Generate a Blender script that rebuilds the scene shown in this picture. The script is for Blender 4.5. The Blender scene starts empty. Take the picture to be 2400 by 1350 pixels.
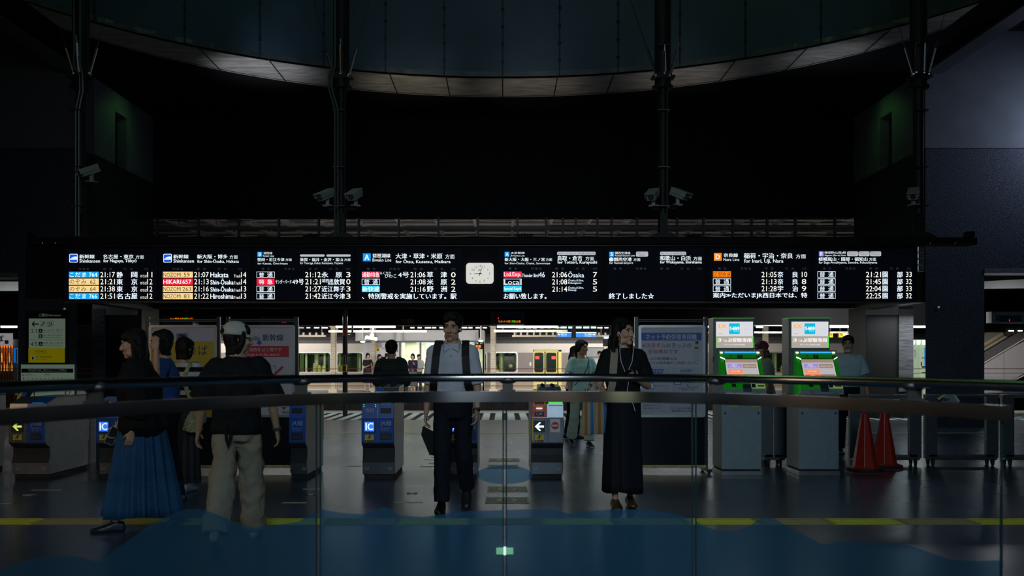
import bpy, bmesh, math, random
from mathutils import Vector, Matrix, Euler, noise

random.seed(7)
S = bpy.context.scene
COL = S.collection
PI = math.pi

# ------------------------------------------------------------------ camera, world, main lights
F, CX, CY, CAMH = 2333.0, 1180.0, 845.0, 1.35      # focal length in pixels, vanishing point, eye height
cam_d = bpy.data.cameras.new('camera')
cam = bpy.data.objects.new('camera', cam_d)
COL.objects.link(cam)
cam.location = (0, 0, CAMH)
cam.rotation_euler = (PI / 2, 0, 0)
cam_d.sensor_width = 36.0
cam_d.lens = 36.0 * F / 2400.0
cam_d.shift_x = (1200 - CX) / 2400.0
cam_d.shift_y = (CY - 675) / 2400.0
cam_d.clip_start = 0.05
cam_d.clip_end = 300
cam_d.dof.use_dof = True
cam_d.dof.focus_distance = 13.0
cam_d.dof.aperture_fstop = 2.8
S.camera = cam

S.view_settings.view_transform = 'Standard'
S.view_settings.look = 'None'
S.view_settings.gamma = 1.0
S.view_settings.exposure = 0.0
S.view_settings.use_curve_mapping = False
S.cycles.use_denoising = True
S.cycles.max_bounces = 8
S.cycles.transparent_max_bounces = 12
S.cycles.sample_clamp_indirect = 3.0
S.cycles.caustics_reflective = False
S.cycles.caustics_refractive = False

w = bpy.data.worlds.new('night')
w.use_nodes = True
S.world = w
bg = w.node_tree.nodes['Background']
bg.inputs['Color'].default_value = (0.35, 0.55, 1.0, 1)
bg.inputs['Strength'].default_value = 0.0035


def area_light(name, loc, aim, size, power, color, size_y=None, spread=PI):
    d = bpy.data.lights.new(name, 'AREA')
    d.energy = power
    d.color = color
    d.size = size
    if size_y:
        d.shape = 'RECTANGLE'
        d.size_y = size_y
    d.spread = spread
    o = bpy.data.objects.new(name, d)
    COL.objects.link(o)
    o.location = loc
    o.rotation_euler = (Vector(aim) - Vector(loc)).to_track_quat('-Z', 'Y').to_euler()
    return o


def spot_light(name, loc, aim, power, color, angle, blend=0.8, radius=0.1):
    d = bpy.data.lights.new(name, 'SPOT')
    d.energy = power
    d.color = color
    d.spot_size = angle
    d.spot_blend = blend
    d.shadow_soft_size = radius
    o = bpy.data.objects.new(name, d)
    COL.objects.link(o)
    o.location = loc
    o.rotation_euler = (Vector(aim) - Vector(loc)).to_track_quat('-Z', 'Y').to_euler()
    return o


# lamps of the concourse (high in the atrium) and platforms, plus added fill lights
area_light('atrium_lamp', (0.8, -4.0, 5.6), (0.8, 11.0, 0.4), 3.0, 70, (0.66, 0.86, 1.0), spread=math.radians(75))
area_light('atrium_green_lamp', (-3.0, 13.0, 13.5), (-3.0, 14.0, 0), 3.0, 50, (0.4, 1.0, 0.35))
area_light('atrium_blue_lamp', (0.0, 9.0, 12.5), (0.0, 19.0, 8.5), 3.0, 11, (0.42, 0.62, 1.0), spread=math.radians(90))
area_light('shop_lamp_left', (-8.0, 6.0, 2.6), (-2.5, 8.5, 1.0), 1.6, 34, (1.0, 0.66, 0.38))
area_light('rail_fill_blue', (3.2, -9.0, 1.9), (1.4, 6, 1.2), 2.6, 16, (0.62, 0.82, 1.0), 1.8)  # added light behind the camera, for rail reflections and dim front fill
area_light('rail_fill_warm', (-1.2, -9.5, 1.9), (-0.6, 6, 1.2), 2.4, 6, (1.0, 0.78, 0.62), 1.8)  # added warm light behind the camera, for streaks in the rails
area_light('rail_fill_lime', (-5.4, -8.0, 1.9), (2.0, 8, 1.0), 2.0, 12, (0.86, 1.0, 0.66), 1.8)  # added lime light behind the camera, for a rail reflection
area_light('platform_lamp', (-3.0, 34.0, 2.38), (-3.0, 37.5, 0), 9.0, 640, (1.0, 0.96, 0.88), 0.5)
area_light('platform_lamp_right', (8.0, 34.0, 2.38), (8.0, 36.5, 0), 9.0, 430, (1.0, 0.96, 0.88), 0.5)
area_light('platform_lamp_left', (-14.0, 34.0, 2.38), (-14.0, 36.5, 0), 8.0, 300, (1.0, 0.96, 0.88), 0.5)
area_light('near_platform_lamp', (0.0, 25.0, 2.4), (0, 24.6, 0), 14.0, 110, (0.92, 0.97, 1.0), 0.4)
area_light('train_side_fill', (-12.4, 42.8, 2.95), (-12.4, 44.2, 0.5), 8.0, 330, (1.0, 0.96, 0.86), 0.4)  # added fill that brightens the train side, left stretch
area_light('train_side_fill_right', (5.5, 42.8, 2.95), (5.5, 44.2, 0.5), 9.0, 330, (1.0, 0.96, 0.86), 0.4)  # same added train fill, right stretch
area_light('gate_end_fill', (10.2, 22.6, 2.5), (10.2, 22.3, 0), 2.4, 60, (0.9, 0.96, 1.0), 0.4)  # added fill for the yellow line and the floor behind the fence
area_light('board_rear_fill', (0.5, 15.75, 2.75), (0.5, 16.2, 0), 13.0, 50, (0.78, 0.88, 1.0), 0.25)  # added fill hidden behind the board, brightens the floor by the gates
area_light('hall_wall_fill', (13.0, 34.2, 4.6), (13.5, 36.0, 3.0), 2.0, 110, (1.0, 0.95, 0.85))  # added fill that brightens the rear wall of the hall
area_light('strip_fill_right', (10.5, 20.62, 2.2), (10.5, 20.9, 2.95), 1.2, 9, (0.95, 1.0, 1.0), 0.1)  # added unseen fill turned up at the right pale strip
area_light('strip_fill_left', (-11.3, 22.6, 2.35), (-11.3, 23.0, 3.05), 1.2, 9, (0.95, 1.0, 1.0), 0.1)  # added unseen fill turned up at the left pale strip
area_light('hall_lamp', (10.5, 27.5, 3.0), (13.5, 32.0, 1.8), 2.0, 520, (1.0, 0.95, 0.9))
area_light('shed_roof_fill', (-2.0, 40.0, 3.3), (-2.0, 44.0, 7.4), 14.0, 170, (1.0, 0.95, 0.9), 1.0)  # added upward fill for the underside of the shed roof
spot_light('wall_spot', (12.2, 19.25, 6.1), (11.2, 20.0, 5.7), 300, (0.60, 0.72, 1.0), 2.7, 1.0, 0.25)
spot_light('green_lamp_left', (-7.6, 22.0, 7.12), (-8.5, 22.0, 6.2), 6, (0.25, 1.0, 0.25), 2.2, 1.0, 0.1)
spot_light('green_lamp_right', (7.6, 22.0, 7.12), (8.5, 22.0, 6.2), 6, (0.25, 1.0, 0.25), 2.2, 1.0, 0.1)
for x_, p_, c_ in ((-4.75, 900, (0.85, 0.9, 1.0)), (-1.9, 380, (1.0, 0.92, 0.7)), (0.6, 330, (1.0, 0.9, 0.75)), (3.6, 240, (1.0, 0.92, 0.85)), (6.2, 220, (0.85, 0.92, 1.0))):
    spot_light('soffit_fill_spot', (x_, 17.6, 3.4), (x_ * 1.02, 21.2 - x_ * x_ * 0.055, 7.2), p_, c_, 0.55, 1.0, 0.3)  # added spots standing in for scattered light on the soffit


# ------------------------------------------------------------------ helpers
def W(px, py, Z):
    return Vector(((px - CX) / F * Z, Z, CAMH + (CY - py) / F * Z))


def WX(px, Z):
    return (px - CX) / F * Z


def WZ(py, Z):
    return CAMH + (CY - py) / F * Z


MATS = {}


def mat(name, col=(0.5, 0.5, 0.5), rough=0.5, metal=0.0, emit=None, strength=1.0, var=0.0, scale=8.0, bump=0.0, spec=0.5, stretch=None):
    """Principled material with optional noise in colour/roughness and a bump."""
    if name in MATS:
        return MATS[name]
    m = bpy.data.materials.new(name)
    m.use_nodes = True
    nt = m.node_tree
    b = nt.nodes['Principled BSDF']
    b.inputs['Base Color'].default_value = (*col, 1)
    b.inputs['Roughness'].default_value = rough
    b.inputs['Metallic'].default_value = metal
    b.inputs['Specular IOR Level'].default_value = spec
    if emit:
        b.inputs['Emission Color'].default_value = (*emit, 1)
        b.inputs['Emission Strength'].default_value = strength
    if var or bump:
        tc = nt.nodes.new('ShaderNodeTexCoord')
        n = nt.nodes.new('ShaderNodeTexNoise')
        n.inputs['Scale'].default_value = scale
        n.inputs['Detail'].default_value = 4
        if stretch:
            mp = nt.nodes.new('ShaderNodeMapping')
            mp.inputs['Scale'].default_value = stretch
            nt.links.new(tc.outputs['Object'], mp.inputs['Vector'])
            nt.links.new(mp.outputs['Vector'], n.inputs['Vector'])
        else:
            nt.links.new(tc.outputs['Object'], n.inputs['Vector'])
        if var:
            r = nt.nodes.new('ShaderNodeValToRGB')
            r.color_ramp.elements[0].position = 0.3
            r.color_ramp.elements[1].position = 0.7
            r.color_ramp.elements[0].color = (*[c * (1 - var) for c in col], 1)
            r.color_ramp.elements[1].color = (*[min(1, c * (1 + var)) for c in col], 1)
            nt.links.new(n.outputs['Fac'], r.inputs['Fac'])
            nt.links.new(r.outputs['Color'], b.inputs['Base Color'])
        if bump:
            bp = nt.nodes.new('ShaderNodeBump')
            bp.inputs['Strength'].default_value = bump
            bp.inputs['Distance'].default_value = 0.02
            nt.links.new(n.outputs['Fac'], bp.inputs['Height'])
            nt.links.new(bp.outputs['Normal'], b.inputs['Normal'])
    MATS[name] = m
    return m


def glow(name, col, strength=1.0):
    """A light-giving surface: LEDs, lamps, backlit signs, screens."""
    if name in MATS:
        return MATS[name]
    m = mat(name, tuple(c * 0.3 for c in col), 0.4, emit=col, strength=strength)
    m.cycles.emission_sampling = 'NONE'
    return m


def paint(name, col, rough=0.45, var=0.06, metal=0.0, spec=0.5):
    return mat(name, col, rough, metal, var=var, scale=14, spec=spec)


BASE = {}


class MB:
    def __init__(self):
        self.v, self.f, self.m, self.mi, self.cuts = [], [], [], 0, []

    def cut(self):
        """what follows is a separate object of the same name"""
        self.cuts.append((len(self.v), len(self.f)))

    def add(self, vs, fs, M=None):
        o = len(self.v)
        for p in vs:
            p = Vector(p)
            self.v.append(M @ p if M else p)
        for f in fs:
            self.f.append(tuple(i + o for i in f))
            self.m.append(self.mi)
        return self

    def box(self, x0, y0, z0, x1, y1, z1, M=None):
        x0, x1 = min(x0, x1), max(x0, x1)
        y0, y1 = min(y0, y1), max(y0, y1)
        z0, z1 = min(z0, z1), max(z0, z1)
        vs = [(x, y, z) for z in (z0, z1) for y in (y0, y1) for x in (x0, x1)]
        return self.add(vs, [(0, 2, 3, 1), (4, 5, 7, 6), (0, 1, 5, 4), (1, 3, 7, 5), (3, 2, 6, 7), (2, 0, 4, 6)], M)

    def cbox(self, c, s, R=None):
        M = Matrix.Translation(Vector(c)) @ (R.to_matrix().to_4x4() if R else Matrix.Identity(4))
        return self.box(-s[0] / 2, -s[1] / 2, -s[2] / 2, s[0] / 2, s[1] / 2, s[2] / 2, M)

    def pbox(self, px0, py0, px1, py1, Z, d):
        """box whose face at depth Z spans the given picture rectangle, d deep"""
        a, b = W(px0, py1, Z), W(px1, py0, Z)
        return self.box(a.x, Z, a.z, b.x, Z + d, b.z)

    def prism(self, poly, axis, a, b, M=None):
        n = len(poly)

        def P(p, t):
            return {'x': (t, p[0], p[1]), 'y': (p[0], t, p[1]), 'z': (p[0], p[1], t)}[axis]
        vs = [P(p, a) for p in poly] + [P(p, b) for p in poly]
        fs = [tuple(range(n))[::-1], tuple(range(n, 2 * n))]
        fs += [(i, (i + 1) % n, n + (i + 1) % n, n + i) for i in range(n)]
        return self.add(vs, fs, M)

    def loft(self, rings, cap=True, closed=True):
        n = len(rings[0])
        vs = [p for r in rings for p in r]
        fs = []
        for k in range(len(rings) - 1):
            for i in range(n if closed else n - 1):
                j = (i + 1) % n
                fs.append((k * n + i, k * n + j, (k + 1) * n + j, (k + 1) * n + i))
        if cap:
            fs.append(tuple(range(n))[::-1])
            fs.append(tuple((len(rings) - 1) * n + i for i in range(n)))
        return self.add(vs, fs)

    def tube(self, pts, r, n=8, cap=True):
        pts = [Vector(p) for p in pts]
        rs = r if isinstance(r, (list, tuple)) else [r] * len(pts)
        rings = []
        up = None
        for i, p in enumerate(pts):
            d = (pts[min(i + 1, len(pts) - 1)] - pts[max(i - 1, 0)])
            if d.length < 1e-9:
                d = Vector((0, 0, 1))
            d.normalize()
            if up is None:
                up = Vector((0, 0, 1)) if abs(d.z) < 0.9 else Vector((0, 1, 0))
            s = d.cross(up)
            if s.length < 1e-6:
                s = d.orthogonal()
            s.normalize()
            up = s.cross(d).normalized()
            rings.append([p + (s * math.cos(2 * PI * k / n) + up * math.sin(2 * PI * k / n)) * rs[i] for k in range(n)])
        return self.loft(rings, cap)

    def ell(self, c, r, R=None, nu=14, nv=9):
        c = Vector(c)
        M = R.to_matrix() if isinstance(R, Euler) else R
        vs, fs = [], []
        for j in range(1, nv):
            t = PI * j / nv
            for i in range(nu):
                a = 2 * PI * i / nu
                p = Vector((r[0] * math.sin(t) * math.cos(a), r[1] * math.sin(t) * math.sin(a), r[2] * math.cos(t)))
                vs.append(c + (M @ p if M else p))
        top, bot = len(vs), len(vs) + 1
        for z in (r[2], -r[2]):
            p = Vector((0, 0, z))
            vs.append(c + (M @ p if M else p))
        for j in range(nv - 2):
            for i in range(nu):
                k = (i + 1) % nu
                fs.append((j * nu + i, (j + 1) * nu + i, (j + 1) * nu + k, j * nu + k))
        for i in range(nu):
            k = (i + 1) % nu
            fs.append((top, i, k))
            fs.append((bot, (nv - 2) * nu + k, (nv - 2) * nu + i))
        return self.add(vs, fs)

    def lathe(self, prof, c, n=20, axis='z'):
        c = Vector(c)
        rings = []
        for r, h in prof:
            ring = []
            for k in range(n):
                a = 2 * PI * k / n
                u, v_ = r * math.cos(a), r * math.sin(a)
                ring.append(c + (Vector((u, v_, h)) if axis == 'z' else Vector((u, h, v_)) if axis == 'y' else Vector((h, u, v_))))
            rings.append(ring)
        return self.loft(rings)

    def quad(self, *p):
        return self.add(p, [tuple(range(len(p)))])

    def pquad(self, px0, py0, px1, py1, Z):
        return self.quad(W(px0, py1, Z), W(px1, py1, Z), W(px1, py0, Z), W(px0, py0, Z))

    def text(self, s, x0, z0, x1, z1, y, bold=0.0, M=None, keep=False):
        """lettering facing -Y that fills the rectangle x0..x1, z0..z1 at depth y"""
        vs, fs, bb = text_geo(s, 0)
        if bold > 0.013:     # heavier strokes: the same glyphs twice, a hair apart
            n = len(vs)
            b = bold * 0.9
            vs = [(p[0] - b, p[1], 0) for p in vs] + [(p[0] + b, p[1], 1) for p in vs]
            fs = fs + [tuple(i + n for i in f) for f in fs]
            bb = (bb[0] - b, bb[1] + b, bb[2], bb[3])
        sx = (x1 - x0) / max(1e-6, bb[1] - bb[0])
        sz = (z1 - z0) / max(1e-6, bb[3] - bb[2])
        if keep:
            sx = sz = min(sx, sz)
        return self.add([(x0 + (p[0] - bb[0]) * sx, y - 0.0004 * p[2], z0 + (p[1] - bb[2]) * sz) for p in vs], fs, M)

    def ptext(self, s, px0, py0, px1, py1, Z, bold=0.0):
        a, b = W(px0, py1, Z), W(px1, py0, Z)
        return self.text(s, a.x, a.z, b.x, b.z, Z, bold)

    def build(self, name, mats, parent=None, smooth=False, bevel=0.0, local=False, seg=2):
        if self.cuts:
            out = []
            marks = [(0, 0)] + self.cuts + [(len(self.v), len(self.f))]
            for (v0, f0), (v1, f1) in zip(marks, marks[1:]):
                if f1 > f0:
                    p = MB()
                    p.v, p.m = self.v[v0:v1], self.m[f0:f1]
                    p.f = [tuple(i - v0 for i in f) for f in self.f[f0:f1]]
                    out.append(p.build(name, mats, parent, smooth, bevel, local, seg))
            return out[0]
        me = bpy.data.meshes.new(name)
        off = Vector((0, 0, 0)) if (parent is None or local) else BASE.get(parent.name, Vector((0, 0, 0)))
        me.from_pydata([tuple(p - off) for p in self.v], [], self.f)
        for m_ in (mats if isinstance(mats, (list, tuple)) else [mats]):
            me.materials.append(m_)
        me.polygons.foreach_set('material_index', self.m)
        me.update()
        fix_normals(me)
        if smooth:
            me.polygons.foreach_set('use_smooth', [True] * len(me.polygons))
            if smooth != 'all':
                try:
                    me.set_sharp_from_angle(angle=math.radians(40))
                except Exception:
                    pass
        o = bpy.data.objects.new(name, me)
        COL.objects.link(o)
        if parent:
            o.parent = parent
            BASE[o.name] = off
        if bevel:
            bv = o.modifiers.new('bevel', 'BEVEL')
            bv.width = bevel
            bv.segments = seg
            bv.limit_method = 'ANGLE'
            bv.angle_limit = math.radians(40)
        return o


def fix_normals(me):
    bm = bmesh.new()
    bm.from_mesh(me)
    bmesh.ops.recalc_face_normals(bm, faces=bm.faces)
    bm.to_mesh(me)
    bm.free()


_TXT = {}


def text_geo(s, bold):
    key = (s, bold)
    if key not in _TXT:
        cu = bpy.data.curves.new('t', 'FONT')
        cu.body = s
        cu.resolution_u = 2
        cu.fill_mode = 'FRONT'
        ob = bpy.data.objects.new('t', cu)
        me = ob.to_mesh()
        vs = [tuple(v.co) for v in me.vertices]
        fs = [tuple(p.vertices) for p in me.polygons]
        ob.to_mesh_clear()
        bpy.data.objects.remove(ob)
        bpy.data.curves.remove(cu)
        xs = [p[0] for p in vs] or [0, 1]
        ys = [p[1] for p in vs] or [0, 1]
        _TXT[key] = (vs, fs, (min(xs), max(xs), min(ys), max(ys)))
    return _TXT[key]


def thing(name, label, cat, loc=(0, 0, 0), rotz=0.0, group=None):
    o = bpy.data.objects.new(name, None)
    COL.objects.link(o)
    o.location = loc
    o.rotation_euler = (0, 0, rotz)
    o.empty_display_size = 0.1
    BASE[o.name] = Vector(loc)
    return tag(o, label, cat, group)


def tag(o, label, cat, group=None):
    o['label'] = label
    o['category'] = cat
    if group:
        o['group'] = group
    return o


def struct(o):
    o['kind'] = 'structure'
    return o


def copy_tree(o, loc=None, label=None, parent=None):
    c = o.copy()
    COL.objects.link(c)
    if parent:
        c.parent = parent
    if loc is not None:
        c.location = loc
    if label:
        c['label'] = label
    BASE[c.name] = Vector(loc) if loc is not None else BASE.get(o.name, Vector())
    for ch in list(o.children):
        copy_tree(ch, parent=c)
    return c


def rrect(x0, z0, x1, z1, r, n=4):
    pts = []
    for cx, cz, a0 in ((x1 - r, z1 - r, 0), (x0 + r, z1 - r, 90), (x0 + r, z0 + r, 180), (x1 - r, z0 + r, 270)):
        for k in range(n + 1):
            a = math.radians(a0 + 90 * k / n)
            pts.append((cx + r * math.cos(a), cz + r * math.sin(a)))
    return pts

# ------------------------------------------------------------------ materials of the setting
def granite(name, base, speck, amount=0.72, rough=0.42, scale=90):
    m = mat(name, base, rough)
    nt = m.node_tree
    b = nt.nodes['Principled BSDF']
    tc = nt.nodes.new('ShaderNodeTexCoord')
    vo = nt.nodes.new('ShaderNodeTexNoise')
    vo.inputs['Scale'].default_value = scale
    vo.inputs['Detail'].default_value = 3
    nt.links.new(tc.outputs['Object'], vo.inputs['Vector'])
    r = nt.nodes.new('ShaderNodeValToRGB')
    r.color_ramp.elements[0].position = 0.5
    r.color_ramp.elements[0].color = (*base, 1)
    r.color_ramp.elements[1].position = amount
    r.color_ramp.elements[1].color = (*speck, 1)
    nt.links.new(vo.outputs['Fac'], r.inputs['Fac'])
    nt.links.new(r.outputs['Color'], b.inputs['Base Color'])
    return m


def math_node(nt, op, a, b=None):
    n = nt.nodes.new('ShaderNodeMath')
    n.operation = op
    for i, x in enumerate((a, b)):
        if x is None:
            continue
        if isinstance(x, (int, float)):
            n.inputs[i].default_value = x
        else:
            nt.links.new(x, n.inputs[i])
    return n.outputs[0]


def tile_floor():
    """polished dark slate slabs with thin dark joints"""
    m = mat('slate_tiles', (0.03, 0.036, 0.045), 0.3)
    nt = m.node_tree
    b = nt.nodes['Principled BSDF']
    b.inputs['Specular Tint'].default_value = (0.62, 0.78, 1.0, 1)  # bluish tint, also in the slab colours, stands in for board light
    tc = nt.nodes.new('ShaderNodeTexCoord')
    br = nt.nodes.new('ShaderNodeTexBrick')
    br.offset = 0.5
    br.inputs['Scale'].default_value = 1.0
    br.inputs['Mortar Size'].default_value = 0.006
    br.inputs['Mortar Smooth'].default_value = 0.0
    br.inputs['Brick Width'].default_value = 1.2
    br.inputs['Row Height'].default_value = 0.62
    br.inputs['Color1'].default_value = (0.034, 0.048, 0.085, 1)
    br.inputs['Color2'].default_value = (0.028, 0.040, 0.073, 1)
    br.inputs['Mortar'].default_value = (0.004, 0.005, 0.006, 1)
    mp = nt.nodes.new('ShaderNodeMapping')
    mp.inputs['Rotation'].default_value = (0, 0, PI / 2)
    mp.inputs['Location'].default_value = (0.15, 0.28, 0)
    nt.links.new(tc.outputs['Object'], mp.inputs['Vector'])
    nt.links.new(mp.outputs['Vector'], br.inputs['Vector'])
    nt.links.new(br.outputs['Color'], b.inputs['Base Color'])
    nz = nt.nodes.new('ShaderNodeTexNoise')
    nz.inputs['Scale'].default_value = 0.6
    nz.inputs['Detail'].default_value = 1
    nt.links.new(tc.outputs['Object'], nz.inputs['Vector'])
    rr = math_node(nt, 'MULTIPLY_ADD', nz.outputs['Fac'], 0.12)
    rr.node.inputs[2].default_value = 0.21
    nt.links.new(rr, b.inputs['Roughness'])
    return m


def stripes_mat():
    """pale paving with dark bars running along the depth of the platform"""
    m = mat('striped_paving', (0.45, 0.46, 0.44), 0.65, spec=0.15)
    nt = m.node_tree
    b = nt.nodes['Principled BSDF']
    tc = nt.nodes.new('ShaderNodeTexCoord')
    sep = nt.nodes.new('ShaderNodeSeparateXYZ')
    nt.links.new(tc.outputs['Object'], sep.inputs['Vector'])
    fr = math_node(nt, 'FRACT', math_node(nt, 'ADD', math_node(nt, 'DIVIDE', sep.outputs['X'], 0.30), 100.1))
    bar = math_node(nt, 'LESS_THAN', fr, 0.42)
    far = math_node(nt, 'LESS_THAN', sep.outputs['Y'], 25.6)
    fac = math_node(nt, 'MULTIPLY', bar, far)
    mix = nt.nodes.new('ShaderNodeMix')
    mix.data_type = 'RGBA'
    mix.inputs['A'].default_value = (0.58, 0.60, 0.57, 1)
    mix.inputs['B'].default_value = (0.008, 0.012, 0.012, 1)
    nt.links.new(fac, mix.inputs['Factor'])
    nt.links.new(mix.outputs['Result'], b.inputs['Base Color'])
    return m


GRANITE = granite('dark_granite', (0.010, 0.012, 0.019), (0.30, 0.35, 0.48), 0.76, 0.4, 75)
CONCRETE = mat('grey_panel_concrete', (0.095, 0.105, 0.12), 0.6, var=0.12, scale=2.5)
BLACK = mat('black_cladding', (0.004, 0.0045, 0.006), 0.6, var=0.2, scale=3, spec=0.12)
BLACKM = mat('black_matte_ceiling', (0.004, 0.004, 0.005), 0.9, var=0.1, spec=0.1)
STEEL = mat('brushed_steel', (0.55, 0.56, 0.58), 0.28, 1.0, var=0.15, scale=6, stretch=(1, 1, 40))
DSTEEL = mat('dark_steel', (0.05, 0.055, 0.06), 0.35, 0.8, var=0.15, scale=9)
ALU = mat('satin_aluminium', (0.42, 0.44, 0.46), 0.32, 0.9, var=0.1, scale=7)
CREAM = mat('cream_paint', (0.50, 0.44, 0.34), 0.5, var=0.15, scale=12)
WHITE = paint('white_paint', (0.7, 0.7, 0.7), 0.4)
GREYP = paint('grey_paint', (0.3, 0.31, 0.33), 0.4)
DGREY = paint('dark_grey_paint', (0.05, 0.055, 0.06), 0.45)
INK = paint('black_print', (0.01, 0.01, 0.012), 0.5)
NAVYT = paint('navy_print', (0.015, 0.025, 0.09), 0.5)
RUBBER = paint('black_rubber', (0.012, 0.012, 0.012), 0.7)
YELLOWP = paint('yellow_paint', (0.75, 0.56, 0.02), 0.5)
REDP = paint('red_paint', (0.55, 0.02, 0.02), 0.45)
BLUEP = paint('blue_enamel', (0.005, 0.06, 0.42), 0.35)
TUBE = glow('fluorescent_tube', (0.86, 0.97, 1.0), 6.0)
MARBLE = mat('streaked_marble', (0.12, 0.12, 0.13), 0.4, var=0.5, scale=3.0, stretch=(1.2, 1.2, 14))

# ------------------------------------------------------------------ floor and platforms
Y0 = 18.5
mb = MB()
mb.box(-60, -60, -0.3, 60, Y0, 0)
struct(mb.build('floor', tile_floor()))
mb = MB()
mb.box(-32, Y0, -0.3, 32, 22.6, 0)
struct(mb.build('floor', mat('grey_platform_tiles', (0.10, 0.105, 0.11), 0.3, var=0.15, scale=2)))
mb = MB()
mb.box(-32, 22.6, -0.3, 32, 26.55, 0)
struct(mb.build('floor', stripes_mat()))
mb = MB()
mb.box(-32, Y0 - 0.02, 0.0, 32, Y0 + 0.06, 0.004)
struct(mb.build('trim_1', paint('pale_yellow_line', (0.55, 0.5, 0.22), 0.5)))
mb = MB()
mb.box(-32, 26.55, -0.12, 32, 26.75, 0.01)
struct(mb.build('trim_2', paint('tan_coping', (0.42, 0.30, 0.18), 0.6)))
mb = MB()
mb.box(-32, 26.0, -1.4, 32, 41.0, -1.1)
mb.box(-32, 26.3, -1.1, 32, 26.5, -0.12)
mb.box(-32, 39.9, -1.1, 32, 39.998, -0.04)
struct(mb.build('floor', mat('track_bed', (0.006, 0.006, 0.008), 0.9, var=0.3, scale=5, spec=.1)))
mb = MB()
mb.box(-32, 40.0, -1.1, 32, 45.3, 0)
struct(mb.build('floor', mat('platform_asphalt', (0.16, 0.16, 0.16), 0.6, var=0.15, scale=3)))
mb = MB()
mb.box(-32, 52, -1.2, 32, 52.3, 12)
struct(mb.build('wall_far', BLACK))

# ------------------------------------------------------------------ tall front walls beside the board (granite below, concrete above)
JZ = 5.62
for s, nm in ((-1, 'wall_left'), (1, 'wall_right')):
    xa = abs(WX(180 if s < 0 else 2169, 20))
    xb = abs(WX(43 if s < 0 else 2307, 20))
    top = WZ(650 if s < 0 else 640, 20)
    mb = MB()
    mb.prism([(s * xa, 20), (s * (xa + .27), 20.55), (s * xb, 20.55), (s * xb, 20)], 'z', 0, top)
    mb.box(s * (xb - 0.01), 20.001, top, s * 22, 20.55, JZ - 0.012)
    mb.prism([(s * xa, 20), (s * (xa + .27), 20.55), (s * xb, 20.55), (s * xb, 20)], 'z', top, JZ - 0.012)
    mb.mi = 1
    mb.box(s * xa, 20.005, JZ, s * 22, 20.55, 9.0)
    mb.mi = 2
    mb.box(s * xa, 20.03, JZ - 0.012, s * 22, 20.5, JZ)
    mb.mi = 3
    mb.box(s * xb, 19.985, top + 0.0, s * 22, 20.0, top + 0.09)
    struct(mb.build(nm, [GRANITE, CONCRETE, BLACK, MARBLE]))
    # side wall running back to the rear wall, with a tall niche
    X, X2 = s * 8.45, s * 8.75
    mb = MB()
    mb.box(X, 20.55, 2.55, X2, 24, JZ)
    mb.mi = 1
    za, zb = 21.66, 22.35
    mb.box(X, 20.55, JZ, X2, za, 7.3)
    mb.box(X, zb, JZ, X2, 24, 7.3)
    mb.box(X, za, 6.78, X2, zb, 7.3)
    mb.mi = 2
    mb.box(X + s * 0.22, za, JZ, X2, zb, 6.78)
    struct(mb.build(nm, [mat('side_granite', (0.01, 0.012, 0.014), 0.55, var=0.3, scale=30), CONCRETE, BLACK]))

# rear wall with the clerestory slot
mb = MB()
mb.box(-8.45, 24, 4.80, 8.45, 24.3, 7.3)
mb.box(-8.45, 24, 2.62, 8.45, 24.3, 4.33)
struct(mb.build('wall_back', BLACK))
mb = MB()
zt, zb_ = WZ(508, 24), WZ(557, 24)
for px in (366, 463, 558, 652, 746, 840, 934, 1027, 1120, 1213, 1280, 1320, 1350, 1401, 1434, 1494, 1588, 1650, 1719, 1763, 1800, 1866, 1959):
    x = WX(px, 24)
    mb.box(x - 0.025, 24.02, zb_, x + 0.025, 24.12, zt)
za, zc = WZ(531, 24), WZ(538, 24)
mb.box(-8.45, 24.03, zc, 8.45, 24.13, za)
mb.box(WX(1280, 24), 24.2, WZ(527, 24), 8.45, 24.28, WZ(524, 24))
struct(mb.build('window_1', DGREY))

# ring shaped soffit, drum of glass panels above it and dark ceiling behind
H = 7.17


def near_y(x):
    return 11.3 + math.sqrt(max(0.01, 9.1 ** 2 - x * x))


def far_y(x):
    return 13.1 + math.sqrt(max(0.01, 8.9 ** 2 - x * x))


XS = [-7.75 + 15.5 * i / 60 for i in range(61)]
mb = MB()
mb.loft([[(x, near_y(x), H), (x, far_y(x), H), (x, far_y(x), H + 0.1), (x, near_y(x), H + 0.1)] for x in XS])
SOFF = mat('brushed_metal_soffit', (0.40, 0.38, 0.36), 0.45, 0.55, var=0.35, scale=1.4, stretch=(1.5, 5, 1))
sof = struct(mb.build('ceiling', SOFF, smooth=True))
mb = MB()
for x in XS[::6]:
    pass
for px in (640, 770, 905, 1040, 1178, 1312, 1447, 1583, 1716, 1853, 1990, 505):
    x = WX(px, 19.6)
    mb.box(x - 0.012, near_y(x), H - 0.008, x + 0.012, far_y(x), H - 0.001)
for off in (0.10, -0.10):
    mb.loft([[(x, (near_y(x) if off > 0 else far_y(x)) + off - 0.012, H - 0.006), (x, (near_y(x) if off > 0 else far_y(x)) + off + 0.012, H - 0.006), (x, (near_y(x) if off > 0 else far_y(x)) + off, H - 0.001)] for x in XS])
jo = mb.build('seam', INK)
jo.parent = sof
mb = MB()
mb.loft([[(x, near_y(x), H), (x, near_y(x), 14.5), (x, near_y(x) + 0.15, 14.5), (x, near_y(x) + 0.15, H)] for x in XS])
drum = struct(mb.build('wall_drum', mat('blue_glass_panels', (0.024, 0.045, 0.075), 0.45, var=0.25, scale=0.8, spec=0.4), smooth=True))
mb = MB()
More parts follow.
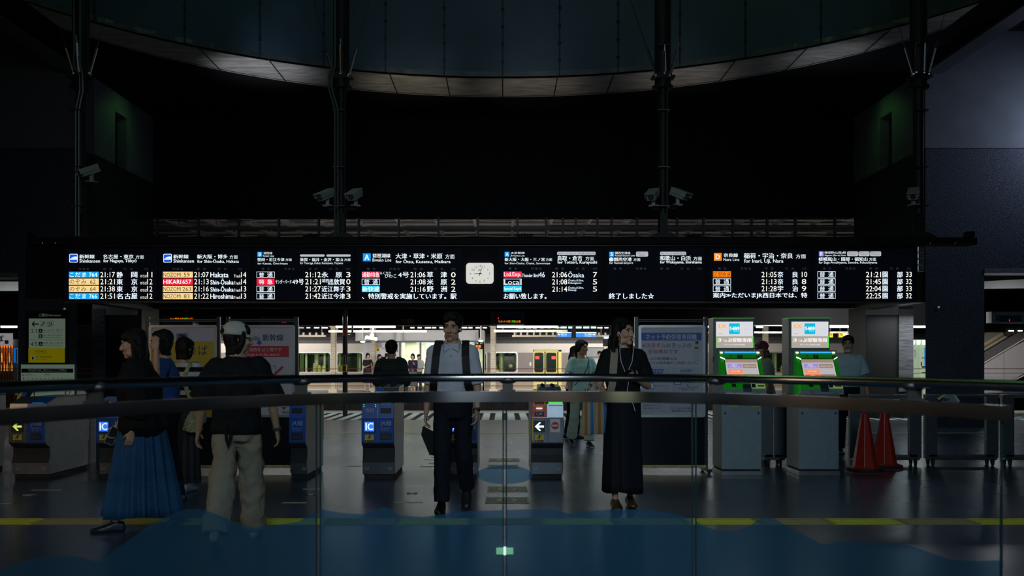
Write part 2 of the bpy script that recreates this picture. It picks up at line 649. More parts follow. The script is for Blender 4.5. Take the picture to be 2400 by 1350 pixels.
for px in (640, 770, 905, 1040, 1178, 1312, 1447, 1583, 1716, 1853, 1990, 505, 370):
    x = WX(px, 20.2)
    y = near_y(x) - 0.02
    mb.tube([(x, y, H), (x, y, 13.5)], 0.012, 6)
    for k in range(16):
        mb.ell((x, y, H + 0.3 + k * 0.36), (0.035, 0.03, 0.03), nu=6, nv=4)
jo = mb.build('panel_joint', INK)
jo.parent = drum
mb = MB()
mb.loft([[(x, far_y(x) if abs(x) < 7.75 else 16.0, H + 0.03), (x, 24.3, H + 0.03), (x, 24.3, H + 0.13), (x, far_y(x) if abs(x) < 7.75 else 16.0, H + 0.13)] for x in [-8.7] + XS + [8.7]])
struct(mb.build('ceiling', BLACKM))
for s, nm in ((-1, 'wall_left'), (1, 'wall_right')):
    mb = MB()
    mb.box(s * 8.5, 4, H, s * 8.75, 20.0, 14.5)
    mb.mi = 1
    for k in range(12):
        y = 5 + k * 1.28
        mb.box(s * 8.49, y, H, s * 8.5, y + 0.03, 14.5)
    mb.box(s * 8.45, 4, H - 0.06, s * 8.8, 20.0, H)
    struct(mb.build(nm, [mat('grey_glass_panels', (0.05, 0.055, 0.075), 0.5, var=0.2, scale=1), DGREY]))
    mb = MB()
    mb.box(s * 8.8, 4, H + 0.8, s * 22, 20.5, H + 1.0)
    struct(mb.build('ceiling', BLACKM))

# pillars of dark stone with a streaked marble edge below the board
for px0, px1, pm0, pm1, gx0, gx1, lab in ((216, 332, 216, 246, 217, 322, 'left'), (2030, 2140, 2106, 2140, 2031, 2106, 'right')):
    t = thing('stone_pillar', {'left': 'dark stone pillar with grey top and pale marble edge behind the left ticket gates',
                               'right': 'dark stone pillar with pale marble edge behind the orange-red cones'}[lab], 'pillar',
              (WX((px0 + px1) / 2, 24), 24, 0))
    mb = MB()
    mb.box(WX(px0, 23.4), 23.4, 0, WX(px1, 23.4), 24.6, 2.62)
    mb.build('shaft', granite('pillar_stone', (0.006, 0.0065, 0.0065), (0.03, 0.033, 0.03), 0.78, 0.5, 60), t, bevel=0.01)
    mb = MB()
    mb.box(WX(pm0, 23.38), 23.36, 0.62, WX(pm1, 23.38), 23.6, 2.56)
    mb.build('marble_facing', MARBLE, t)
    mb = MB()
    mb.box(WX(gx0, 23.38), 23.37, WZ(738, 23.38), WX(gx1, 23.38), 23.6, WZ(704, 23.38))
    mb.build('grey_panel', GREYP, t)

# dark header beam over the platform and the low canopy beyond
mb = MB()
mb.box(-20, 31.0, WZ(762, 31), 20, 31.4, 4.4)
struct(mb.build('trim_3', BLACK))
mb = MB()
mb.box(-20, 31.0, WZ(763, 31) - 0.012, 20, 31.05, WZ(763, 31) + 0.01)
struct(mb.build('trim_4', ALU))
mb = MB()
mb.box(-24, 31.4, 3.05, 24, 46.5, 3.2)
struct(mb.build('ceiling', mat('canopy_deck', (0.10, 0.10, 0.10), 0.8, var=0.2)))
# high train shed roof seen through the slot
mb = MB()
mb.box(-26, 27, 7.45, 26, 52, 7.6)
struct(mb.build('ceiling', mat('shed_roof_deck', (0.17, 0.165, 0.17), 0.8, var=0.15, scale=1, stretch=(1, 6, 1))))
mb = MB()
for i in range(-9, 10):
    x = i * 1.62 + 0.4
    mb.box(x - 0.06, 27, 7.2, x + 0.06, 52, 7.45)
for y in (40.5, 43.2, 46.0, 48.5):
    mb.box(-20, y, 7.22, 20, y + 0.07, 7.30)
for i in range(-6, 7):
    for j in range(3):
        x = i * 2.6
        mb.tube([(x, 41 + j * 2.6, 7.1), (x + 1.3, 42.2 + j * 2.6, 7.3), (x + 2.6, 41 + j * 2.6, 7.1)], 0.03, 6)
struct(mb.build('trim_5', mat('shed_rafter_paint', (0.40, 0.38, 0.35), 0.6, var=0.1)))

# ------------------------------------------------------------------ departure board
ZB = 15.0
LW = glow('led_white', (0.80, 0.90, 1.0), 1.25)
LT = glow('led_warm_white', (1.0, 0.98, 0.86), 1.15)
LB = glow('led_blue_tag', (0.0, 0.36, 0.80), 1.0)
LY = glow('led_amber_tag', (1.0, 0.70, 0.30), 0.95)
LR = glow('led_red_tag', (0.85, 0.01, 0.04), 1.0)
LO = glow('led_orange_tag', (1.0, 0.25, 0.0), 1.0)
LC = glow('led_cyan_tag', (0.0, 0.55, 0.80), 1.0)
LDK = glow('led_dark_letters', (0.06, 0.035, 0.01), 1.0)
LRD = glow('led_maroon_letters', (0.25, 0.02, 0.0), 1.0)
HW = glow('backlit_white', (0.88, 0.97, 1.0), 1.0)
HB = glow('backlit_blue', (0.0, 0.09, 0.72), 1.0)
HA = glow('backlit_sky_blue', (0.0, 0.32, 0.85), 1.0)
HOR = glow('backlit_orange', (0.95, 0.25, 0.01), 1.0)
HV = glow('backlit_violet', (0.30, 0.22, 0.85), 1.0)
HDIM = glow('backlit_dim_caption', (0.035, 0.035, 0.04), 1.0)
HG = glow('backlit_grey', (0.45, 0.47, 0.5), 1.0)
HCAP = paint('print_pale_grey', (0.3, 0.3, 0.32))
SCREEN = mat('black_screen_glass', (0.0015, 0.002, 0.004), 0.55, emit=(0.0006, 0.0010, 0.0026), strength=1.0, var=0.1, spec=0.08)

board = thing('departure_board', 'long black illuminated departure board hanging across the concourse above the gates', 'departure board',
              (WX(1150, ZB), ZB, WZ(708, ZB)))
mb = MB()
mb.pbox(148, 577, 2150, 708, ZB + 0.02, 0.32)
mb.pbox(60, 577, 148, 700, ZB + 0.06, 0.25)
mb.build('housing', BLACK, board, bevel=0.01)
mb = MB()
mb.pbox(152, 575.4, 2146, 576.4, ZB - 0.0, 0.02)
mb.build('top_lip', DSTEEL, board)
mb = MB()
mb.pbox(150, 706.5, 2148, 708.5, ZB, 0.03)
mb.build('bottom_edge', DSTEEL, board)
mb = MB()
for i in range(4):
    mb.pbox(2151, 577 + i * 15, 2168, 577 + i * 15 + 14, ZB + 0.1, 0.06)
    mb.cut()
mb.build('steel_end_panel', STEEL, board, bevel=0.01)

AREAS = {1: (140, 560, 0.25), 2: (700, 560, 0.25), 3: (1160, 560, 0.25), 4: (1640, 560, 0.275)}
ZT = ZB - 0.02


def lettering(name, area, items, parent, label=None):
    """items: (kind/text, x0,y0,x1,y1, material[, bold]) in zoom coordinates of the given area"""
    ox, oy, sc = AREAS[area]
    mats, mb = [], MB()
    for n_it, it in enumerate(items):
        s, x0, y0, x1, y1, m = it[:6]
        zq = ZT + 0.014 - 0.0007 * min(n_it, 14)
        bold = it[6] if len(it) > 6 else 0.012
        if m not in mats:
            mats.append(m)
        mb.mi = mats.index(m)
        a = (ox + x0 * sc, oy + y0 * sc, ox + x1 * sc, oy + y1 * sc)
        if s == '#':
            mb.pquad(*a, zq)
        elif s == '[]':
            t_ = 0.9
            for r in ((a[0], a[1], a[2], a[1] + t_), (a[0], a[3] - t_, a[2], a[3]), (a[0], a[1], a[0] + t_, a[3]), (a[2] - t_, a[1], a[2], a[3])):
                mb.pquad(*r, zq)
        elif s == '()':
            A, B = W(a[0], a[3], zq), W(a[2], a[1], zq)
            mb.quad(*[(p[0], zq, p[1]) for p in rrect(A.x, A.z, B.x, B.z, 0.018)])
        elif s == 'train':
            A, B = W(a[0], a[3], ZT), W(a[2], a[1], ZT)
            P = [(0.05, 0.42), (0.2, 0.52), (0.5, 0.68), (0.7, 0.72), (1, 0.72), (1, 0.42)]
            mb.quad(*[(A.x + (B.x - A.x) * u, ZT, A.z + (B.z - A.z) * v_) for u, v_ in P])
            mb.quad(*[(A.x + (B.x - A.x) * u, ZT, A.z + (B.z - A.z) * v_) for u, v_ in ((0, 0.29), (1, 0.29), (1, 0.36), (0, 0.36))])
        else:
            mb.ptext(s, *a, ZT, bold)
    o = mb.build(name, mats, parent)
    if label:
        o['label'] = label
    return o


def panel(px0, px1):
    mb = MB()
    mb.pbox(px0, 583, px1, 704, ZB, 0.03)
    return mb.build('display_panel', SCREEN, board)


def captions(area, y0, items, parent):
    lettering('column_caption', area, [(s, x0, y0, x1, y0 + 20, HDIM) for s, x0, x1 in items], parent)


ROWS = [(307, 363), (372, 430), (440, 497), (508, 565)]
p1 = panel(152, 368)
lettering('line_header', 1, [('()', 89, 140, 169, 221, HW), ('()', 94, 145, 164, 216, HB), ('train', 94, 145, 164, 216, HW),
                             ('新幹線', 184, 145, 327, 184, HW, .02), ('Shinkansen', 184, 190, 378, 222, HW, .02),
                             ('名古屋・東京', 406, 145, 692, 185, HW, .02), ('方面', 712, 153, 788, 186, HW), ('for Nagoya, Tōkyō', 409, 188, 720, 228, HW, .02)], p1)
captions(1, 271, [('列 車 名', 178, 272), ('時　刻', 408, 488), ('行　先', 600, 686), ('のりば', 790, 828)], p1)
for (y0, y1), nm, num, tcol, lcol, tm, d, tr in zip(ROWS, ('こだま', 'のぞみ', 'のぞみ', 'こだま'), ('764', '62', '64', '766'), (LB, LY, LY, LB), (LW, LDK, LDK, LW),
                                              ('21:17', '21:21', '21:38', '21:51'), (('静', '', '岡'), ('東', '', '京'), ('東', '', '京'), ('名', '古', '屋')), ('11', '12', '12', '12')):
    it = [('#', 86, y0, 367, y1, tcol), (nm, 92, y0 + 6, 248, y1 - 6, lcol), (num, 275 if len(num) > 2 else 284, y0 + 9, 350 if len(num) > 2 else 336, y1 - 8, lcol),
          (tm, 381, y0 + 3, 517, y1 - 4, LT), ('のりば', 755, y0 + 28, 816, y1 - 2, LT), (tr, 820, y0 + 3, 868, y1 - 4, LT)]
    for ch, x in zip(d, (533, 608, 670)):
        if ch:
            it.append((ch, x, y0 + 2, x + 58, y1 - 1, LW, 0.02))
    lettering('departure_row', 1, it, p1)

p2 = panel(372, 586)
lettering('line_header', 1, [('()', 971, 140, 1051, 221, HW), ('()', 976, 145, 1046, 216, HB), ('train', 976, 145, 1046, 216, HW),
                             ('新幹線', 1065, 145, 1208, 184, HW, .02), ('Shinkansen', 1065, 190, 1259, 222, HW, .02),
                             ('新大阪・博多', 1287, 145, 1574, 185, HW, .02), ('方面', 1592, 153, 1668, 186, HW), ('for Shin-Ōsaka, Hakata', 1289, 188, 1680, 228, HW, .02)], p2)
captions(1, 271, [('列 車 名', 1058, 1152), ('時　刻', 1288, 1368), ('行　先', 1480, 1566), ('のりば', 1670, 1708)], p2)
for (y0, y1), nm, num, tcol, lcol, tm, d, dx, tr in zip(ROWS, ('NOZOMI', 'HIKARI', 'NOZOMI', 'NOZOMI'), ('59', '657', '263', '83'), (LY, LR, LY, LY), (LDK, LW, LDK, LDK),
                                                  ('21:07', '21:13', '21:16', '21:22'), ('Hakata', 'Shin-Ōsaka', 'Shin-Ōsaka', 'Hiroshima'), (1582, 1630, 1630, 1630), ('14', '14', '13', '13')):
    lettering('departure_row', 1, [('#', 967, y0, 1248, y1, tcol), (nm, 971, y0 + 10, 1137, y1 - 8, lcol), (num, 1150 if len(num) > 2 else 1163, y0 + 10, 1232 if len(num) > 2 else 1217, y1 - 8, lcol),
                                   (tm, 1261, y0 + 3, 1397, y1 - 4, LT), (d, 1412, y0 + (6 if 'Ō' not in d else 1), dx, y1 - 3, LW, .015), ('Track', 1633, y0 + 28, 1696, y1 - 3, LT), (tr, 1700, y0 + 3, 1748, y1 - 4, LT)], p2)

p3 = panel(594, 828)
lettering('line_header', 1, [('#', 1853, 122, 1899, 166, HA), ('B', 1865, 127, 1888, 162, HW), ('湖西線', 1911, 122, 1993, 144, HW), ('Kosei Line', 1910, 150, 2008, 168, HW),
                             ('堅田・近江今津', 1854, 178, 2106, 210, HW, .02), ('方面', 2116, 182, 2175, 208, HW), ('for Katata, Ōmi-Imazu', 1855, 216, 2136, 242, HW),
                             ('敦賀・福井・金沢・富山', 2253, 178, 2654, 210, HW, .02), ('方面', 2665, 182, 2726, 208, HW), ('for Tsuruga, Fukui, Kanazawa, Toyama', 2253, 216, 2655, 242, HW),
                             ('()', 2252, 145, 2484, 166, HG), ('()', 2500, 145, 2728, 166, HG)], p3)
captions(1, 271, [('種　別', 1892, 1970), ('列 車 名', 2105, 2200), ('時　刻', 2335, 2412), ('行　先', 2525, 2610), ('のりば', 2684, 2724)], p3)
tags = ('普通', '特急', '普通', '普通')
for (y0, y1), tg, tm, d, tr in zip(ROWS, tags, ('21:12', '21:21', '21:27', '21:42'), ('永　原', '', '近江舞子', '近江今津'), '3033'):
    it = [(tg[0], 1868, y0 + 8, 1916, y1 - 5, LW), (tg[1], 1945, y0 + 8, 1996, y1 - 5, LW), (tm, 2302, y0 + 3, 2446, y1 - 4, LT), (tr, 2686, y0 + 4, 2726, y1 - 4, LT)]
    if d:
        it.append((d, 2455, y0 + 2, 2674 if len(d) > 3 else 2646, y1 - 1, LW, .015))
    else:
        it += [('湖西線', 2456, y0 + 2, 2562, y0 + 36, LW), ('経由', 2514, y0 + 34, 2564, y1, LW), ('敦賀', 2568, y0 + 2, 2674, y1 - 1, LW, .015),
               ('サンダーバード', 2022, y0 + 10, 2172, y1 - 8, LW), ('49号', 2180, y0 + 4, 2288, y1 - 2, LW)]
    it.insert(0, ('#', 1846, y0, 2014, y1, LR) if tg == '特急' else ('[]', 1846, y0, 2015, y1, LW))
    lettering('departure_row', 1, it, p3)

p4 = panel(836, 1084)
lettering('line_header', 2, [('#', 602, 136, 676, 210, HA), ('A', 616, 146, 662, 198, HW, .03), ('琵琶湖線', 692, 138, 860, 176, HW, .02), ('Biwako Line', 692, 182, 868, 212, HW),
                             ('大津・草津・米原', 908, 136, 1347, 186, HW, .02), ('方面', 1375, 144, 1461, 186, HW), ('for Ōtsu, Kusatsu, Maibara', 909, 190, 1424, 232, HW, .015)], p4)
captions(2, 271, [('種　別', 640, 718), ('列 車 名', 850, 946), ('時　刻', 1080, 1160), ('行　先', 1270, 1356), ('のりば', 1430, 1470)], p4)
it4 = [[('#', 592, 306, 760, 362, LR), ('通勤特急', 595, 312, 757, 360, LW), ('らくラク', 765, 307, 862, 334, LW), ('びわこ', 808, 330, 916, 364, LW), ('4号', 934, 310, 1034, 362, LW), ('21:06', 1048, 310, 1188, 360, LT), ('草　津', 1202, 308, 1390, 362, LW, .015), ('0', 1428, 312, 1472, 360, LT)],
       [('[]', 592, 374, 760, 431, LW), ('普', 612, 380, 664, 427, LW), ('通', 693, 380, 742, 427, LW), ('21:08', 1048, 378, 1190, 427, LT), ('米　原', 1202, 375, 1390, 430, LW, .015), ('2', 1430, 379, 1470, 427, LT)],
       [('#', 592, 440, 760, 497, LC), ('新快速', 596, 445, 757, 494, LW, .015), ('21:16', 1048, 446, 1190, 495, LT), ('野　洲', 1202, 442, 1390, 497, LW, .015), ('2', 1430, 446, 1470, 495, LT)],
       [('、特別警戒を実施しています。駅', 594, 510, 1480, 564, LW, .02)]]
for it in it4:
    lettering('departure_row', 2, it, p4)

p5 = panel(1170, 1402)
lettering('line_header', 3, [('#', 91, 121, 136, 166, HA), ('A', 101, 127, 127, 160, HW, .02), ('JR京都線', 147, 121, 279, 144, HW), ('JR Kyōto Line', 146, 150, 278, 168, HW),
                             ('新大阪・大阪・三ノ宮', 91, 176, 467, 209, HW, .02), ('方面', 477, 180, 536, 208, HW), ('for Shin-Ōsaka, Ōsaka, Sannomiya', 91, 215, 518, 242, HW),
                             ('()', 583, 120, 944, 151, HG), ('特急', 592, 128, 620, 143, HCAP), ('スーパーはくと', 626, 127, 762, 144, HCAP), ('SUPER HAKUTO', 780, 128, 936, 143, HCAP),
                             ('鳥取・倉吉', 584, 158, 818, 202, HW, .02), ('方面', 848, 166, 929, 202, HW), ('for Tottori, Kurayoshi', 586, 204, 957, 240, HW, .015)], p5)
captions(3, 268, [('種　別', 128, 206), ('列 車 名', 338, 436), ('時　刻', 566, 648), ('行　先', 758, 842), ('のりば', 918, 958)], p5)
it5 = [[('#', 81, 306, 250, 362, LR), ('Ltd.Exp.', 85, 311, 246, 362, LW), ('Thunder Bird', 254, 326, 408, 358, LW), ('46', 413, 310, 467, 360, LW), ('21:06', 536, 310, 677, 360, LT), ('Ōsaka', 687, 306, 836, 360, LW), ('7', 920, 311, 958, 360, LT)],
       [('[]', 81, 374, 250, 431, LW), ('Local', 88, 382, 240, 426, LW), ('21:08', 536, 378, 677, 427, LT), ('Ōsaka,Kōbe,', 687, 375, 833, 400, LW), ('Kakogawa', 687, 404, 812, 426, LW), ('5', 918, 378, 958, 427, LT)],
       [('#', 81, 440, 250, 496, LC), ('Special Rapid', 84, 450, 245, 488, LW), ('21:14', 536, 446, 677, 495, LT), ('Ōsaka,Kōbe,', 687, 443, 833, 468, LW), ('Himeji', 687, 470, 762, 494, LW), ('5', 918, 446, 958, 494, LT)],
       [('お願い致します。', 82, 510, 484, 564, LW, .02)]]
for it in it5:
    lettering('departure_row', 3, it, p5)

p6 = panel(1422, 1650)
lettering('line_header', 3, [('#', 1072, 120, 1117, 166, HA), ('S', 1084, 126, 1106, 160, HW, .02), ('関西空港線', 1127, 120, 1269, 144, HW), ('Kansai-airport Line', 1127, 148, 1313, 168, HW),
                             ('()', 1323, 119, 1436, 166, HG), ('特急 はるか', 1332, 126, 1427, 140, HCAP), ('HARUKA', 1346, 146, 1410, 158, HCAP),
                             ('()', 1072, 174, 1109, 210, HW), ('✈', 1076, 178, 1105, 206, HB), ('関西空港', 1115, 174, 1282, 210, HW, .02), ('方面', 1298, 180, 1363, 209, HW), ('for Kansai-airport', 1073, 213, 1296, 240, HW),
                             ('()', 1548, 120, 1793, 152, HG), ('特急', 1556, 128, 1584, 143, HCAP), ('くろしお', 1590, 127, 1664, 144, HCAP), ('KUROSHIO', 1676, 128, 1786, 143, HCAP),
                             ('和歌山・白浜', 1545, 158, 1838, 202, HW, .02), ('方面', 1861, 166, 1940, 202, HW), ('for Wakayama, Shirahama', 1548, 204, 1940, 238, HW, .015)], p6)
captions(3, 268, [('種　別', 1112, 1188), ('列 車 名', 1322, 1418), ('時　刻', 1550, 1630), ('行　先', 1740, 1824), ('のりば', 1900, 1940)], p6)
lettering('departure_row', 3, [('終了しました☆', 1068, 508, 1492, 563, LW, .02)], p6)

p7 = panel(1664, 1896)
lettering('line_header', 4, [('#', 121, 120, 187, 186, HOR), ('D', 136, 132, 172, 172, HW, .02), ('奈良線', 202, 122, 326, 156, HW, .02), ('Nara Line', 202, 164, 337, 188, HW),
                             ('稲荷・宇治・奈良', 376, 120, 793, 166, HW, .02), ('方面', 820, 130, 904, 166, HW), ('for Inari, Uji, Nara', 378, 172, 713, 212, HW, .015)], p7)
captions(4, 242, [('種　別', 156, 226), ('列 車 名', 348, 434), ('時　刻', 556, 628), ('行　先', 726, 806), ('のりば', 874, 908)], p7)
R4 = [(276, 328), (337, 388), (397, 449), (458, 509)]
it7 = [[('#', 113, 276, 266, 328, LO), ('区間快速', 117, 282, 263, 325, LRD, .01)], [('[]', 113, 338, 266, 389, LW), ('普', 131, 344, 176, 385, LW), ('通', 204, 344, 249, 385, LW)],
       [('[]', 113, 398, 266, 450, LW), ('普', 131, 404, 176, 446, LW), ('通', 204, 404, 249, 446, LW)]]
for it, (y0, y1), tm, d, tr in zip(it7, R4, ('21:05', '21:13', '21:28'), ('奈良', '奈良', '宇治'), ('10', '8', '9')):
    it += [(tm, 527, y0 + 4, 655, y1 - 2, LT), (d[0], 664, y0 + 2, 712, y1, LW, .015), (d[1], 790, y0 + 2, 838, y1, LW, .015), (tr, 870, y0 + 4, 916 if len(tr) > 1 else 908, y1 - 3, LT)]
    lettering('departure_row', 4, it, p7)
lettering('departure_row', 4, [('案内≫ただいまJR西日本では、特', 113, 458, 916, 508, LW, .02)], p7)

p8 = panel(1908, 2140)
lettering('line_header', 4, [('#', 1016, 106, 1057, 148, HV), ('E', 1028, 114, 1046, 140, HW, .02), ('嵯峨野(山陰)線', 1064, 106, 1245, 130, HW), ('Sagano (San-in) Line', 1064, 132, 1244, 150, HW),
                             ('嵯峨嵐山・園部・福知山', 1015, 156, 1430, 188, HW, .02), ('方面', 1443, 160, 1503, 188, HW), ('for Saga-Arashiyama, Sonobe, Fukuchiyama', 1015, 190, 1512, 216, HW),
                             ('()', 1256, 106, 1350, 147, HG), ('()', 1354, 106, 1448, 147, HG), ('()', 1452, 106, 1546, 147, HG),
                             ('特急 きのさき', 1262, 112, 1344, 124, HCAP), ('KINOSAKI', 1276, 130, 1330, 140, HCAP), ('特急 まいづる', 1360, 112, 1442, 124, HCAP), ('MAIZURU', 1374, 130, 1428, 140, HCAP),
                             ('特急 はしだて', 1458, 112, 1540, 124, HCAP), ('HASHIDATE', 1466, 130, 1534, 140, HCAP)], p8)
captions(4, 242, [('種　別', 1050, 1118), ('列 車 名', 1240, 1326), ('時　刻', 1446, 1518), ('行　先', 1620, 1696), ('のりば', 1766, 1800)], p8)
for (y0, y1), tm, tr in zip(R4, ('21:21', '21:45', '22:04', '22:25'), ('33', '32', '33', '32')):
    lettering('departure_row', 4, [('[]', 1004, y0, 1157, y1, LW), ('普', 1022, y0 + 6, 1068, y1 - 4, LW), ('通', 1096, y0 + 6, 1141, y1 - 4, LW), (tm, 1417, y0 + 4, 1545, y1 - 2, LT),
                                   ('園', 1558, y0 + 2, 1602, y1, LW, .02), ('部', 1682, y0 + 2, 1730, y1, LW, .02), (tr, 1758, y0 + 4, 1807, y1 - 3, LT)], p8)

# clock between the middle panels
ck = thing('wall_clock', 'white rounded rectangular clock with dark numerals set in the departure board', 'clock', (WX(1125, ZB), ZB, WZ(641, ZB)))
A, B = W(1092.5, 665.5, ZB), W(1157, 617, ZB)
mb = MB()
mb.prism(rrect(A.x, A.z, B.x, B.z, 0.05), 'y', ZB - 0.06, ZB)
mb.build('case', mat('clock_white', (0.8, 0.8, 0.75), 0.4, emit=(0.80, 0.78, 0.70), strength=0.75, var=0.02), ck, bevel=0.008)
yc = ZB - 0.064
mb = MB()
for s, x, y, hh in (('12', 1699, 254, 20), ('1', 1739, 262, 20), ('2', 1773, 287, 20), ('3', 1790, 325, 20), ('4', 1774, 367, 18), ('5', 1739, 391, 20), ('6', 1700, 398, 20), ('7', 1663, 394, 20), ('8', 1630, 367, 20), ('9', 1611, 326, 20), ('10', 1636, 290, 20), ('11', 1663, 264, 22)):
    wd = 0.55 * hh * len(s)
    a = (700 + (x - wd / 2) / 4, 560 + (y - hh / 2) / 4, 700 + (x + wd / 2) / 4, 560 + (y + hh / 2) / 4)
    p, q = W(a[0], a[3], yc), W(a[2], a[1], yc)
    mb.text(s, p.x + (.012 if s == '1' else 0), p.z, q.x, q.z, yc, 0.0, keep=True)
mb.build('numerals', NAVYT, ck)
mb = MB()
a, b = W(1120.5, 636, yc), W(1127.5, 631, yc)
mb.text('JR', a.x, a.z, b.x, b.z, yc, .02)
mb.build('emblem', BLUEP, ck)
c = W(1124.9, 641.2, yc)


def hand(name, px, py, wd, tail, y):
    e = W(px, py, yc)
    d = (e - c).normalized()
    n_ = Vector((d.z, 0, -d.x))
    p0, p1 = c - d * tail, e
    m_ = MB()
    m_.quad(*[Vector((q.x, y, q.z)) for q in (p0 - n_ * wd, p0 + n_ * wd, p1 + n_ * wd * 0.6, p1 - n_ * wd * 0.6)])
    m_.build(name, INK, ck)


hand('hour_hand', 1111.5, 641.5, 0.006, 0.03, yc - 0.004)
hand('minute_hand', 1132, 621.5, 0.004, 0.04, yc - 0.006)
mb = MB()
mb.lathe([(0.012, 0), (0.012, 0.012)], (c.x, yc - 0.014, c.z), 12, 'y')
mb.build('hub', INK, ck)

# beam that carries the board, masts, rods and cables
bm_ = thing('support_beam', 'black steel beam above the departure board, spanning between the masts', 'beam', (WX(1175, ZB), ZB, WZ(575, ZB)))
mb = MB()
mb.pbox(62, 556, 2291, 573, ZB - 0.05, 0.3)
mb.pbox(2268, 542, 2286, 555, ZB + 0.0, 0.15)
mb.pbox(62, 545, 74, 555, ZB + 0.0, 0.15)
mb.build('girder', BLACK, bm_, bevel=0.01)
mb = MB()
for px in (2180, 2239, 100, 130):
    p = W(px, 570, ZB - 0.05)
    mb.ell(p, (0.015, 0.02, 0.015), nu=8, nv=5)
    mb.cut()
mb.build('bolt', STEEL, bm_)
for px in (728, 1230, 1625):
    mb = MB()
    for k in range(5):
        p = W(px - 14 + k * 7, 553, ZB)
        mb.cbox(p, (0.03, 0.08, 0.03 + 0.02 * (k % 3)))
    mb.pbox(px - 22, 549, px + 22, 551, ZB, 0.06)
    mb.build('clamp', BLACK, bm_)

MAST = mat('mast_dark_paint', (0.007, 0.009, 0.008), 0.5, var=0.2, spec=0.25)
GT = WZ(556, ZB - 0.05) + 0.002
PIPE = mat('conduit_paint', (0.06, 0.085, 0.075), 0.4, 0.2, var=0.15)
for px, lab, pipes, rods in ((183, 'far left steel mast with twin conduits rising from the board beam past the left wall', 2, ((150, 97, 173, 172), (178, 82, 184, 171), (231, 97, 210, 172))),
                             (797, 'steel mast with bent conduits rising left of the clock', 2, ((764, 112, 781, 175), (798, 90, 799, 172), (839, 98, 817, 177))),
                             (1556, 'bare steel mast with splayed tie rods rising right of the clock', 0, ((1511, 98, 1538, 177), (1557, 105, 1558, 172), (1593, 100, 1570, 177))),
                             (2159, 'far right steel mast in front of the granite wall', 0, ((2117, 96, 2141, 174), (2169, 82, 2166, 171), (2197, 97, 2177, 174), (2146, 100, 2148, 170)))):
    t = thing('mast', lab, 'mast', (WX(px, ZB), ZB, WZ(556, ZB)), group='masts that carry the departure board')
    x = WX(px, ZB)
    mb = MB()
    mb.tube([(x, ZB + 0.1, GT), (x, ZB + 0.1, WZ(205, ZB))], 0.075, 14)
    mb.tube([(x, ZB + 0.1, WZ(205, ZB)), (x, ZB + 0.1, 10.5)], 0.125, 14)
    mb.build('shaft', MAST, t, smooth=True)
    mb = MB()
    mb.lathe([(0.13, 0), (0.16, 0.02), (0.16, 0.05), (0.1, 0.06)], (x, ZB + 0.1, WZ(206, ZB)), 16)
    mb.box(x - 0.17, ZB - 0.02, WZ(180, ZB), x + 0.17, ZB + 0.2, WZ(176, ZB))
    mb.box(x - 0.1, ZB - 0.06, WZ(185, ZB), x + 0.1, ZB + 0.1, WZ(170, ZB))
    mb.build('collar', MAST, t)
    mb = MB()
    mb.box(WX(px - 9, ZB), ZB, GT, WX(px + 9, ZB), ZB + 0.2, WZ(500, ZB))
    mb.loft([[(x + a * (0.1 + 0.13 * u), ZB + b * 0.1, GT + 0.075 * (1 - u)) for a, b in ((-1, -0.4), (1, -0.4), (1, 2), (-1, 2))] for u in (0, 1)])
    mb.build('foot', MAST, t)
    for (x0, y0, x1, y1) in rods:
        mb = MB()
        a, b = W(x1, y1, ZB - 0.03), W(x0, y0, ZB - 0.25)
        d = (b - a)
        mb.tube([a, a + d * 0.8], 0.022, 8)
        mb.tube([a + d * 0.8, a + d], 0.009, 6)
        mb.ell(a, (0.04, 0.04, 0.04), nu=8, nv=6)
        mb.build('tie_rod', STEEL, t, smooth=True)
        mb = MB()
        mb.tube([a + d, a + d * 5], 0.004, 5)
        mb.build('tie_cable', DSTEEL, t)
    for k in range(pipes):
        mb = MB()
        u = -0.02 + 0.045 * k
        o_ = 0.19 + 0.0
        pts = [(x - 0.05 + u, ZB - 0.06, GT + 0.01), (x - 0.05 + u, ZB - 0.06, WZ(258, ZB)), (x - 0.13 + u, ZB - 0.1, WZ(212, ZB)), (x - 0.13 + u, ZB - 0.12, WZ(182, ZB)), (x - 0.08 + u, ZB - 0.12, WZ(160, ZB)), (x - 0.08 + u, ZB - 0.12, 10.2)]
        if px < 500:
            pts = [(x + 0.01 + u, ZB - 0.06, GT + 0.01), (x + 0.01 + u, ZB - 0.06, WZ(262, ZB)), (x + 0.09 + u, ZB - 0.1, WZ(215, ZB)), (x + 0.09 + u, ZB - 0.12, WZ(180, ZB)), (x + 0.03 + u * 2, ZB - 0.12, WZ(160, ZB)), (x + 0.03 + u * 2, ZB - 0.12, 10.2)]
        mb.tube(pts, 0.016, 8)
        mb.build('conduit', PIPE, t, smooth=True)
    mb = MB()
    for py in (484, 393, 260, 108):
        z = WZ(py, ZB)
        mb.box(x - 0.1, ZB - 0.085, z - 0.008, x + 0.08, ZB + 0.05, z + 0.008)
        mb.cut()
    mb.build('pipe_clip', DSTEEL, t)

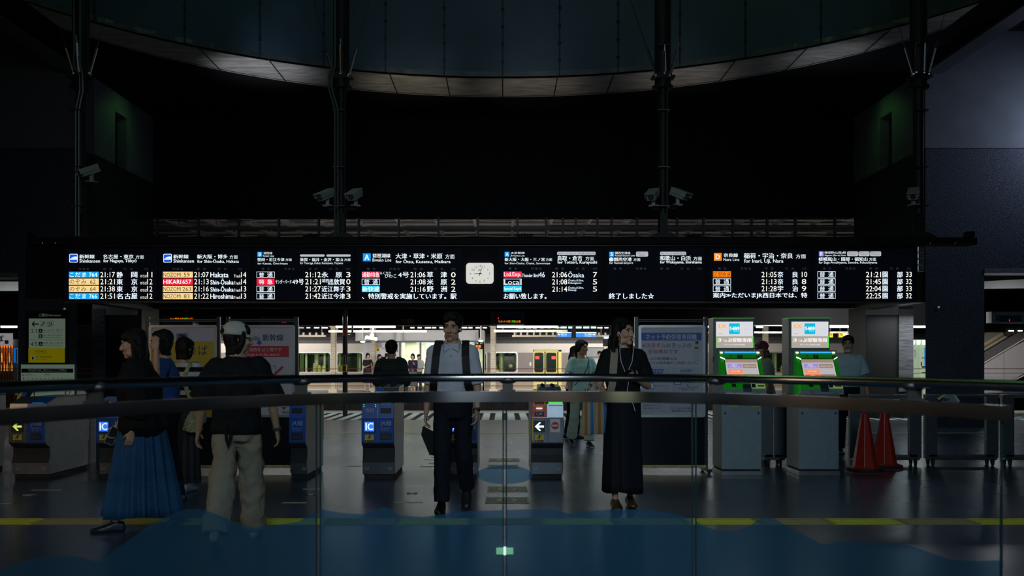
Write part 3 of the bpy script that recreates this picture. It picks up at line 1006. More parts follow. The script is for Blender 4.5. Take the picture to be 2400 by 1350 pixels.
CAMW = mat('camera_housing_grey', (0.26, 0.29, 0.29), 0.4, var=0.08)
CAMG = CAMW
cams = [(207, 412, 0.85, -0.45, 'security camera tilted down on the far left mast, aimed left'), (760, 465, 0.62, -0.12, 'security camera just left of the mast beside the clock, aimed left'),
        (826, 465, 0.32, -0.12, 'security camera just right of the mast that has bent conduits'), (1523, 465, 0.38, -0.12, 'security camera just left of the bare mast'),
        (1596, 463, -0.75, -0.15, 'security camera right of the bare mast, aimed right'), (2133, 463, 0.45, -0.15, 'security camera left of the far right mast')]
for px, py, yaw, pitch, lab in cams:
    base = W(px + (8 if yaw > 0 else -8), py + 19 if py > 430 else py + 16, ZB - 0.05)
    t = thing('security_camera', lab, 'camera', base, group='security cameras on the masts')
    p = base + Vector((0, 0, 0.02))
    mb = MB()
    mb.cbox(base + Vector((0, 0, 0.012)), (0.14, 0.12, 0.014))
    mb.build('mount_plate', GREYP, t)
    mb = MB()
    mb.cbox(base + Vector((0, 0, 0.07)), (0.05, 0.05, 0.11))
    mb.ell(base + Vector((0, 0, 0.13)), (0.035, 0.035, 0.035), nu=10, nv=6)
    mb.build('bracket', GREYP, t)
    R = Euler((0.42, 0, -yaw), 'XYZ')
    M = Matrix.Translation(base + Vector((0, 0, 0.185))) @ R.to_matrix().to_4x4()
    mb = MB()
    hx, hz = 0.068, 0.055
    prof = [(-hx, -hz), (hx, -hz), (hx, hz * 0.7), (hx * 0.8, hz), (-hx * 0.8, hz), (-hx, hz * 0.7)]
    mb.prism(prof, 'y', -0.17, 0.1, M)
    mb.build('housing', CAMW, t, bevel=0.006)
    mb = MB()
    mb.box(-hx - 0.012, -0.23, hz, hx + 0.012, 0.1, hz + 0.012, M)
    mb.box(-hx - 0.012, -0.21, -0.01, -hx - 0.004, 0.08, hz, M)
    mb.box(hx + 0.004, -0.21, -0.01, hx + 0.012, 0.08, hz, M)
    mb.build('sun_hood', CAMG, t)
    mb = MB()
    mb.lathe([(0.042, 0), (0.045, -0.02), (0.03, -0.024)], M @ Vector((0, -0.165, 0)), 12, 'y')
    mb.build('lens', RUBBER, t)
    mxs = min((183, 797, 1556, 2159), key=lambda q: abs(q - px))
    mb = MB()
    xm = WX(mxs, ZB)
    xm += 0.081 if base.x > xm else -0.081
    mb.box(min(xm, base.x), ZB - 0.06, base.z - 0.035, max(xm, base.x), ZB + 0.02, base.z + 0.006)
    mb.build('arm', BLACK, t)

# ------------------------------------------------------------------ curved glass balustrade in the foreground
def rail_y(x, off=0.0):
    d = x - 0.10
    return 5.15 - 0.209 * d * d - 0.133 * d ** 4 - off


def rail_x(px):
    """X on the balustrade curve that is seen at picture column px (the curve itself is a real 3-D line)"""
    lo, hi = -2.6, 2.6
    for _ in range(50):
        m_ = (lo + hi) / 2
        if CX + F * m_ / rail_y(m_) < px:
            lo = m_
        else:
            hi = m_
    return lo


def film_material():
    m = bpy.data.materials.new('blue_wave_film')
    m.use_nodes = True
    nt = m.node_tree
    nt.nodes.remove(nt.nodes['Principled BSDF'])
    out = nt.nodes['Material Output']
    tr = nt.nodes.new('ShaderNodeBsdfTransparent')
    tr.inputs['Color'].default_value = (0.36, 0.56, 0.70, 1)
    di = nt.nodes.new('ShaderNodeBsdfDiffuse')
    di.inputs['Color'].default_value = (0.08, 0.28, 0.49, 1)
    tl = nt.nodes.new('ShaderNodeBsdfTranslucent')
    tl.inputs['Color'].default_value = (0.08, 0.28, 0.49, 1)
    m1 = nt.nodes.new('ShaderNodeMixShader')
    m1.inputs[0].default_value = 0.4
    m2 = nt.nodes.new('ShaderNodeMixShader')
    m2.inputs[0].default_value = 0.40
    nt.links.new(di.outputs[0], m1.inputs[1])
    nt.links.new(tl.outputs[0], m1.inputs[2])
    nt.links.new(tr.outputs[0], m2.inputs[1])
    nt.links.new(m1.outputs[0], m2.inputs[2])
    nt.links.new(m2.outputs[0], out.inputs['Surface'])
    return m


def glass_material(name, tint=(0.93, 0.97, 0.96), refl=0.6, rough=0.0):
    m = bpy.data.materials.new(name)
    m.use_nodes = True
    nt = m.node_tree
    nt.nodes.remove(nt.nodes['Principled BSDF'])
    out = nt.nodes['Material Output']
    tr = nt.nodes.new('ShaderNodeBsdfTransparent')
    tr.inputs['Color'].default_value = (*tint, 1)
    gl = nt.nodes.new('ShaderNodeBsdfGlossy')
    gl.inputs['Roughness'].default_value = rough
    fr = nt.nodes.new('ShaderNodeFresnel')
    fr.inputs['IOR'].default_value = 1.45
    mx = nt.nodes.new('ShaderNodeMixShader')
    nt.links.new(math_node(nt, 'MULTIPLY', fr.outputs[0], refl), mx.inputs[0])
    nt.links.new(tr.outputs[0], mx.inputs[1])
    nt.links.new(gl.outputs[0], mx.inputs[2])
    nt.links.new(mx.outputs[0], out.inputs['Surface'])
    return m


GLASS = glass_material('clear_glass', refl=0.12)
FILM = film_material()
EDGE = mat('green_glass_edge', (0.012, 0.04, 0.042), 0.2, var=0.1, spec=0.25)
x_end = rail_x(2366)
bal = thing('glass_balustrade', 'curved glass balustrade with steel rails and blue wave film across the foreground', 'railing', (0.1, 5.15, 0))
RS = mat('rail_steel', (0.50, 0.48, 0.47), 0.16, 1.0, var=0.12, scale=5)
xs = [-2.15 + (2.15 + 2.1) * i / 160 for i in range(161)]
ZH, ZF = 1.35 - 0.0883, 1.1635
mb = MB()
mb.tube([(x, rail_y(x), ZH) for x in xs], 0.0215, 14)
mb.build('handrail', RS, bal, smooth='all')
mb = MB()
xf = [-2.15 + (2.15 + x_end) * i / 160 for i in range(161)]
mb.loft([[(x, rail_y(x) - 0.015, ZF - 0.0275), (x, rail_y(x) - 0.015, ZF + 0.0275), (x, rail_y(x) + 0.045, ZF + 0.0275), (x, rail_y(x) + 0.045, ZF - 0.0275)] for x in xf])
mb.build('flat_rail', RS, bal, smooth=True)
for px in (222, 706, 1190, 1680, 2142):
    x = rail_x(px)
    y = rail_y(x)
    mb = MB()
    mb.box(x - 0.028, y - 0.012, ZF + 0.0275, x + 0.028, y + 0.012, ZH - 0.012)
    mb.ell((x, y, ZH - 0.012), (0.05, 0.026, 0.022), nu=12, nv=8)
    mb.box(x - 0.04, y - 0.014, ZF + 0.0275, x + 0.04, y + 0.04, ZF + 0.036)
    mb.build('rail_bracket', mat('bracket_dark_steel', (0.09, 0.085, 0.085), 0.4, 0.8, var=.1), bal, smooth=True)
WAVE = [(-220, 1345), (-60, 1340), (0, 1335), (30, 1322), (65, 1313), (143, 1302), (190, 1306), (230, 1318), (262, 1293), (310, 1260), (345, 1236), (383, 1213), (433, 1194), (467, 1193), (493, 1200),
        (533, 1216), (566, 1231), (593, 1237), (627, 1233), (667, 1228), (700, 1222), (733, 1203), (747, 1193), (800, 1202), (850, 1206), (880, 1196), (900, 1190), (915, 1194), (935, 1207), (990, 1212),
        (1060, 1203), (1100, 1198), (1183, 1196), (1240, 1194), (1290, 1194), (1310, 1198), (1335, 1204), (1355, 1202), (1400, 1196), (1450, 1194), (1500, 1195), (1550, 1199), (1590, 1207), (1610, 1213),
        (1628, 1219), (1650, 1235), (1690, 1245), (1730, 1243), (1760, 1231), (1780, 1216), (1795, 1211), (1815, 1215), (1840, 1230), (1900, 1262), (1925, 1275), (1945, 1275), (1965, 1269), (1990, 1270),
        (2080, 1274), (2130, 1277), (2180, 1295), (2230, 1312), (2280, 1315), (2380, 1313), (2500, 1320)]


def wave_z(x):
    y = rail_y(x)
    px = CX + F * x / y
    for (a, b), (c_, d) in zip(WAVE, WAVE[1:]):
        if a <= px <= c_:
            t = (px - a) / (c_ - a)
            return WZ(b + (d - b) * t, y)
    return WZ(1340, y)


joints = [-2.12, rail_x(745), rail_x(1183), rail_x(1628), x_end]
for k, (xa, xb) in enumerate(zip(joints, joints[1:])):
    g = 0.008
    n = 50
    sx = [xa + g + (xb - xa - 2 * g) * i / n for i in range(n + 1)]
    mb = MB()
    mb.loft([[(x, rail_y(x) + 0.015, 0.06), (x, rail_y(x) + 0.015, ZF - 0.0275)] for x in sx], cap=False, closed=False)
    pane = mb.build('glass_panel', GLASS, bal)
    mb = MB()
    for x in (xa + g, xb - g):
        mb.box(x - 0.0035, rail_y(x) + 0.011, 0.06, x + 0.0035, rail_y(x) + 0.019, ZF - 0.0275)
        mb.cut()
    mb.build('polished_edge', EDGE, pane)
    n = 110
    sx = [xa + g + (xb - xa - 2 * g) * i / n for i in range(n + 1)]
    mb = MB()
    mb.loft([[(x, rail_y(x) + 0.004, 0.06), (x, rail_y(x) + 0.004, wave_z(x))] for x in sx], cap=False, closed=False)
    if k in (1, 2):
        yy = rail_y(0)
        s_ = -1 if k == 1 else 1
        xj = xb - g if k == 1 else xa + g
        R_ = 0.138
        mb.loft([[(xj + s_ * R_ * i / 20, rail_y(xj) + 0.004, WZ(1113, yy) - 0.048 * math.sqrt(max(0, 1 - (i / 20) ** 2))), (xj + s_ * R_ * i / 20, rail_y(xj) + 0.004, WZ(1113, yy) + 0.048 * math.sqrt(max(0, 1 - (i / 20) ** 2)))] for i in range(21)], cap=False, closed=False)
    fl = mb.build('blue_film', FILM, pane)
    fl['label'] = 'translucent blue wave pattern on the glass'
mb = MB()
mb.loft([[(x, rail_y(x) - 0.03, 0.0), (x, rail_y(x) - 0.03, 0.07), (x, rail_y(x) + 0.06, 0.07), (x, rail_y(x) + 0.06, 0.0)] for x in xf])
mb.build('base_channel', DSTEEL, bal)
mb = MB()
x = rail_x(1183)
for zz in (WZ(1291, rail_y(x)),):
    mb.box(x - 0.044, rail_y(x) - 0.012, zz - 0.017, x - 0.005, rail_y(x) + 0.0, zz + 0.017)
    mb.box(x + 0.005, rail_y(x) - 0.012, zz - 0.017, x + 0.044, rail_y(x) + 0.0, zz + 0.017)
mb.build('glow_clamp', glow('clamp_glow_green', (0.22, 0.62, 0.36), 0.5), bal, bevel=0.003)  # green glow given to the clamp blocks as emission
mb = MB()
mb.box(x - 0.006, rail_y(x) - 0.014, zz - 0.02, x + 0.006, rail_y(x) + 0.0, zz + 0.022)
mb.build('glow_core', glow('clamp_glow_white', (0.75, 1.0, 0.92), 0.9), bal)  # brighter emissive strip between the clamp blocks

# ------------------------------------------------------------------ yellow tactile strip and stickers on the floor
TY = [paint('tactile_yellow', (0.62, 0.58, 0.04), 0.5), paint('tactile_worn_tan', (0.40, 0.30, 0.12), 0.55)]
for k in range(-9, 10):
    x0 = 0.02 + k * 0.60 + 0.30
    if abs(x0) > 5.8:
        continue
    for half in (0, 1):
        xa = x0 + half * 0.3
    mb = MB()
    mb.box(x0 + 0.003, 8.19, 0, x0 + 0.597, 8.49, 0.004)
    for j in range(4):
        mb.box(x0 + 0.03, 8.225 + j * 0.072, 0.004, x0 + 0.57, 8.25 + j * 0.072, 0.009)
    side = 'left' if x0 < 0 else 'right'
    ords = ['', 'first', 'second', 'third', 'fourth', 'fifth', 'sixth', 'seventh', 'eighth', 'ninth', 'tenth']
    n_ = (k + 1) if k >= 0 else -k
    o = mb.build('tactile_tile', TY[k % 2], None)
    tag(o, '%s %s tactile paving slab, %s from the middle glass joint towards the %s' % (('bright', 'yellow') if k % 2 == 0 else ('worn', 'tan'), 'ribbed', ords[n_], side), 'paving tile', 'tactile paving strip')
    o.location = (0, 0, 0)
STKR = paint('sticker_black', (0.012, 0.016, 0.014), 0.4)
STKY = paint('sticker_lime', (0.55, 0.62, 0.18), 0.5)
for px0, px1, py0, py1, lab in ((1137, 1240, 1166, 1180, 'black floor sticker with lime corners nearest the balustrade, between the gates'), (1142, 1237, 1141, 1153, 'black floor sticker with lime corners, second from the balustrade'),
                                (1145, 1218, 1075, 1082, 'small black floor sticker farthest from the balustrade, between the gates'), (1142, 1215, 1090, 1098, 'black floor sticker with lime corners third from the balustrade')):
    z0, z1 = 1.35 * F / (py1 - CY), 1.35 * F / (py0 - CY)
    xa, xb = WX(px0, z0), WX(px1, z0)
    mb = MB()
    mb.box(xa, z0, 0, xb, z1, 0.003)
    mb.mi = 1
    e = 0.014
    for a, b, c_, d in ((xa, z0, xa + e, z1), (xb - e, z0, xb, z1), (xa, z1 - e, xa + 0.13, z1), (xb - 0.13, z1 - e, xb, z1), (xa, z0, xa + 0.13, z0 + e), (xb - 0.13, z0, xb, z0 + e)):
        mb.box(a, b, 0.003, c_, d, 0.0045)
    xm, zm, hh = (xa + xb) / 2, (z0 + z1) / 2, (z1 - z0) * 0.35
    for s in (-1, 1):
        mb.prism([(xm + s * 0.04, zm - hh), (xm + s * 0.12, zm), (xm + s * 0.04, zm + hh), (xm + s * 0.06, zm)], 'z', 0.003, 0.0045)
    o = mb.build('floor_sticker', [STKR, STKY])
    tag(o, lab, 'sticker', 'floor stickers before the gates')
FL = paint('pale_floor_paint', (0.50, 0.52, 0.34), 0.5)
n_ = 0
for px0, px1, py, nm in ((73, 143, 1149, 'left of the blue skirt, near the first gate'), (0, 24, 1181, 'at the left edge of the floor'), (710, 760, 1147, 'at the first glass joint'), (661, 718, 1179, 'right of the khaki trousers'),
                         (925, 990, 1178, 'in front of the gate beside the walking man'), (811, 846, 1094, 'left of the gate beside the walking man'), (984, 1032, 1094, 'left of the walking man, nearest'), (1004, 1023, 1086, 'short, left of the walking man'),
                         (994, 1032, 1078, 'left of the walking man, third'), (1010, 1032, 1072, 'short and far, left of the walking man'), (1004, 1032, 1066, 'farthest left of the walking man'), (1323, 1341, 1071, 'right of the red gate'), (1333, 1353, 1086, 'right of the red gate, nearer'),
                         (46, 80, 1162, 'small, left before the first gate'), (715, 740, 1160, 'small, by the first glass joint'), (953, 977, 1158, 'small, before the gate beside the walking man')):
    z = 1.35 * F / (py - CY)
    mb = MB()
    if 'small' in nm:
        a, b = WX(px0, z), WX(px1, z)
        for q in ((a, z, b, z + 0.02), (a, z + 0.06, b, z + 0.08), (a, z, a + 0.03, z + 0.08), (b - 0.03, z, b, z + 0.08)):
            mb.box(q[0], q[1], 0, q[2], q[3], 0.003)
    else:
        mb.box(WX(px0, z), z, 0, WX(px1, z), z + 0.035, 0.003)
    tag(mb.build('floor_mark', FL), 'pale painted mark on the floor ' + nm, 'floor mark', 'guide marks on the floor')

# ------------------------------------------------------------------ ticket gates
GS = mat('gate_steel', (0.19, 0.205, 0.235), 0.32, 0.7, var=0.12, scale=6)
GD = mat('gate_dark_plastic', (0.03, 0.032, 0.036), 0.4, var=0.15)
GB = paint('gate_blue', (0.008, 0.085, 0.46), 0.35)
ICB = glow('ic_display_blue', (0.05, 0.22, 1.0), 1.0)
ICW = glow('ic_display_white', (0.75, 0.9, 1.0), 1.2)
ARROWY = glow('arrow_lime', (0.75, 0.85, 0.15), 0.9)
GREENL = glow('green_led', (0.1, 0.85, 0.1), 1.0)
TEAL = glow('teal_display', (0.01, 0.20, 0.28), 0.7)
PALED = glow('pale_green_display', (0.45, 0.70, 0.50), 0.6)
PRINT = paint('pale_grey_print', (0.45, 0.52, 0.62))
ZG = 11.25


def runner(mb, x, z, s, y):
    """small pictogram of a hurrying figure"""
    def L(a, b, wd):
        a, b = Vector((x + a[0] * s, y, z + a[1] * s)), Vector((x + b[0] * s, y, z + b[1] * s))
        d = (b - a).normalized()
        n__ = Vector((d.z, 0, -d.x)) * wd * s
        mb.quad(a - n__, a + n__, b + n__, b - n__)
    mb.quad(*[(x + (0.1 + 0.11 * math.cos(t * PI / 4)) * s, y, z + (0.42 + 0.11 * math.sin(t * PI / 4)) * s) for t in range(8)])
    L((0.08, 0.32), (-0.05, -0.02), 0.1)
    L((-0.05, 0.0), (0.12, -0.2), 0.055)
    L((0.12, -0.2), (0.02, -0.42), 0.05)
    L((-0.05, 0.0), (-0.2, -0.2), 0.055)
    L((-0.2, -0.2), (-0.4, -0.16), 0.05)
    L((0.05, 0.28), (0.3, 0.14), 0.04)
    L((0.05, 0.26), (-0.25, 0.2), 0.04)
    L((0.3, 0.14), (0.42, 0.3), 0.035)


def gate(px0, px1, cols, label, tower=True, length=1.15):
    """cols: list of column kinds from left to right"""
    x0, x1 = WX(px0, ZG), WX(px1, ZG)
    t = thing('ticket_gate', label, 'ticket gate', ((x0 + x1) / 2, ZG + length / 2, 0), group='automatic ticket gates')
    P = [(0.0, .42), (0.0, .70), (.035, .86), (.30, .925), (length, .925), (length, .40), (length - .04, .33), (length - .04, .05), (.10, .05), (.075, .19), (.13, .27), (.12, .35), (.015, .405)]
    mb = MB()
    mb.prism([(ZG + a, b) for a, b in P], 'x', x0, x1)
    mb.build('body', GS, t, bevel=0.006)
    mb = MB()
    mb.box(x0 + 0.015, ZG + 0.12, 0, x1 - 0.015, ZG + length - 0.06, 0.05)
    mb.build('plinth', RUBBER, t)
    mb = MB()
    mb.prism([(ZG + 0.118, .345), (ZG + 0.128, .275), (ZG + 0.071, .19), (ZG + 0.064, .19), (ZG + 0.11, .275), (ZG + 0.10, .345)], 'x', x0 + 0.002, x1 - 0.002)
    mb.build('recess_panel', GD, t)
    mb = MB()
    xm = (x0 + x1) / 2
    for s, ch in ((-1, '◁'), (1, '△')):
        if x1 - x0 < 0.25 and s < 0:
            continue
        xc = xm + s * (x1 - x0) * 0.36
        mb.text('○', xc - 0.022, 0.105, xc + 0.022, 0.15, ZG + 0.085, 0.0)
        mb.text(ch, xc - 0.012, 0.118, xc + 0.012, 0.138, ZG + 0.085, 0.0)
        mb.cut()
    mb.build('jack_mark', PRINT, t)
    if tower:
        mb = MB()
        mb.prism([(ZG + 0.50, .925), (ZG + 0.56, 1.035), (ZG + length, 1.055), (ZG + length, .925)], 'x', x0 + 0.10, x1 - 0.0)
        tw = mb.build('sensor_tower', GS, t, bevel=0.008)
        mb = MB()
        for a in (0.62, 0.8, 0.95):
            for bx in (x0 + 0.16, x1 - 0.09):
                mb.ell((bx, ZG + a, 1.05), (0.022, 0.03, 0.022), nu=8, nv=6)
                mb.cut()
        mb.build('sensor', RUBBER, tw)
        mb = MB()
        mb.box(x0 + 0.10, ZG + 0.525, .93, x0 + 0.10 + 0.095, ZG + 0.545, 1.03)
        mb.build('tower_end', GB if 'qr' not in cols else DGREY, tw)
    n = len(cols)
    for i, kind in enumerate(cols):
        a, b = x0 + (x1 - x0) * i / n + 0.004, x0 + (x1 - x0) * (i + 1) / n - 0.004
        wd, c_ = b - a, (a + b) / 2
        blue = kind in ('ic', 'jr', 'blank')
        yf = ZG - 0.006
        mb = MB()
        mb.box(a, yf, .425, b, ZG, .705)
        fp = mb.build('front_panel', GB if blue else GS, t, bevel=0.003)
        # sloped console
        mb = MB()
        mb.prism([(ZG - 0.004, .71), (ZG + 0.028, .862), (ZG + 0.30, .932), (ZG + 0.30, .92), (ZG + 0.035, .85), (ZG + 0.004, .71)], 'x', a, b)
        co = mb.build('console', GB if blue else (REDP if kind == 'qr' else GS), t)
        ys = ZG + 0.004
        if kind in ('ic', 'arrow', 'qr'):
            zc = .605
            mb = MB()
            mb.box(c_ - 0.066, yf - 0.006, zc - 0.066, c_ + 0.066, yf, zc + 0.066)
            mb.build('display_frame', GD, fp)
            mb = MB()
            if kind == 'ic':
                mb.quad(*[(c_ + u * 0.054, yf - 0.007, zc + v_ * 0.054) for u, v_ in ((-1, -1), (1, -1), (1, 1), (-1, 1))])
                mb.mi = 1
                mb.text('IC', c_ - 0.043, zc - 0.04, c_ + 0.043, zc + 0.04, yf - 0.009, 0.03)
                mb.build('display', [ICB, ICW], fp)
            else:
                P_ = [(-0.9, 0), (0.0, 0.85), (0.25, 0.85), (0.25, 0.65), (-0.2, 0.2), (0.9, 0.2), (0.9, -0.2), (-0.2, -0.2), (0.25, -0.65), (0.25, -0.85), (0, -0.85)]
                mb.quad(*[(c_ + u * 0.058, yf - 0.008, zc + v_ * 0.058) for u, v_ in P_])
                mb.build('arrow_display', [ARROWY if kind == 'arrow' else ICW], fp)
            mb = MB()
            zs = .47
            mb.quad(*[(c_ + u * 0.05, yf - 0.002, zs + v_) for u, v_ in ((-1, -0.02), (1, -0.02), (1, 0.042), (-1, 0.042))])
            mb.mi = 1
            mb.quad(*[(c_ + u * 0.05, yf - 0.002, zs + v_) for u, v_ in ((-1, -0.042), (1, -0.042), (1, -0.02), (-1, -0.02))])
            runner(mb, c_, zs + 0.012, 0.062, yf - 0.004)
            mb.mi = 0
            mb.prism([(c_ - 0.044, zs - 0.04), (c_ - 0.024, zs - 0.04), (c_ - 0.034, zs - 0.023)], 'y', yf - 0.004, yf - 0.003)
            mb.text('飛び出し注意', c_ - 0.018, zs - 0.037, c_ + 0.046, zs - 0.026, yf - 0.004)
            mb.build('warning_sticker', [YELLOWP, INK], fp)
        if kind == 'ic':
            mb = MB()
            mb.quad((c_ - 0.055, ZG + 0.026, .835), (c_ + 0.055, ZG + 0.026, .835), (c_ + 0.055, ZG + 0.06, .878), (c_ - 0.055, ZG + 0.06, .878))
            mb.build('reader_screen', PALED, co)
            mb = MB()
            mb.text('専用', c_ - 0.05, .762, c_ + 0.05, .81, ZG + 0.004, .02)
            mb.build('console_lettering', PRINT, co)
            mb = MB()
            for s in (-1, 1):
                for z_ in (.80, .83, .85):
                    mb.ell((c_ + s * 0.066, ZG + 0.02, z_), (0.006, 0.006, 0.006), nu=6, nv=4)
                    mb.cut()
            mb.build('indicator', GREENL, co)
        if kind == 'jr':
            mb = MB()
            mb.text('JR線', c_ - 0.062, .605, c_ + 0.066, .672, yf - 0.002, 0.0)
            mb.text('(中央改札)', c_ - 0.06, .573, c_ + 0.06, .592, yf - 0.002)
            mb.text('JR Lines', c_ - 0.045, .552, c_ + 0.035, .566, yf - 0.002)
            mb.build('gate_lettering', PRINT, fp)
            mb = MB()
            mb.box(c_ - 0.062, yf - 0.008, .455, c_ + 0.066, yf, .535)
            mb.build('ticket_slot', GD, fp, bevel=0.006)
            mb = MB()
            mb.text('切 符', c_ - 0.035, .475, c_ + 0.03, .492, yf - 0.01)
            mb.build('slot_lettering', paint('worn_print', (0.12, 0.13, 0.12)), fp)
            mb = MB()
            mb.quad((c_ - 0.066, ZG + 0.022, .83), (c_ + 0.066, ZG + 0.022, .83), (c_ + 0.066, ZG + 0.05, .872), (c_ - 0.066, ZG + 0.05, .872))
            mb.mi = 1
            mb.text('JR線', c_ - 0.05, .842, c_ + 0.05, .868, ZG + 0.02)
            mb.build('teal_screen', [TEAL, PRINT], co)
            mb = MB()
            mb.box(c_ - 0.06, ZG - 0.004, .755, c_ + 0.06, ZG + 0.03, .81)
            mb.build('upper_slot', GD, co, bevel=0.005)
        if kind == 'qr':
            mb = MB()
            mb.box(c_ - 0.05, ZG - 0.008, .722, c_ + 0.05, ZG + 0.01, .768)
            mb.mi = 1
            mb.text('QR', c_ - 0.038, .728, c_ + 0.038, .762, ZG - 0.01, .01)
            mb.build('qr_plate', [INK, WHITE], co)
            mb = MB()
            P_ = rrect(c_ - 0.07, .828, c_ + 0.07, .895, 0.015)
            P2 = rrect(c_ - 0.057, .84, c_ + 0.057, .883, 0.01)
            N_ = len(P_)
            mb.add([(p[0], ZG + 0.012, p[1]) for p in P_] + [(p[0], ZG + 0.012, p[1]) for p in P2], [(i, (i + 1) % N_, N_ + (i + 1) % N_, N_ + i) for i in range(N_)])
            mb.build('yellow_reader_rim', YELLOWP, co)
            mb = MB()
            mb.box(c_ - 0.035, ZG + 0.0, .80, c_ + 0.035, ZG + 0.012, .818)
            mb.build('slot_lamp', glow('slot_lamp_pink', (1.0, 0.75, 0.85), 0.9), co)
            mb = MB()
            mb.box(a + 0.002, yf - 0.004, .45, a + 0.018, yf, .69)
            mb.build('yellow_tape', YELLOWP, fp)
        if kind == 'noentry':
            mb = MB()
            mb.quad(*[(c_ - 0.005 + u * 0.055, yf - 0.002, .615 + v_ * 0.075) for u, v_ in ((-1, -1), (1, -1), (1, 1), (-1, 1))])
            mb.mi = 1
            mb.quad(*[(c_ - 0.005 + 0.043 * math.cos(k * PI / 12), yf - 0.004, .615 + 0.043 * math.sin(k * PI / 12)) for k in range(24)])
            mb.mi = 0
            mb.quad(*[(c_ - 0.005 + u * 0.034, yf - 0.006, .615 + v_ * 0.010) for u, v_ in ((-1, -1), (1, -1), (1, 1), (-1, 1))])
            mb.build('no_entry_sign', [WHITE, REDP], fp)
            mb = MB()
            mb.quad((a + 0.01, ZG + 0.03, .862), (b - 0.005, ZG + 0.03, .862), (b - 0.005, ZG + 0.06, .885), (a + 0.01, ZG + 0.06, .885))
            mb.build('green_lamp_bar', GREENL, co)
            mb = MB()
            mb.box(a + 0.01, ZG + 0.01, .838, b - 0.005, ZG + 0.03, .846)
            mb.build('steel_strip', STEEL, co)
    return t


gate(-190, -105, ('arrow', 'jr'), 'ticket gate cut by the left edge of the picture')
g1 = gate(20, 106, ('arrow', 'jr'), 'wide ticket gate at far left showing a lime arrow', tower=False, length=1.2)
gate(225, 300, ('ic', 'jr'), 'blue ticket gate with glowing IC square beside the blue skirt', length=.72, tower=False)
gate(677, 716, ('jr',), 'narrow blue ticket gate right of the person in a white cap', tower=False)
gate(847, 923, ('ic', 'jr'), 'blue ticket gate with glowing IC square left of the walking man')
gate(1047, 1119, ('ic', 'jr'), 'ticket gate mostly hidden behind the walking man')
gate(1245, 1321, ('qr', 'noentry'), 'grey ticket gate with red QR reader and white arrow')
# arch of the far left gate
mb = MB()
zc = 0.925
yA = ZG + 0.7
pts = [W(46, 956, yA), W(50, 930, yA), W(58, 918, yA), W(72, 914, yA)]
mb.loft([[p + Vector((0, -0.1, 0)), p + Vector((0.085, -0.1, 0)), p + Vector((0.085, 0.04, 0.0)), p + Vector((0, 0.04, 0))] for p in pts])
mb.build('arch_band', GB, g1)
mb = MB()
mb.loft([[p + Vector((0.0, -0.106, 0)), p + Vector((0.035, -0.106, 0)), p + Vector((0.035, -0.1, 0)), p + Vector((0, -0.1, 0))] for p in pts])
mb.build('yellow_warning_strip', YELLOWP, g1)
mb = MB()
pp = [W(62, 950, yA), W(64, 930, yA), W(72, 919, yA), W(84, 915, yA), W(150, 913, yA + 0.4), W(163, 917, yA + 0.4), W(168, 930, yA + 0.4), W(169, 948, yA + 0.4)]
mb.tube(pp, 0.012, 8)
mb.tube([W(80, 916, yA), W(80, 948, yA)], 0.008, 6)
mb.tube([W(153, 914, yA + 0.4), W(153, 948, yA + 0.4)], 0.01, 6)
mb.build('guard_hoop', STEEL, g1, smooth=True)

# small lit post behind the second gate
t = thing('gate_post', 'short grey post with small lit green arrow sign behind the left gates', 'post', (WX(198, 13), 13.1, 0))
mb = MB()
mb.pbox(187, 930, 211, 1098, 13, 0.2)
mb.build('column', GREYP, t, bevel=0.01)
mb = MB()
mb.pbox(185, 925, 213, 931, 12.98, 0.24)
mb.build('cap', DGREY, t)
mb = MB()
mb.pquad(197, 931, 205.5, 948, 12.99)
mb.mi = 1
mb.ptext('↲', 199, 934, 204, 945, 12.985, .02)
mb.build('lit_arrow', [glow('lit_white_panel', (0.8, 1.0, 0.95), 0.9), glow('lit_green_arrow', (0.0, 0.5, 0.25), 0.8)], t)

# ------------------------------------------------------------------ framed notice stands
POST = mat('stand_steel_dark', (0.045, 0.05, 0.06), 0.3, 0.7, var=0.1)
PANEL = mat('notice_panel_white', (0.42, 0.43, 0.50), 0.4, var=0.03)
PANELY = mat('notice_panel_yellow', (0.42, 0.33, 0.02), 0.4, var=0.03)
ACRYL = mat('dark_acrylic', (0.006, 0.009, 0.016), 0.16, var=0.2)
HAZ = mat('hazard_tape_lime', (0.42, 0.42, 0.10), 0.45, var=0.3, scale=20)
ZS = 12.0
NB = paint('notice_blue', (0.01, 0.07, 0.40))
NR = paint('notice_red', (0.42, 0.012, 0.03))
NW = paint('notice_white', (0.55, 0.56, 0.62))


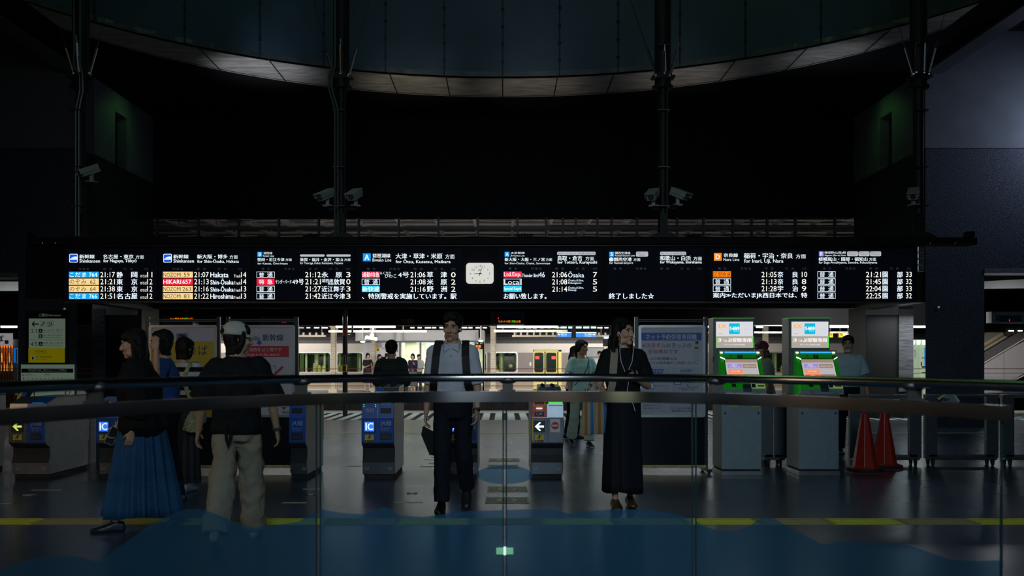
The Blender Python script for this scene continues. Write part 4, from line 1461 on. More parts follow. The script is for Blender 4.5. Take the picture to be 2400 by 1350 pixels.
def stand(px0, px1, label, tape=True):
    t = thing('notice_stand', label, 'notice stand', (WX((px0 + px1) / 2, ZS), ZS + 0.03, 0), group='framed notice stands')
    for px in (px0, px1):
        mb = MB()
        x = WX(px, ZS)
        mb.box(x - 0.022, ZS, 0.03, x + 0.022, ZS + 0.05, WZ(742, ZS))
        po = mb.build('post', POST, t, bevel=0.004)
        mb = MB()
        mb.box(x - 0.03, ZS - 0.2, 0.025, x + 0.03, ZS + 0.25, 0.06)
        for yy in (ZS - 0.17, ZS + 0.22):
            mb.lathe([(0.028, -0.014), (0.028, 0.014)], (x, yy, 0.028), 10, 'x')
        mb.build('foot', POST, po)
    for py in (749.5, 753.5):
        mb = MB()
        mb.tube([W(px0, py, ZS + 0.02), W(px1, py, ZS + 0.02)], 0.006 if py > 751 else 0.008, 8)
        mb.build('top_bar', ALU, t, smooth=True)
    a, b = W(px0 + 4, 978, ZS), W(px1 - 2, 762, ZS)
    mb = MB()
    P_, P2 = rrect(a.x, a.z, b.x, b.z, 0.03), rrect(a.x + 0.035, a.z + 0.03, b.x - 0.035, b.z - 0.03, 0.015)
    N_ = len(P_)
    ya, yb = ZS - 0.012, ZS + 0.03
    vs = [(p[0], ya, p[1]) for p in P_] + [(p[0], ya, p[1]) for p in P2] + [(p[0], yb, p[1]) for p in P_] + [(p[0], yb, p[1]) for p in P2]
    fs = []
    for i in range(N_):
        j = (i + 1) % N_
        fs += [(i, j, N_ + j, N_ + i), (i, j, 2 * N_ + j, 2 * N_ + i), (N_ + i, N_ + j, 3 * N_ + j, 3 * N_ + i)]
    mb.add(vs, fs)
    mb.build('panel_frame', ALU, t)
    mb = MB()
    mb.box(a.x + 0.03, ZS, a.z + 0.02, b.x - 0.03, ZS + 0.028, b.z - 0.02)
    pn = mb.build('poster', PANEL, t)
    mb = MB()
    mb.box(a.x, ZS + 0.01, WZ(1090, ZS), b.x, ZS + 0.03, a.z)
    mb.build('lower_panel', ACRYL, t)
    mb = MB()
    mb.box(WX(px0, ZS), ZS - 0.005, WZ(1097, ZS), WX(px1, ZS), ZS + 0.045, WZ(1090, ZS))
    mb.build('bottom_bar', HAZ if tape else POST, t)
    return t, pn


def poster(parent, name, items, y=ZS - 0.003):
    mats, mb = [], MB()
    for it in items:
        s, x0, y0, x1, y1, m = it[:6]
        if m not in mats:
            mats.append(m)
        mb.mi = mats.index(m)
        yy = y - 0.001 * (it[6] if len(it) > 6 else 0)
        if s == '#':
            mb.pquad(x0, y0, x1, y1, yy)
        elif s == 'poly':
            mb.quad(*[W(px, py, yy) for px, py in x0])
        elif s == 'o':
            mb.quad(*[W(x0 + x1 * math.cos(k * PI / 10), y0 + y1 * math.sin(k * PI / 10), yy) for k in range(20)])
        else:
            mb.ptext(s, x0, y0, x1, y1, yy - 0.001, it[7] if len(it) > 7 else 0.008)
    return mb.build(name, mats, parent)


sa, pa = stand(345, 511, 'notice stand with a yellow poster behind the striped shirt')
poster(pa, 'poster_print', [('#', 352, 800, 503, 975, PANELY), ('#', 413, 781, 440, 806, paint('notice_violet', (0.16, 0.15, 0.36)), 1),
                            ('poly', [(418, 786), (421, 783), (432, 783), (435, 786), (435, 801), (418, 801)], 0, 0, 0, INK, 2), ('#', 420, 789, 433, 796, paint('picto_grey', (0.3, 0.3, 0.4)), 3),
                            ('のりば', 418, 810, 486, 832, INK, 2)])
sb, pb = stand(533, 694, 'notice stand with a white poster and red bar behind the white cap')
poster(pb, 'poster_print', [('Shinkansen', 545, 787, 609, 798, NAVYT), ('新幹線', 615, 783, 664, 799, NAVYT, 0, .02), ('poly', [(604, 798), (611, 798), (611, 803), (615, 803), (607.5, 809), (600, 803), (604, 803)], 0, 0, 0, NB),
                            ('#', 540, 811, 677, 837, NR), ('新幹線専用改札は２階です', 546, 815, 660, 824, NW, 1), ('The Shinkansen is on the second', 546, 827, 654, 834, NW, 1), ('Ticket', 607, 846, 624, 853, NAVYT),
                            ('#', 600, 857, 646, 858, NB), ('#', 600, 857, 601, 930, NB), ('#', 645, 857, 646, 930, NB), ('#', 600, 929, 646, 930, NB),
                            ('poly', [(661, 857), (665, 861), (588, 934), (584, 930)], 0, 0, 0, NR, 2), ('poly', [(590, 845), (594, 841), (662, 930), (658, 934)], 0, 0, 0, NR, 2),
                            ('poly', [(658, 954), (673, 954), (665.5, 961)], 0, 0, 0, NR), ('京都駅長', 660, 963, 677, 970, INK)])
sc_, pc = stand(1492, 1655, 'notice stand with a blue headed poster between the woman in black and the ticket machines')
PG = paint('notice_pale_box', (0.36, 0.38, 0.46))
poster(pc, 'poster_print', [('#', 1502, 780, 1644, 798, NB), ('ネット予約受取専用機', 1513, 783, 1633, 796, NW, 1, .02), ('※決済ずみ', 1506, 804, 1560, 815, NR), ('のきっぷの', 1562, 804, 1620, 815, NAVYT),
                            ('受取専用', 1519, 819, 1565, 829, NR), ('です', 1567, 819, 1589, 829, NAVYT), ('きっぷの新規購入は', 1505, 837, 1586, 844, NAVYT), ('みどりの券売機をご利用ください', 1512, 847, 1637, 854, NAVYT),
                            ('#', 1506, 860, 1570, 882, PG), ('#', 1575, 860, 1645, 882, PG), ('poly', [(1524, 865), (1556, 865), (1552, 875), (1520, 875)], 0, 0, 0, NB, 1), ('EX予約', 1525, 866.5, 1552, 873.5, NW, 2),
                            ('e5489', 1594, 865, 1622, 873, NB, 1), ('#', 1506, 889, 1570, 917, PG), ('#', 1575, 889, 1645, 917, PG), ('EX-ICカード', 1535, 902, 1566, 907, NR, 1), ('#', 1524, 896, 1533, 913, NB, 1), ('#', 1525.5, 898, 1531.5, 911, NW, 2),
                            ('#', 1579, 893, 1597, 901, NB, 1), ('#', 1581, 896, 1595, 899.5, NW, 2), ('poly', [(1609, 901), (1614, 901), (1611.5, 905)], 0, 0, 0, NR, 1), ('e5489でお申込みの方', 1602, 894, 1625, 898, INK, 1),
                            ('または お預かり番号と', 1592, 906, 1638, 910, INK, 1), ('電話番号(下4桁)', 1597, 911, 1628, 915, INK, 1), ('#', 1506, 945, 1560, 966, PG), ('#', 1566, 945, 1645, 966, PG),
                            ('お手持ちのカードで', 1508, 948, 1550, 952, INK, 1), ('受け取れます', 1509, 955, 1547, 959, INK, 1), ('または予約番号', 1572, 955, 1625, 959, INK, 1), ('電話番号が必要', 1575, 961, 1622, 965, INK, 1)])
mb = MB()
for q in ((1628, 797, 1639, 809), (1626, 811, 1640, 826), (1627, 826, 1639, 845)):
    mb.pbox(*q, ZS - 0.008, 0.006)
mb.mi = 1
mb.pquad(1630, 799, 1637, 806, ZS - 0.009)
mb.pquad(1628, 813, 1637, 817, ZS - 0.009)
mb.build('machine_drawing', [paint('drawing_grey', (0.33, 0.40, 0.38)), paint('drawing_dark', (0.02, 0.05, 0.04))], pc)

# ------------------------------------------------------------------ ticket machines
TM = paint('machine_grey_steel', (0.22, 0.29, 0.34), 0.38)
TMD = paint('machine_dark_grey', (0.10, 0.13, 0.14), 0.4)
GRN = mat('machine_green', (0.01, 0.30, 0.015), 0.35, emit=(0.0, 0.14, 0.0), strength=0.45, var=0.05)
SCW = glow('screen_white', (0.66, 0.67, 0.70), 1.0)
SCB = glow('screen_beige', (0.42, 0.36, 0.32), 1.0)
SCG = glow('screen_edge_green', (0.10, 0.75, 0.05), 1.0)
SCL = glow('screen_lilac', (0.46, 0.43, 0.44), 1.0)
TXW = glow('screen_text_white', (0.95, 0.95, 0.95), 1.0)
TXO = glow('screen_orange', (0.95, 0.42, 0.03), 1.0)
TXC = glow('screen_cyan', (0.0, 0.48, 0.68), 1.0)
BTV = glow('button_violet', (0.32, 0.25, 0.62), 1.0)
BTO = glow('button_orange', (0.85, 0.27, 0.12), 1.0)
BTR = glow('button_red_orange', (0.80, 0.17, 0.10), 1.0)
BTN = glow('button_tan', (0.32, 0.22, 0.18), 1.0)
BLUEBAR = glow('blue_led_bar', (0.05, 0.35, 1.0), 1.3)
ZM = 11.67


def machine(px, label):
    """px: picture column of the cabinet centre"""
    xc = WX(px, ZM)
    t = thing('ticket_machine', label, 'ticket machine', (xc, ZM + 0.25, 0), group='green ticket pick-up machines')

    def X(p, Z=ZM):          # columns measured on the first machine
        return WX(p, Z) - WX(1738, ZM) + xc
    mb = MB()
    mb.box(xc - 0.235, ZM, 0.075, xc + 0.235, ZM + 0.5, 0.95)
    cab = mb.build('cabinet', TM, t, bevel=0.006)
    mb = MB()
    for s in (-1, 1):
        mb.lathe([(0.014, 0), (0.012, -0.012), (0.004, -0.014)], (xc + s * 0.195, ZM, WZ(968, ZM)), 12, 'y')
        mb.cut()
    mb.build('lock', DSTEEL, cab)
    mb = MB()
    for s in (-0.6, 0.5):
        mb.box(xc + s * 0.235, ZM - 0.002, WZ(954, ZM), xc + s * 0.235 + 0.1, ZM, WZ(950, ZM))
        mb.cut()
    mb.build('yellow_tag', HAZ, cab)
    mb = MB()
    mb.box(xc - 0.24, ZM - 0.03, 0, xc + 0.24, ZM + 0.5, 0.055)
    mb.build('plinth', ALU, t, bevel=0.004)
    mb = MB()
    mb.box(xc - 0.225, ZM + 0.02, 0.055, xc + 0.225, ZM + 0.48, 0.075)
    mb.build('plinth_gap', RUBBER, t)
    # back column with display
    zb, zt = WZ(826, 11.95), WZ(745.5, 11.95)
    xa, xb = X(1672, 11.95), X(1768, 11.95)
    mb = MB()
    mb.box(xa, 11.95, 0.95, xb, 12.25, zt)
    mb.build('display_column', TMD, t, bevel=0.006)
    mb = MB()
    mb.box(xa - 0.003, 11.945, zt - 0.004, xb + 0.003, 12.25, zt + 0.004)
    mb.build('top_edge_lamp', glow('top_edge_green', (0.06, 0.22, 0.05), 0.7), t)
    yd = 11.945
    mb = MB()

    def R(p0, q0, p1, q1, y=yd):
        mb.quad((X(p0, 11.95), y, WZ(q1, 11.95)), (X(p1, 11.95), y, WZ(q1, 11.95)), (X(p1, 11.95), y, WZ(q0, 11.95)), (X(p0, 11.95), y, WZ(q0, 11.95)))

    def T(s, p0, q0, p1, q1, bold=0.0, y=yd - 0.004):
        mb.text(s, X(p0, 11.95), WZ(q1, 11.95), X(p1, 11.95), WZ(q0, 11.95), y, bold)
    R(1678, 754, 1764.5, 788)
    mb.mi = 1
    R(1678, 788, 1764.5, 815)
    mb.mi = 2
    R(1678, 788, 1679.2, 815, yd - .001)
    R(1763.5, 788, 1765.5, 815, yd - .001)
    R(1678, 814, 1764.5, 815.3, yd - .001)
    sc = mb.build('upper_display', [SCW, SCB, SCG], t)
    mb = MB()
    T('EX', 1684, 760, 1702, 769, 0.03)
    T('IC', 1688, 772.5, 1696, 774, 0.0)
    mb.quad(*[(X(p, 11.95), yd - .004, WZ(q, 11.95)) for p, q in ((1682, 778), (1684, 781), (1697, 780), (1688, 783), (1684, 783))])
    mb.mi = 1
    R(1708.5, 758, 1733.5, 783, yd - .002)
    mb.mi = 2
    T('5489', 1709, 766.5, 1733, 774, 0.05)
    T('サービス', 1719, 775, 1731, 778)
    T('・・・・', 1712, 764, 1730, 766)
    T('きっぷ受取専用', 1682, 792.5, 1761, 802, 0.05)
    T('※クレジットカード決済ずみのお客様', 1698, 806, 1745, 809.5)
    mb.mi = 3
    T('スマートEX', 1743, 771, 1755, 774)
    mb.build('display_print', [TXO, TXC, TXW, BTO], sc)
    # slanted control face: top edge at depth 11.93, bottom at 11.64
    tl, tr, bl, br = (1685, 823), (1780, 823), (1697, 912), (1791, 912)

    def C(u, v, out=0.0):
        """u across 0..1, v down 0..1 on the slanted face"""
        y = 11.93 - 0.29 * v
        z = WZ(823, 11.93) + (WZ(912, 11.64) - WZ(823, 11.93)) * v
        xL, xR = X(1685, 11.93), X(1781, 11.93)
        return Vector((xL + (xR - xL) * u, y - out, z + out * 0.35))
    mb = MB()
    A, B_ = C(0, 0), C(0, 1)
    prof = [(A.y, A.z), (B_.y, B_.z), (B_.y, B_.z - 0.065), (12.0, 0.94), (12.0, A.z)]
    mb.prism(prof, 'x', A.x, C(1, 0).x)
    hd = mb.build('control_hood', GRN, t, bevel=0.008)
    mb = MB()
    mb.prism([(A.y - 0.012, A.z - 0.02), (A.y - 0.012, A.z + 0.012), (12.0, A.z + 0.012), (12.0, A.z - 0.02)], 'x', A.x - 0.004, C(1, 0).x + 0.004)
    mb.build('top_bezel', ALU, hd, bevel=0.004)

    def face(mb_, u0, v0, u1, v1, out):
        mb_.quad(C(u0, v1, out), C(u1, v1, out), C(u1, v0, out), C(u0, v0, out))
    mb = MB()
    a, b = C(0.13, 0.045, 0.014), C(0.88, 0.045, 0.014)
    mb.tube([a, b], 0.0075, 8)
    mb.build('blue_lamp', BLUEBAR, hd)
    mb = MB()
    for u in (0.05, 0.94):
        mb.cbox(C(u, 0.05, 0.012), (0.03, 0.012, 0.02))
        mb.cut()
    mb.build('spot_lamp', glow('machine_lamp', (1.0, 0.95, 0.85), 1.2), hd)
    mb = MB()
    mb.quad(C(0.0, 0.19, .012), C(0.11, 0.245, .012), C(0.11, 0.225, .03), C(0.0, 0.165, .03))
    mb.cut()
    mb.quad(C(1.0, 0.165, .03), C(0.90, 0.225, .03), C(0.90, 0.245, .012), C(1.0, 0.19, .012))
    mb.build('side_lamp', glow('machine_lamp', (1.0, 0.95, 0.85), 1.2), hd)
    mb = MB()
    face(mb, 0.43, 0.10, 0.55, 0.19, 0.006)
    mb.mi = 1
    mb.ell(C(0.49, 0.145, 0.01), (0.012, 0.012, 0.012), nu=10, nv=6)
    mb.ell(C(0.27, 0.125, 0.006), (0.012, 0.008, 0.012), nu=10, nv=6)
    mb.build('camera_window', [STEEL, mat('red_eye', (0.5, 0.05, 0.03), 0.3, var=0.1)], hd)
    mb = MB()
    face(mb, 0.88, 0.12, 0.985, 0.19, 0.006)
    mb.build('ic_reader', ALU, hd)
    mb = MB()
    M0 = [C(0.10, 0.205, 0.004), C(0.90, 0.205, 0.004), C(0.90, 0.75, 0.004), C(0.10, 0.75, 0.004)]
    face(mb, 0.095, 0.20, 0.905, 0.76, 0.004)
    mb.mi = 1
    face(mb, 0.11, 0.225, 0.89, 0.745, 0.006)
    mb.mi = 2
    face(mb, 0.11, 0.225, 0.89, 0.31, 0.007)
    mb.mi = 3
    face(mb, 0.155, 0.345, 0.50, 0.465, 0.008)
    mb.mi = 4
    face(mb, 0.155, 0.49, 0.50, 0.60, 0.008)
    mb.mi = 5
    face(mb, 0.155, 0.62, 0.52, 0.735, 0.008)
    mb.mi = 2
    face(mb, 0.52, 0.345, 0.85, 0.46, 0.008)
    face(mb, 0.53, 0.62, 0.86, 0.735, 0.008)
    ts = mb.build('touch_screen', [INK, SCL, BTN, BTV, BTO, BTR], hd)
    mb = MB()
    for s, u0, v0, u1, v1 in (('JR西日本', .25, .362, .38, .395), ('ネット予約サービス', .20, .41, .45, .445), ('エクスプレス予約', .22, .525, .43, .562), ('JR西日本', .26, .635, .38, .665), ('ネット予約サービス', .20, .685, .46, .72), ('お受け取り できます', .56, .395, .82, .42), ('受け取りできます', .57, .67, .83, .695)):
        vs, fs, bb = text_geo(s, 0.0)
        mb.add([C(u0 + (u1 - u0) * (p[0] - bb[0]) / (bb[1] - bb[0]), v1 + (v0 - v1) * (p[1] - bb[2]) / (bb[3] - bb[2]), 0.010) for p in vs], fs)
    mb.build('button_lettering', TXW, ts)
    mb = MB()
    for u in (0.17, 0.24):
        face(mb, u, 0.86, u + 0.01, 0.87, .004)
    face(mb, 0.19, 0.865, 0.29, 0.945, 0.005)
    mb.build('coin_slot', INK, hd)
    mb = MB()
    mb.prism([(C(0, .87, .006).y, C(0, .87, .006).z), (C(0, .99, .012).y, C(0, .99, .012).z), (C(0, 1.0, .012).y, C(0, 1, .0).z - 0.03), (C(0, .9).y, C(0, 1).z - 0.02)], 'x', C(.45, 0).x, C(.65, 0).x)
    mb.build('card_tray', mat('tray_navy', (0.02, 0.035, 0.05), 0.35, var=0.1), hd, bevel=0.004)
    mb = MB()
    face(mb, 0.645, 0.795, 0.985, 0.985, 0.006)
    mb.mi = 1
    face(mb, 0.66, 0.87, 0.755, 0.965, 0.008)
    mb.mi = 2
    face(mb, 0.80, 0.90, 0.96, 0.945, 0.008)
    face(mb, 0.70, 0.82, 0.93, 0.845, 0.008)
    mb.build('instruction_sticker', [mat('sticker_pale_lime', (0.45, 0.6, 0.25), 0.5, emit=(.2, .3, .08), strength=0.5, var=.05), INK, mat('sticker_rust', (0.35, 0.15, 0.05), .5, var=.1)], hd)
    mb = MB()
    mb.box(C(0, 1).x, C(0, 1).y - 0.006, C(0, 1).z - 0.065, C(1, 1).x, C(0, 1).y + 0.03, C(0, 1).z + 0.004)
    ledge = mb.build('front_ledge', TM, t, bevel=0.003)
    yl = C(0, 1).y - 0.008
    zl = C(0, 1).z
    mb = MB()
    for s, u0, u1, dz0, dz1 in (('きっぷ', .19, .30, .014, .03), ('クレジットカード', .66, .95, .014, .03), ('━━', .20, .30, .044, .048), ('━━', .74, .86, .044, .048)):
        mb.text(s, C(u0, 1).x, zl - dz1, C(u1, 1).x, zl - dz0, yl)
    mb.build('ledge_lettering', INK, ledge)
    mb = MB()
    mb.prism([(11.64, zl - 0.06), (11.64, zl - 0.10), (ZM + 0.05, 0.94), (ZM + 0.05, zl - 0.06)], 'x', xc - 0.235, xc + 0.235)
    mb.build('under_ledge', TMD, t)
    # umbrella hook on the left side
    mb = MB()
    p = W(1672, 835, 11.9)
    p.x = X(1676, 11.9)
    mb.tube([p, p + Vector((-0.03, -0.05, -0.01)), p + Vector((-0.035, -0.05, -0.07)), p + Vector((-0.02, -0.04, -0.05))], 0.006, 8)
    mb.build('bag_hook', DGREY, t, smooth=True)
    return t


machine(1738, 'green ticket pick-up machine nearer the notice stand, left of the pair')
machine(1919, 'green ticket pick-up machine nearer the cones, right of the pair')

# ------------------------------------------------------------------ traffic cones
CONE = mat('cone_red', (0.42, 0.018, 0.012), 0.35, var=0.1)
for px, zc, lab in ((2027, 12.05, 'red traffic cone closer to the ticket machines'), (2073, 12.46, 'red traffic cone farther right, half behind the other cone')):
    x = WX(px, zc)
    t = thing('traffic_cone', lab, 'traffic cone', (x, zc, 0), group='red traffic cones by the fence')
    mb = MB()
    mb.loft([[(x + r * math.cos(2 * PI * (k + .5) / 8) , zc + r * math.sin(2 * PI * (k + .5) / 8), h) for k in range(8)] for r, h in ((0.175, 0.05), (0.165, 0.065), (0.15, 0.07), (0.145, 0.10), (0.045, 0.70), (0.03, 0.725), (0.0, 0.728))])
    mb.build('cone', CONE, t, smooth=False, bevel=0.006)
    mb = MB()
    mb.prism([(x + 0.2 * a, zc + 0.2 * b) for a, b in ((-1, -.7), (-.7, -1), (.7, -1), (1, -.7), (1, .7), (.7, 1), (-.7, 1), (-1, .7))], 'z', 0.0, 0.012)
    mb.build('base_plate', CONE, t)
    mb = MB()
    R_ = [(0.21, 0.012), (0.22, 0.03), (0.21, 0.048), (0.17, 0.05), (0.17, 0.014)]
    mb.lathe(R_, (x, zc, 0), 24)
    mb.build('weight_ring', RUBBER, t, smooth=True)

# ------------------------------------------------------------------ low movable fences
FR = mat('fence_dark_aluminium', (0.13, 0.155, 0.17), 0.35, 0.6, var=0.12)
PLATE = mat('fence_clear_panel', (0.3, 0.4, 0.42), 0.08, var=0.05)
FGL = glass_material('fence_glass', (0.72, 0.80, 0.82), 0.9)
ZF_ = 12.85


def fence(px0, px1, label, tilt=0.0, base=True):
    x0, x1 = WX(px0, ZF_), WX(px1, ZF_)
    t = thing('barrier_fence', label, 'fence', ((x0 + x1) / 2, ZF_, 0), group='low movable barrier fences')
    zt, zb = 0.905, 0.09
    for s, x in ((0, x0), (1, x1)):
        mb = MB()
        xa = x + (0.05 if s == 0 else -0.11)
        mb.loft([[(xa - 0.05, ZF_ - 0.03, zt), (xa + 0.11, ZF_ - 0.03, zt), (xa + 0.11, ZF_ + 0.03, zt), (xa - 0.05, ZF_ + 0.03, zt)],
                 [(xa - 0.05 + tilt, ZF_ - 0.03, zb), (xa + 0.11 + tilt, ZF_ - 0.03, zb), (xa + 0.11 + tilt, ZF_ + 0.03, zb), (xa - 0.05 + tilt, ZF_ + 0.03, zb)]])
        mb.build('upright', FR, t, bevel=0.004)
        mb = MB()
        for yy in (ZF_ - 0.05, ZF_ + 0.10):
            mb.cut()
            mb.lathe([(0.03, -0.012), (0.03, 0.012)], (x + tilt + (0.09 if s == 0 else -0.09), yy, 0.03), 12, 'x')
            mb.box(x + tilt + (0.07 if s == 0 else -0.11), yy - 0.02, 0.045, x + tilt + (0.11 if s == 0 else -0.07), yy + 0.02, 0.09)
        mb.build('caster', RUBBER, t)
    mb = MB()
    mb.box(x0, ZF_ - 0.035, zt - 0.02, x1, ZF_ + 0.035, zt + 0.012)
    mb.build('top_rail', ALU, t, bevel=0.004)
    mb = MB()
    mb.box(x0 + 0.05, ZF_ - 0.03, zb, x1 - 0.05, ZF_ + 0.03, zb + 0.05)
    mb.prism([(ZF_ - 0.06, zb - 0.02), (ZF_ + 0.06, zb - 0.02), (ZF_ + 0.03, zb + 0.02), (ZF_ - 0.03, zb + 0.02)], 'x', x0 + 0.03, x1 - 0.03)
    mb.build('bottom_rail', ALU if base else FR, t, bevel=0.004)
    mb = MB()
    mb.quad((x0 + .1, ZF_, zb + .04), (x1 - .1, ZF_, zb + .04), (x1 - .1, ZF_, zt - .01), (x0 + .1, ZF_, zt - .01))
    mb.build('clear_panel', FGL, t)
    return t


fence(1782, 1843, 'short barrier fence glimpsed in the gap between the two ticket machines')
fence(1990, 2158, 'barrier fence behind the red cones')
f2 = fence(2166, 2338, 'barrier fence in front of the granite pier with a paper notice taped on', 0.0, False)
fence(2346, 2520, 'barrier fence cut by the right edge of the picture')
t = thing('paper_notice', 'white paper notice with pale yellow tape hung on the barrier fence', 'notice', (WX(2222, 12.75), 12.81, WZ(948, 12.75)))
mb = MB()
mb.quad(*[W(px, py, 12.805) for px, py in ((2200, 948), (2250, 948), (2236, 925), (2217, 925))])
mb.build('paper', paint('paper_grey', (0.25, 0.30, 0.33)), t)
mb = MB()
mb.quad(*[W(px, py, 12.80) for px, py in ((2196, 933), (2201, 938), (2218, 925), (2213, 924))])
mb.cut()
mb.quad(*[W(px, py, 12.80) for px, py in ((2244, 942), (2251, 941), (2240, 926), (2234, 925))])
mb.build('tape', paint('tape_pale_lime', (0.55, 0.62, 0.32)), t)
mb = MB()
mb.ptext('破損中', 2204, 933, 2225, 940, 12.795, .03)
mb.build('notice_lettering', INK, t)

# ------------------------------------------------------------------ platform: columns, lamps, pipes, signs, ropes
RIVET = mat('rivet_cream', (0.36, 0.32, 0.25), 0.5, var=0.1)
for px, Z, w_, lab in ((781, 41, 10, 'cream riveted steel column left of the dark pole on the far platform'), (875, 42.5, 8, 'plain cream column beside the white platform building'), (1156, 41, 10, 'cream riveted steel column between the walking man and the train window'),
                       (1795, 42, 9, 'cream steel column seen between the two ticket machines')):
    x = WX(px, Z)
    t = thing('steel_column', lab, 'column', (x, Z, 0), group='cream platform columns')
    hw = w_ / 2 * Z / F
    mb = MB()
    mb.box(x - hw, Z - 0.1, 0.0, x + hw, Z + 0.1, 3.04)
    mb.box(x - hw - 0.03, Z + 0.1, 0, x + hw + 0.03, Z + 0.13, 3.04)
    mb.box(x - hw - 0.08, Z - 0.15, 0, x + hw + 0.08, Z + 0.15, 0.18)
    mb.build('shaft', CREAM, t)
    mb = MB()
    for s in (-0.45, 0.45):
        for k in range(26):
            mb.ell((x + s * hw, Z - 0.105, 0.25 + k * 0.105), (0.022, 0.015, 0.022), nu=6, nv=4)
    mb.build('rivet_row', RIVET, t)
    mb = MB()
    mb.loft([[(x - hw * .6 + dx, Z - 0.06, z), (x + hw * .6 + dx, Z - 0.06, z), (x + hw * .6 + dx, Z + 0.06, z), (x - hw * .6 + dx, Z + 0.06, z)] for dx, z in ((0, 2.5), (-0.06, 2.7), (-0.22, 2.88), (-0.5, 3.02))])
    mb.build('curved_knee', CREAM, t)
# dark pole with yellow box
Z = 24.5
x = WX(809, Z)
t = thing('platform_pole', 'dark pole with red and white stripes and a yellow call box', 'pole', (x, Z, 0))
mb = MB()
mb.tube([(x, Z, 0), (x, Z, 2.62)], 0.062, 16)
mb.build('pole_tube', mat('pole_black', (0.015, 0.016, 0.022), 0.3, var=.1), t, smooth=True)
mb = MB()
mb.pbox(802, 855, 812, 872, Z - 0.12, 0.07)
mb.build('yellow_box', YELLOWP, t, bevel=0.01)
mb = MB()
mb.pbox(803.5, 857, 810.5, 870, Z - 0.125, 0.01)
mb.build('box_window', mat('box_window', (0.03, 0.01, 0.005), .2, var=.1), t)
mb = MB()
mb.tube([W(805.5, 853, Z - .08), W(805.5, 836, Z - .08), W(807.5, 832, Z - .08), W(809.5, 836, Z - .08), W(809.5, 853, Z - .08)], 0.012, 8)
mb.build('chrome_handle', STEEL, t, smooth=True)
mb = MB()
for k in range(6):
    mb.lathe([(0.066, 0), (0.066, 0.045)], (x, Z, WZ(788 - k * 4, Z)), 14)
mb.build('striped_band', mat('band_red', (0.4, 0.06, 0.03), .5, var=.2), t)
mb = MB()
mb.tube([W(813, 787, Z), W(822, 785, Z), W(826, 778, Z), W(826, 764, Z)], 0.025, 8)
mb.build('cable_conduit', ALU, t, smooth=True)

# fluorescent tubes under the header beam
for px0, px1, lab in ((397, 448, 'fluorescent tube above the yellow poster stand'), (449, 518, 'fluorescent tube between the two left notice stands'), (785, 929, 'long fluorescent tube left of the walking man, above the white building'),
                      (1163, 1309, 'long fluorescent tube right of the walking man, above the train'), (1540, 1594, 'fluorescent tube behind the blue headed poster, left one'), (1612, 1674, 'fluorescent tube behind the blue headed poster, right one'),
                      (1770, 1790, 'short bit of fluorescent tube between the ticket machines'), (1941, 1991, 'fluorescent tube above the masked man'), (2139, 2171, 'fluorescent tube between stone pillar and granite pier'), (0, 42, 'fluorescent tube above the noodle shop')):
    Z = 31.2
    a, b = W(px0, 765.5, Z - 0.1), W(px1, 765.5, Z - 0.1)
    t = thing('fluorescent_lamp', lab, 'lamp', ((a.x + b.x) / 2, Z - 0.1, a.z), group='fluorescent lamps along the header beam')
    mb = MB()
    mb.tube([a + Vector((0.03, 0, -0.005)), b + Vector((-0.03, 0, -0.005))], 0.028, 10)
    mb.build('tube', TUBE, t)
    mb = MB()
    mb.box(a.x, Z - 0.14, a.z + 0.022, b.x, Z - 0.06, WZ(762, 31))
    mb.build('housing', WHITE, t)
for px, py, Z, lab in ((850, 801, 40.2, 'small round lamp under the platform building eaves, left end'), (1127, 799, 40.2, 'small round lamp under the platform building eaves, right end')):
    p = W(px, py, Z)
    t = thing('eaves_lamp', lab, 'lamp', p)
    mb = MB()
    mb.ell(p, (0.10, 0.08, 0.035), nu=12, nv=6)
    mb.build('bulb', glow('eaves_bulb', (0.8, 1.0, 0.85), 4.0), t)
    mb = MB()
    mb.lathe([(0.03, 3.05 - p.z), (0.03, 0.14), (0.05, 0.13), (0.12, 0.03), (0.10, 0.02)], p, 12)
    mb.build('shade', WHITE, t, smooth=True)
p = W(1424, 791, 37)
t = thing('ceiling_lamp', 'short bright tube lamp over the notice boards right of the blue sign', 'lamp', p)
mb = MB()
mb.tube([p + Vector((-0.13, 0, 0)), p + Vector((0.13, 0, 0))], 0.03, 8)
mb.build('tube', TUBE, t)
mb = MB()
mb.box(p.x - 0.22, p.y - 0.05, p.z + 0.02, p.x + 0.22, p.y + 0.05, p.z + 0.07)
mb.build('housing', GREYP, t)

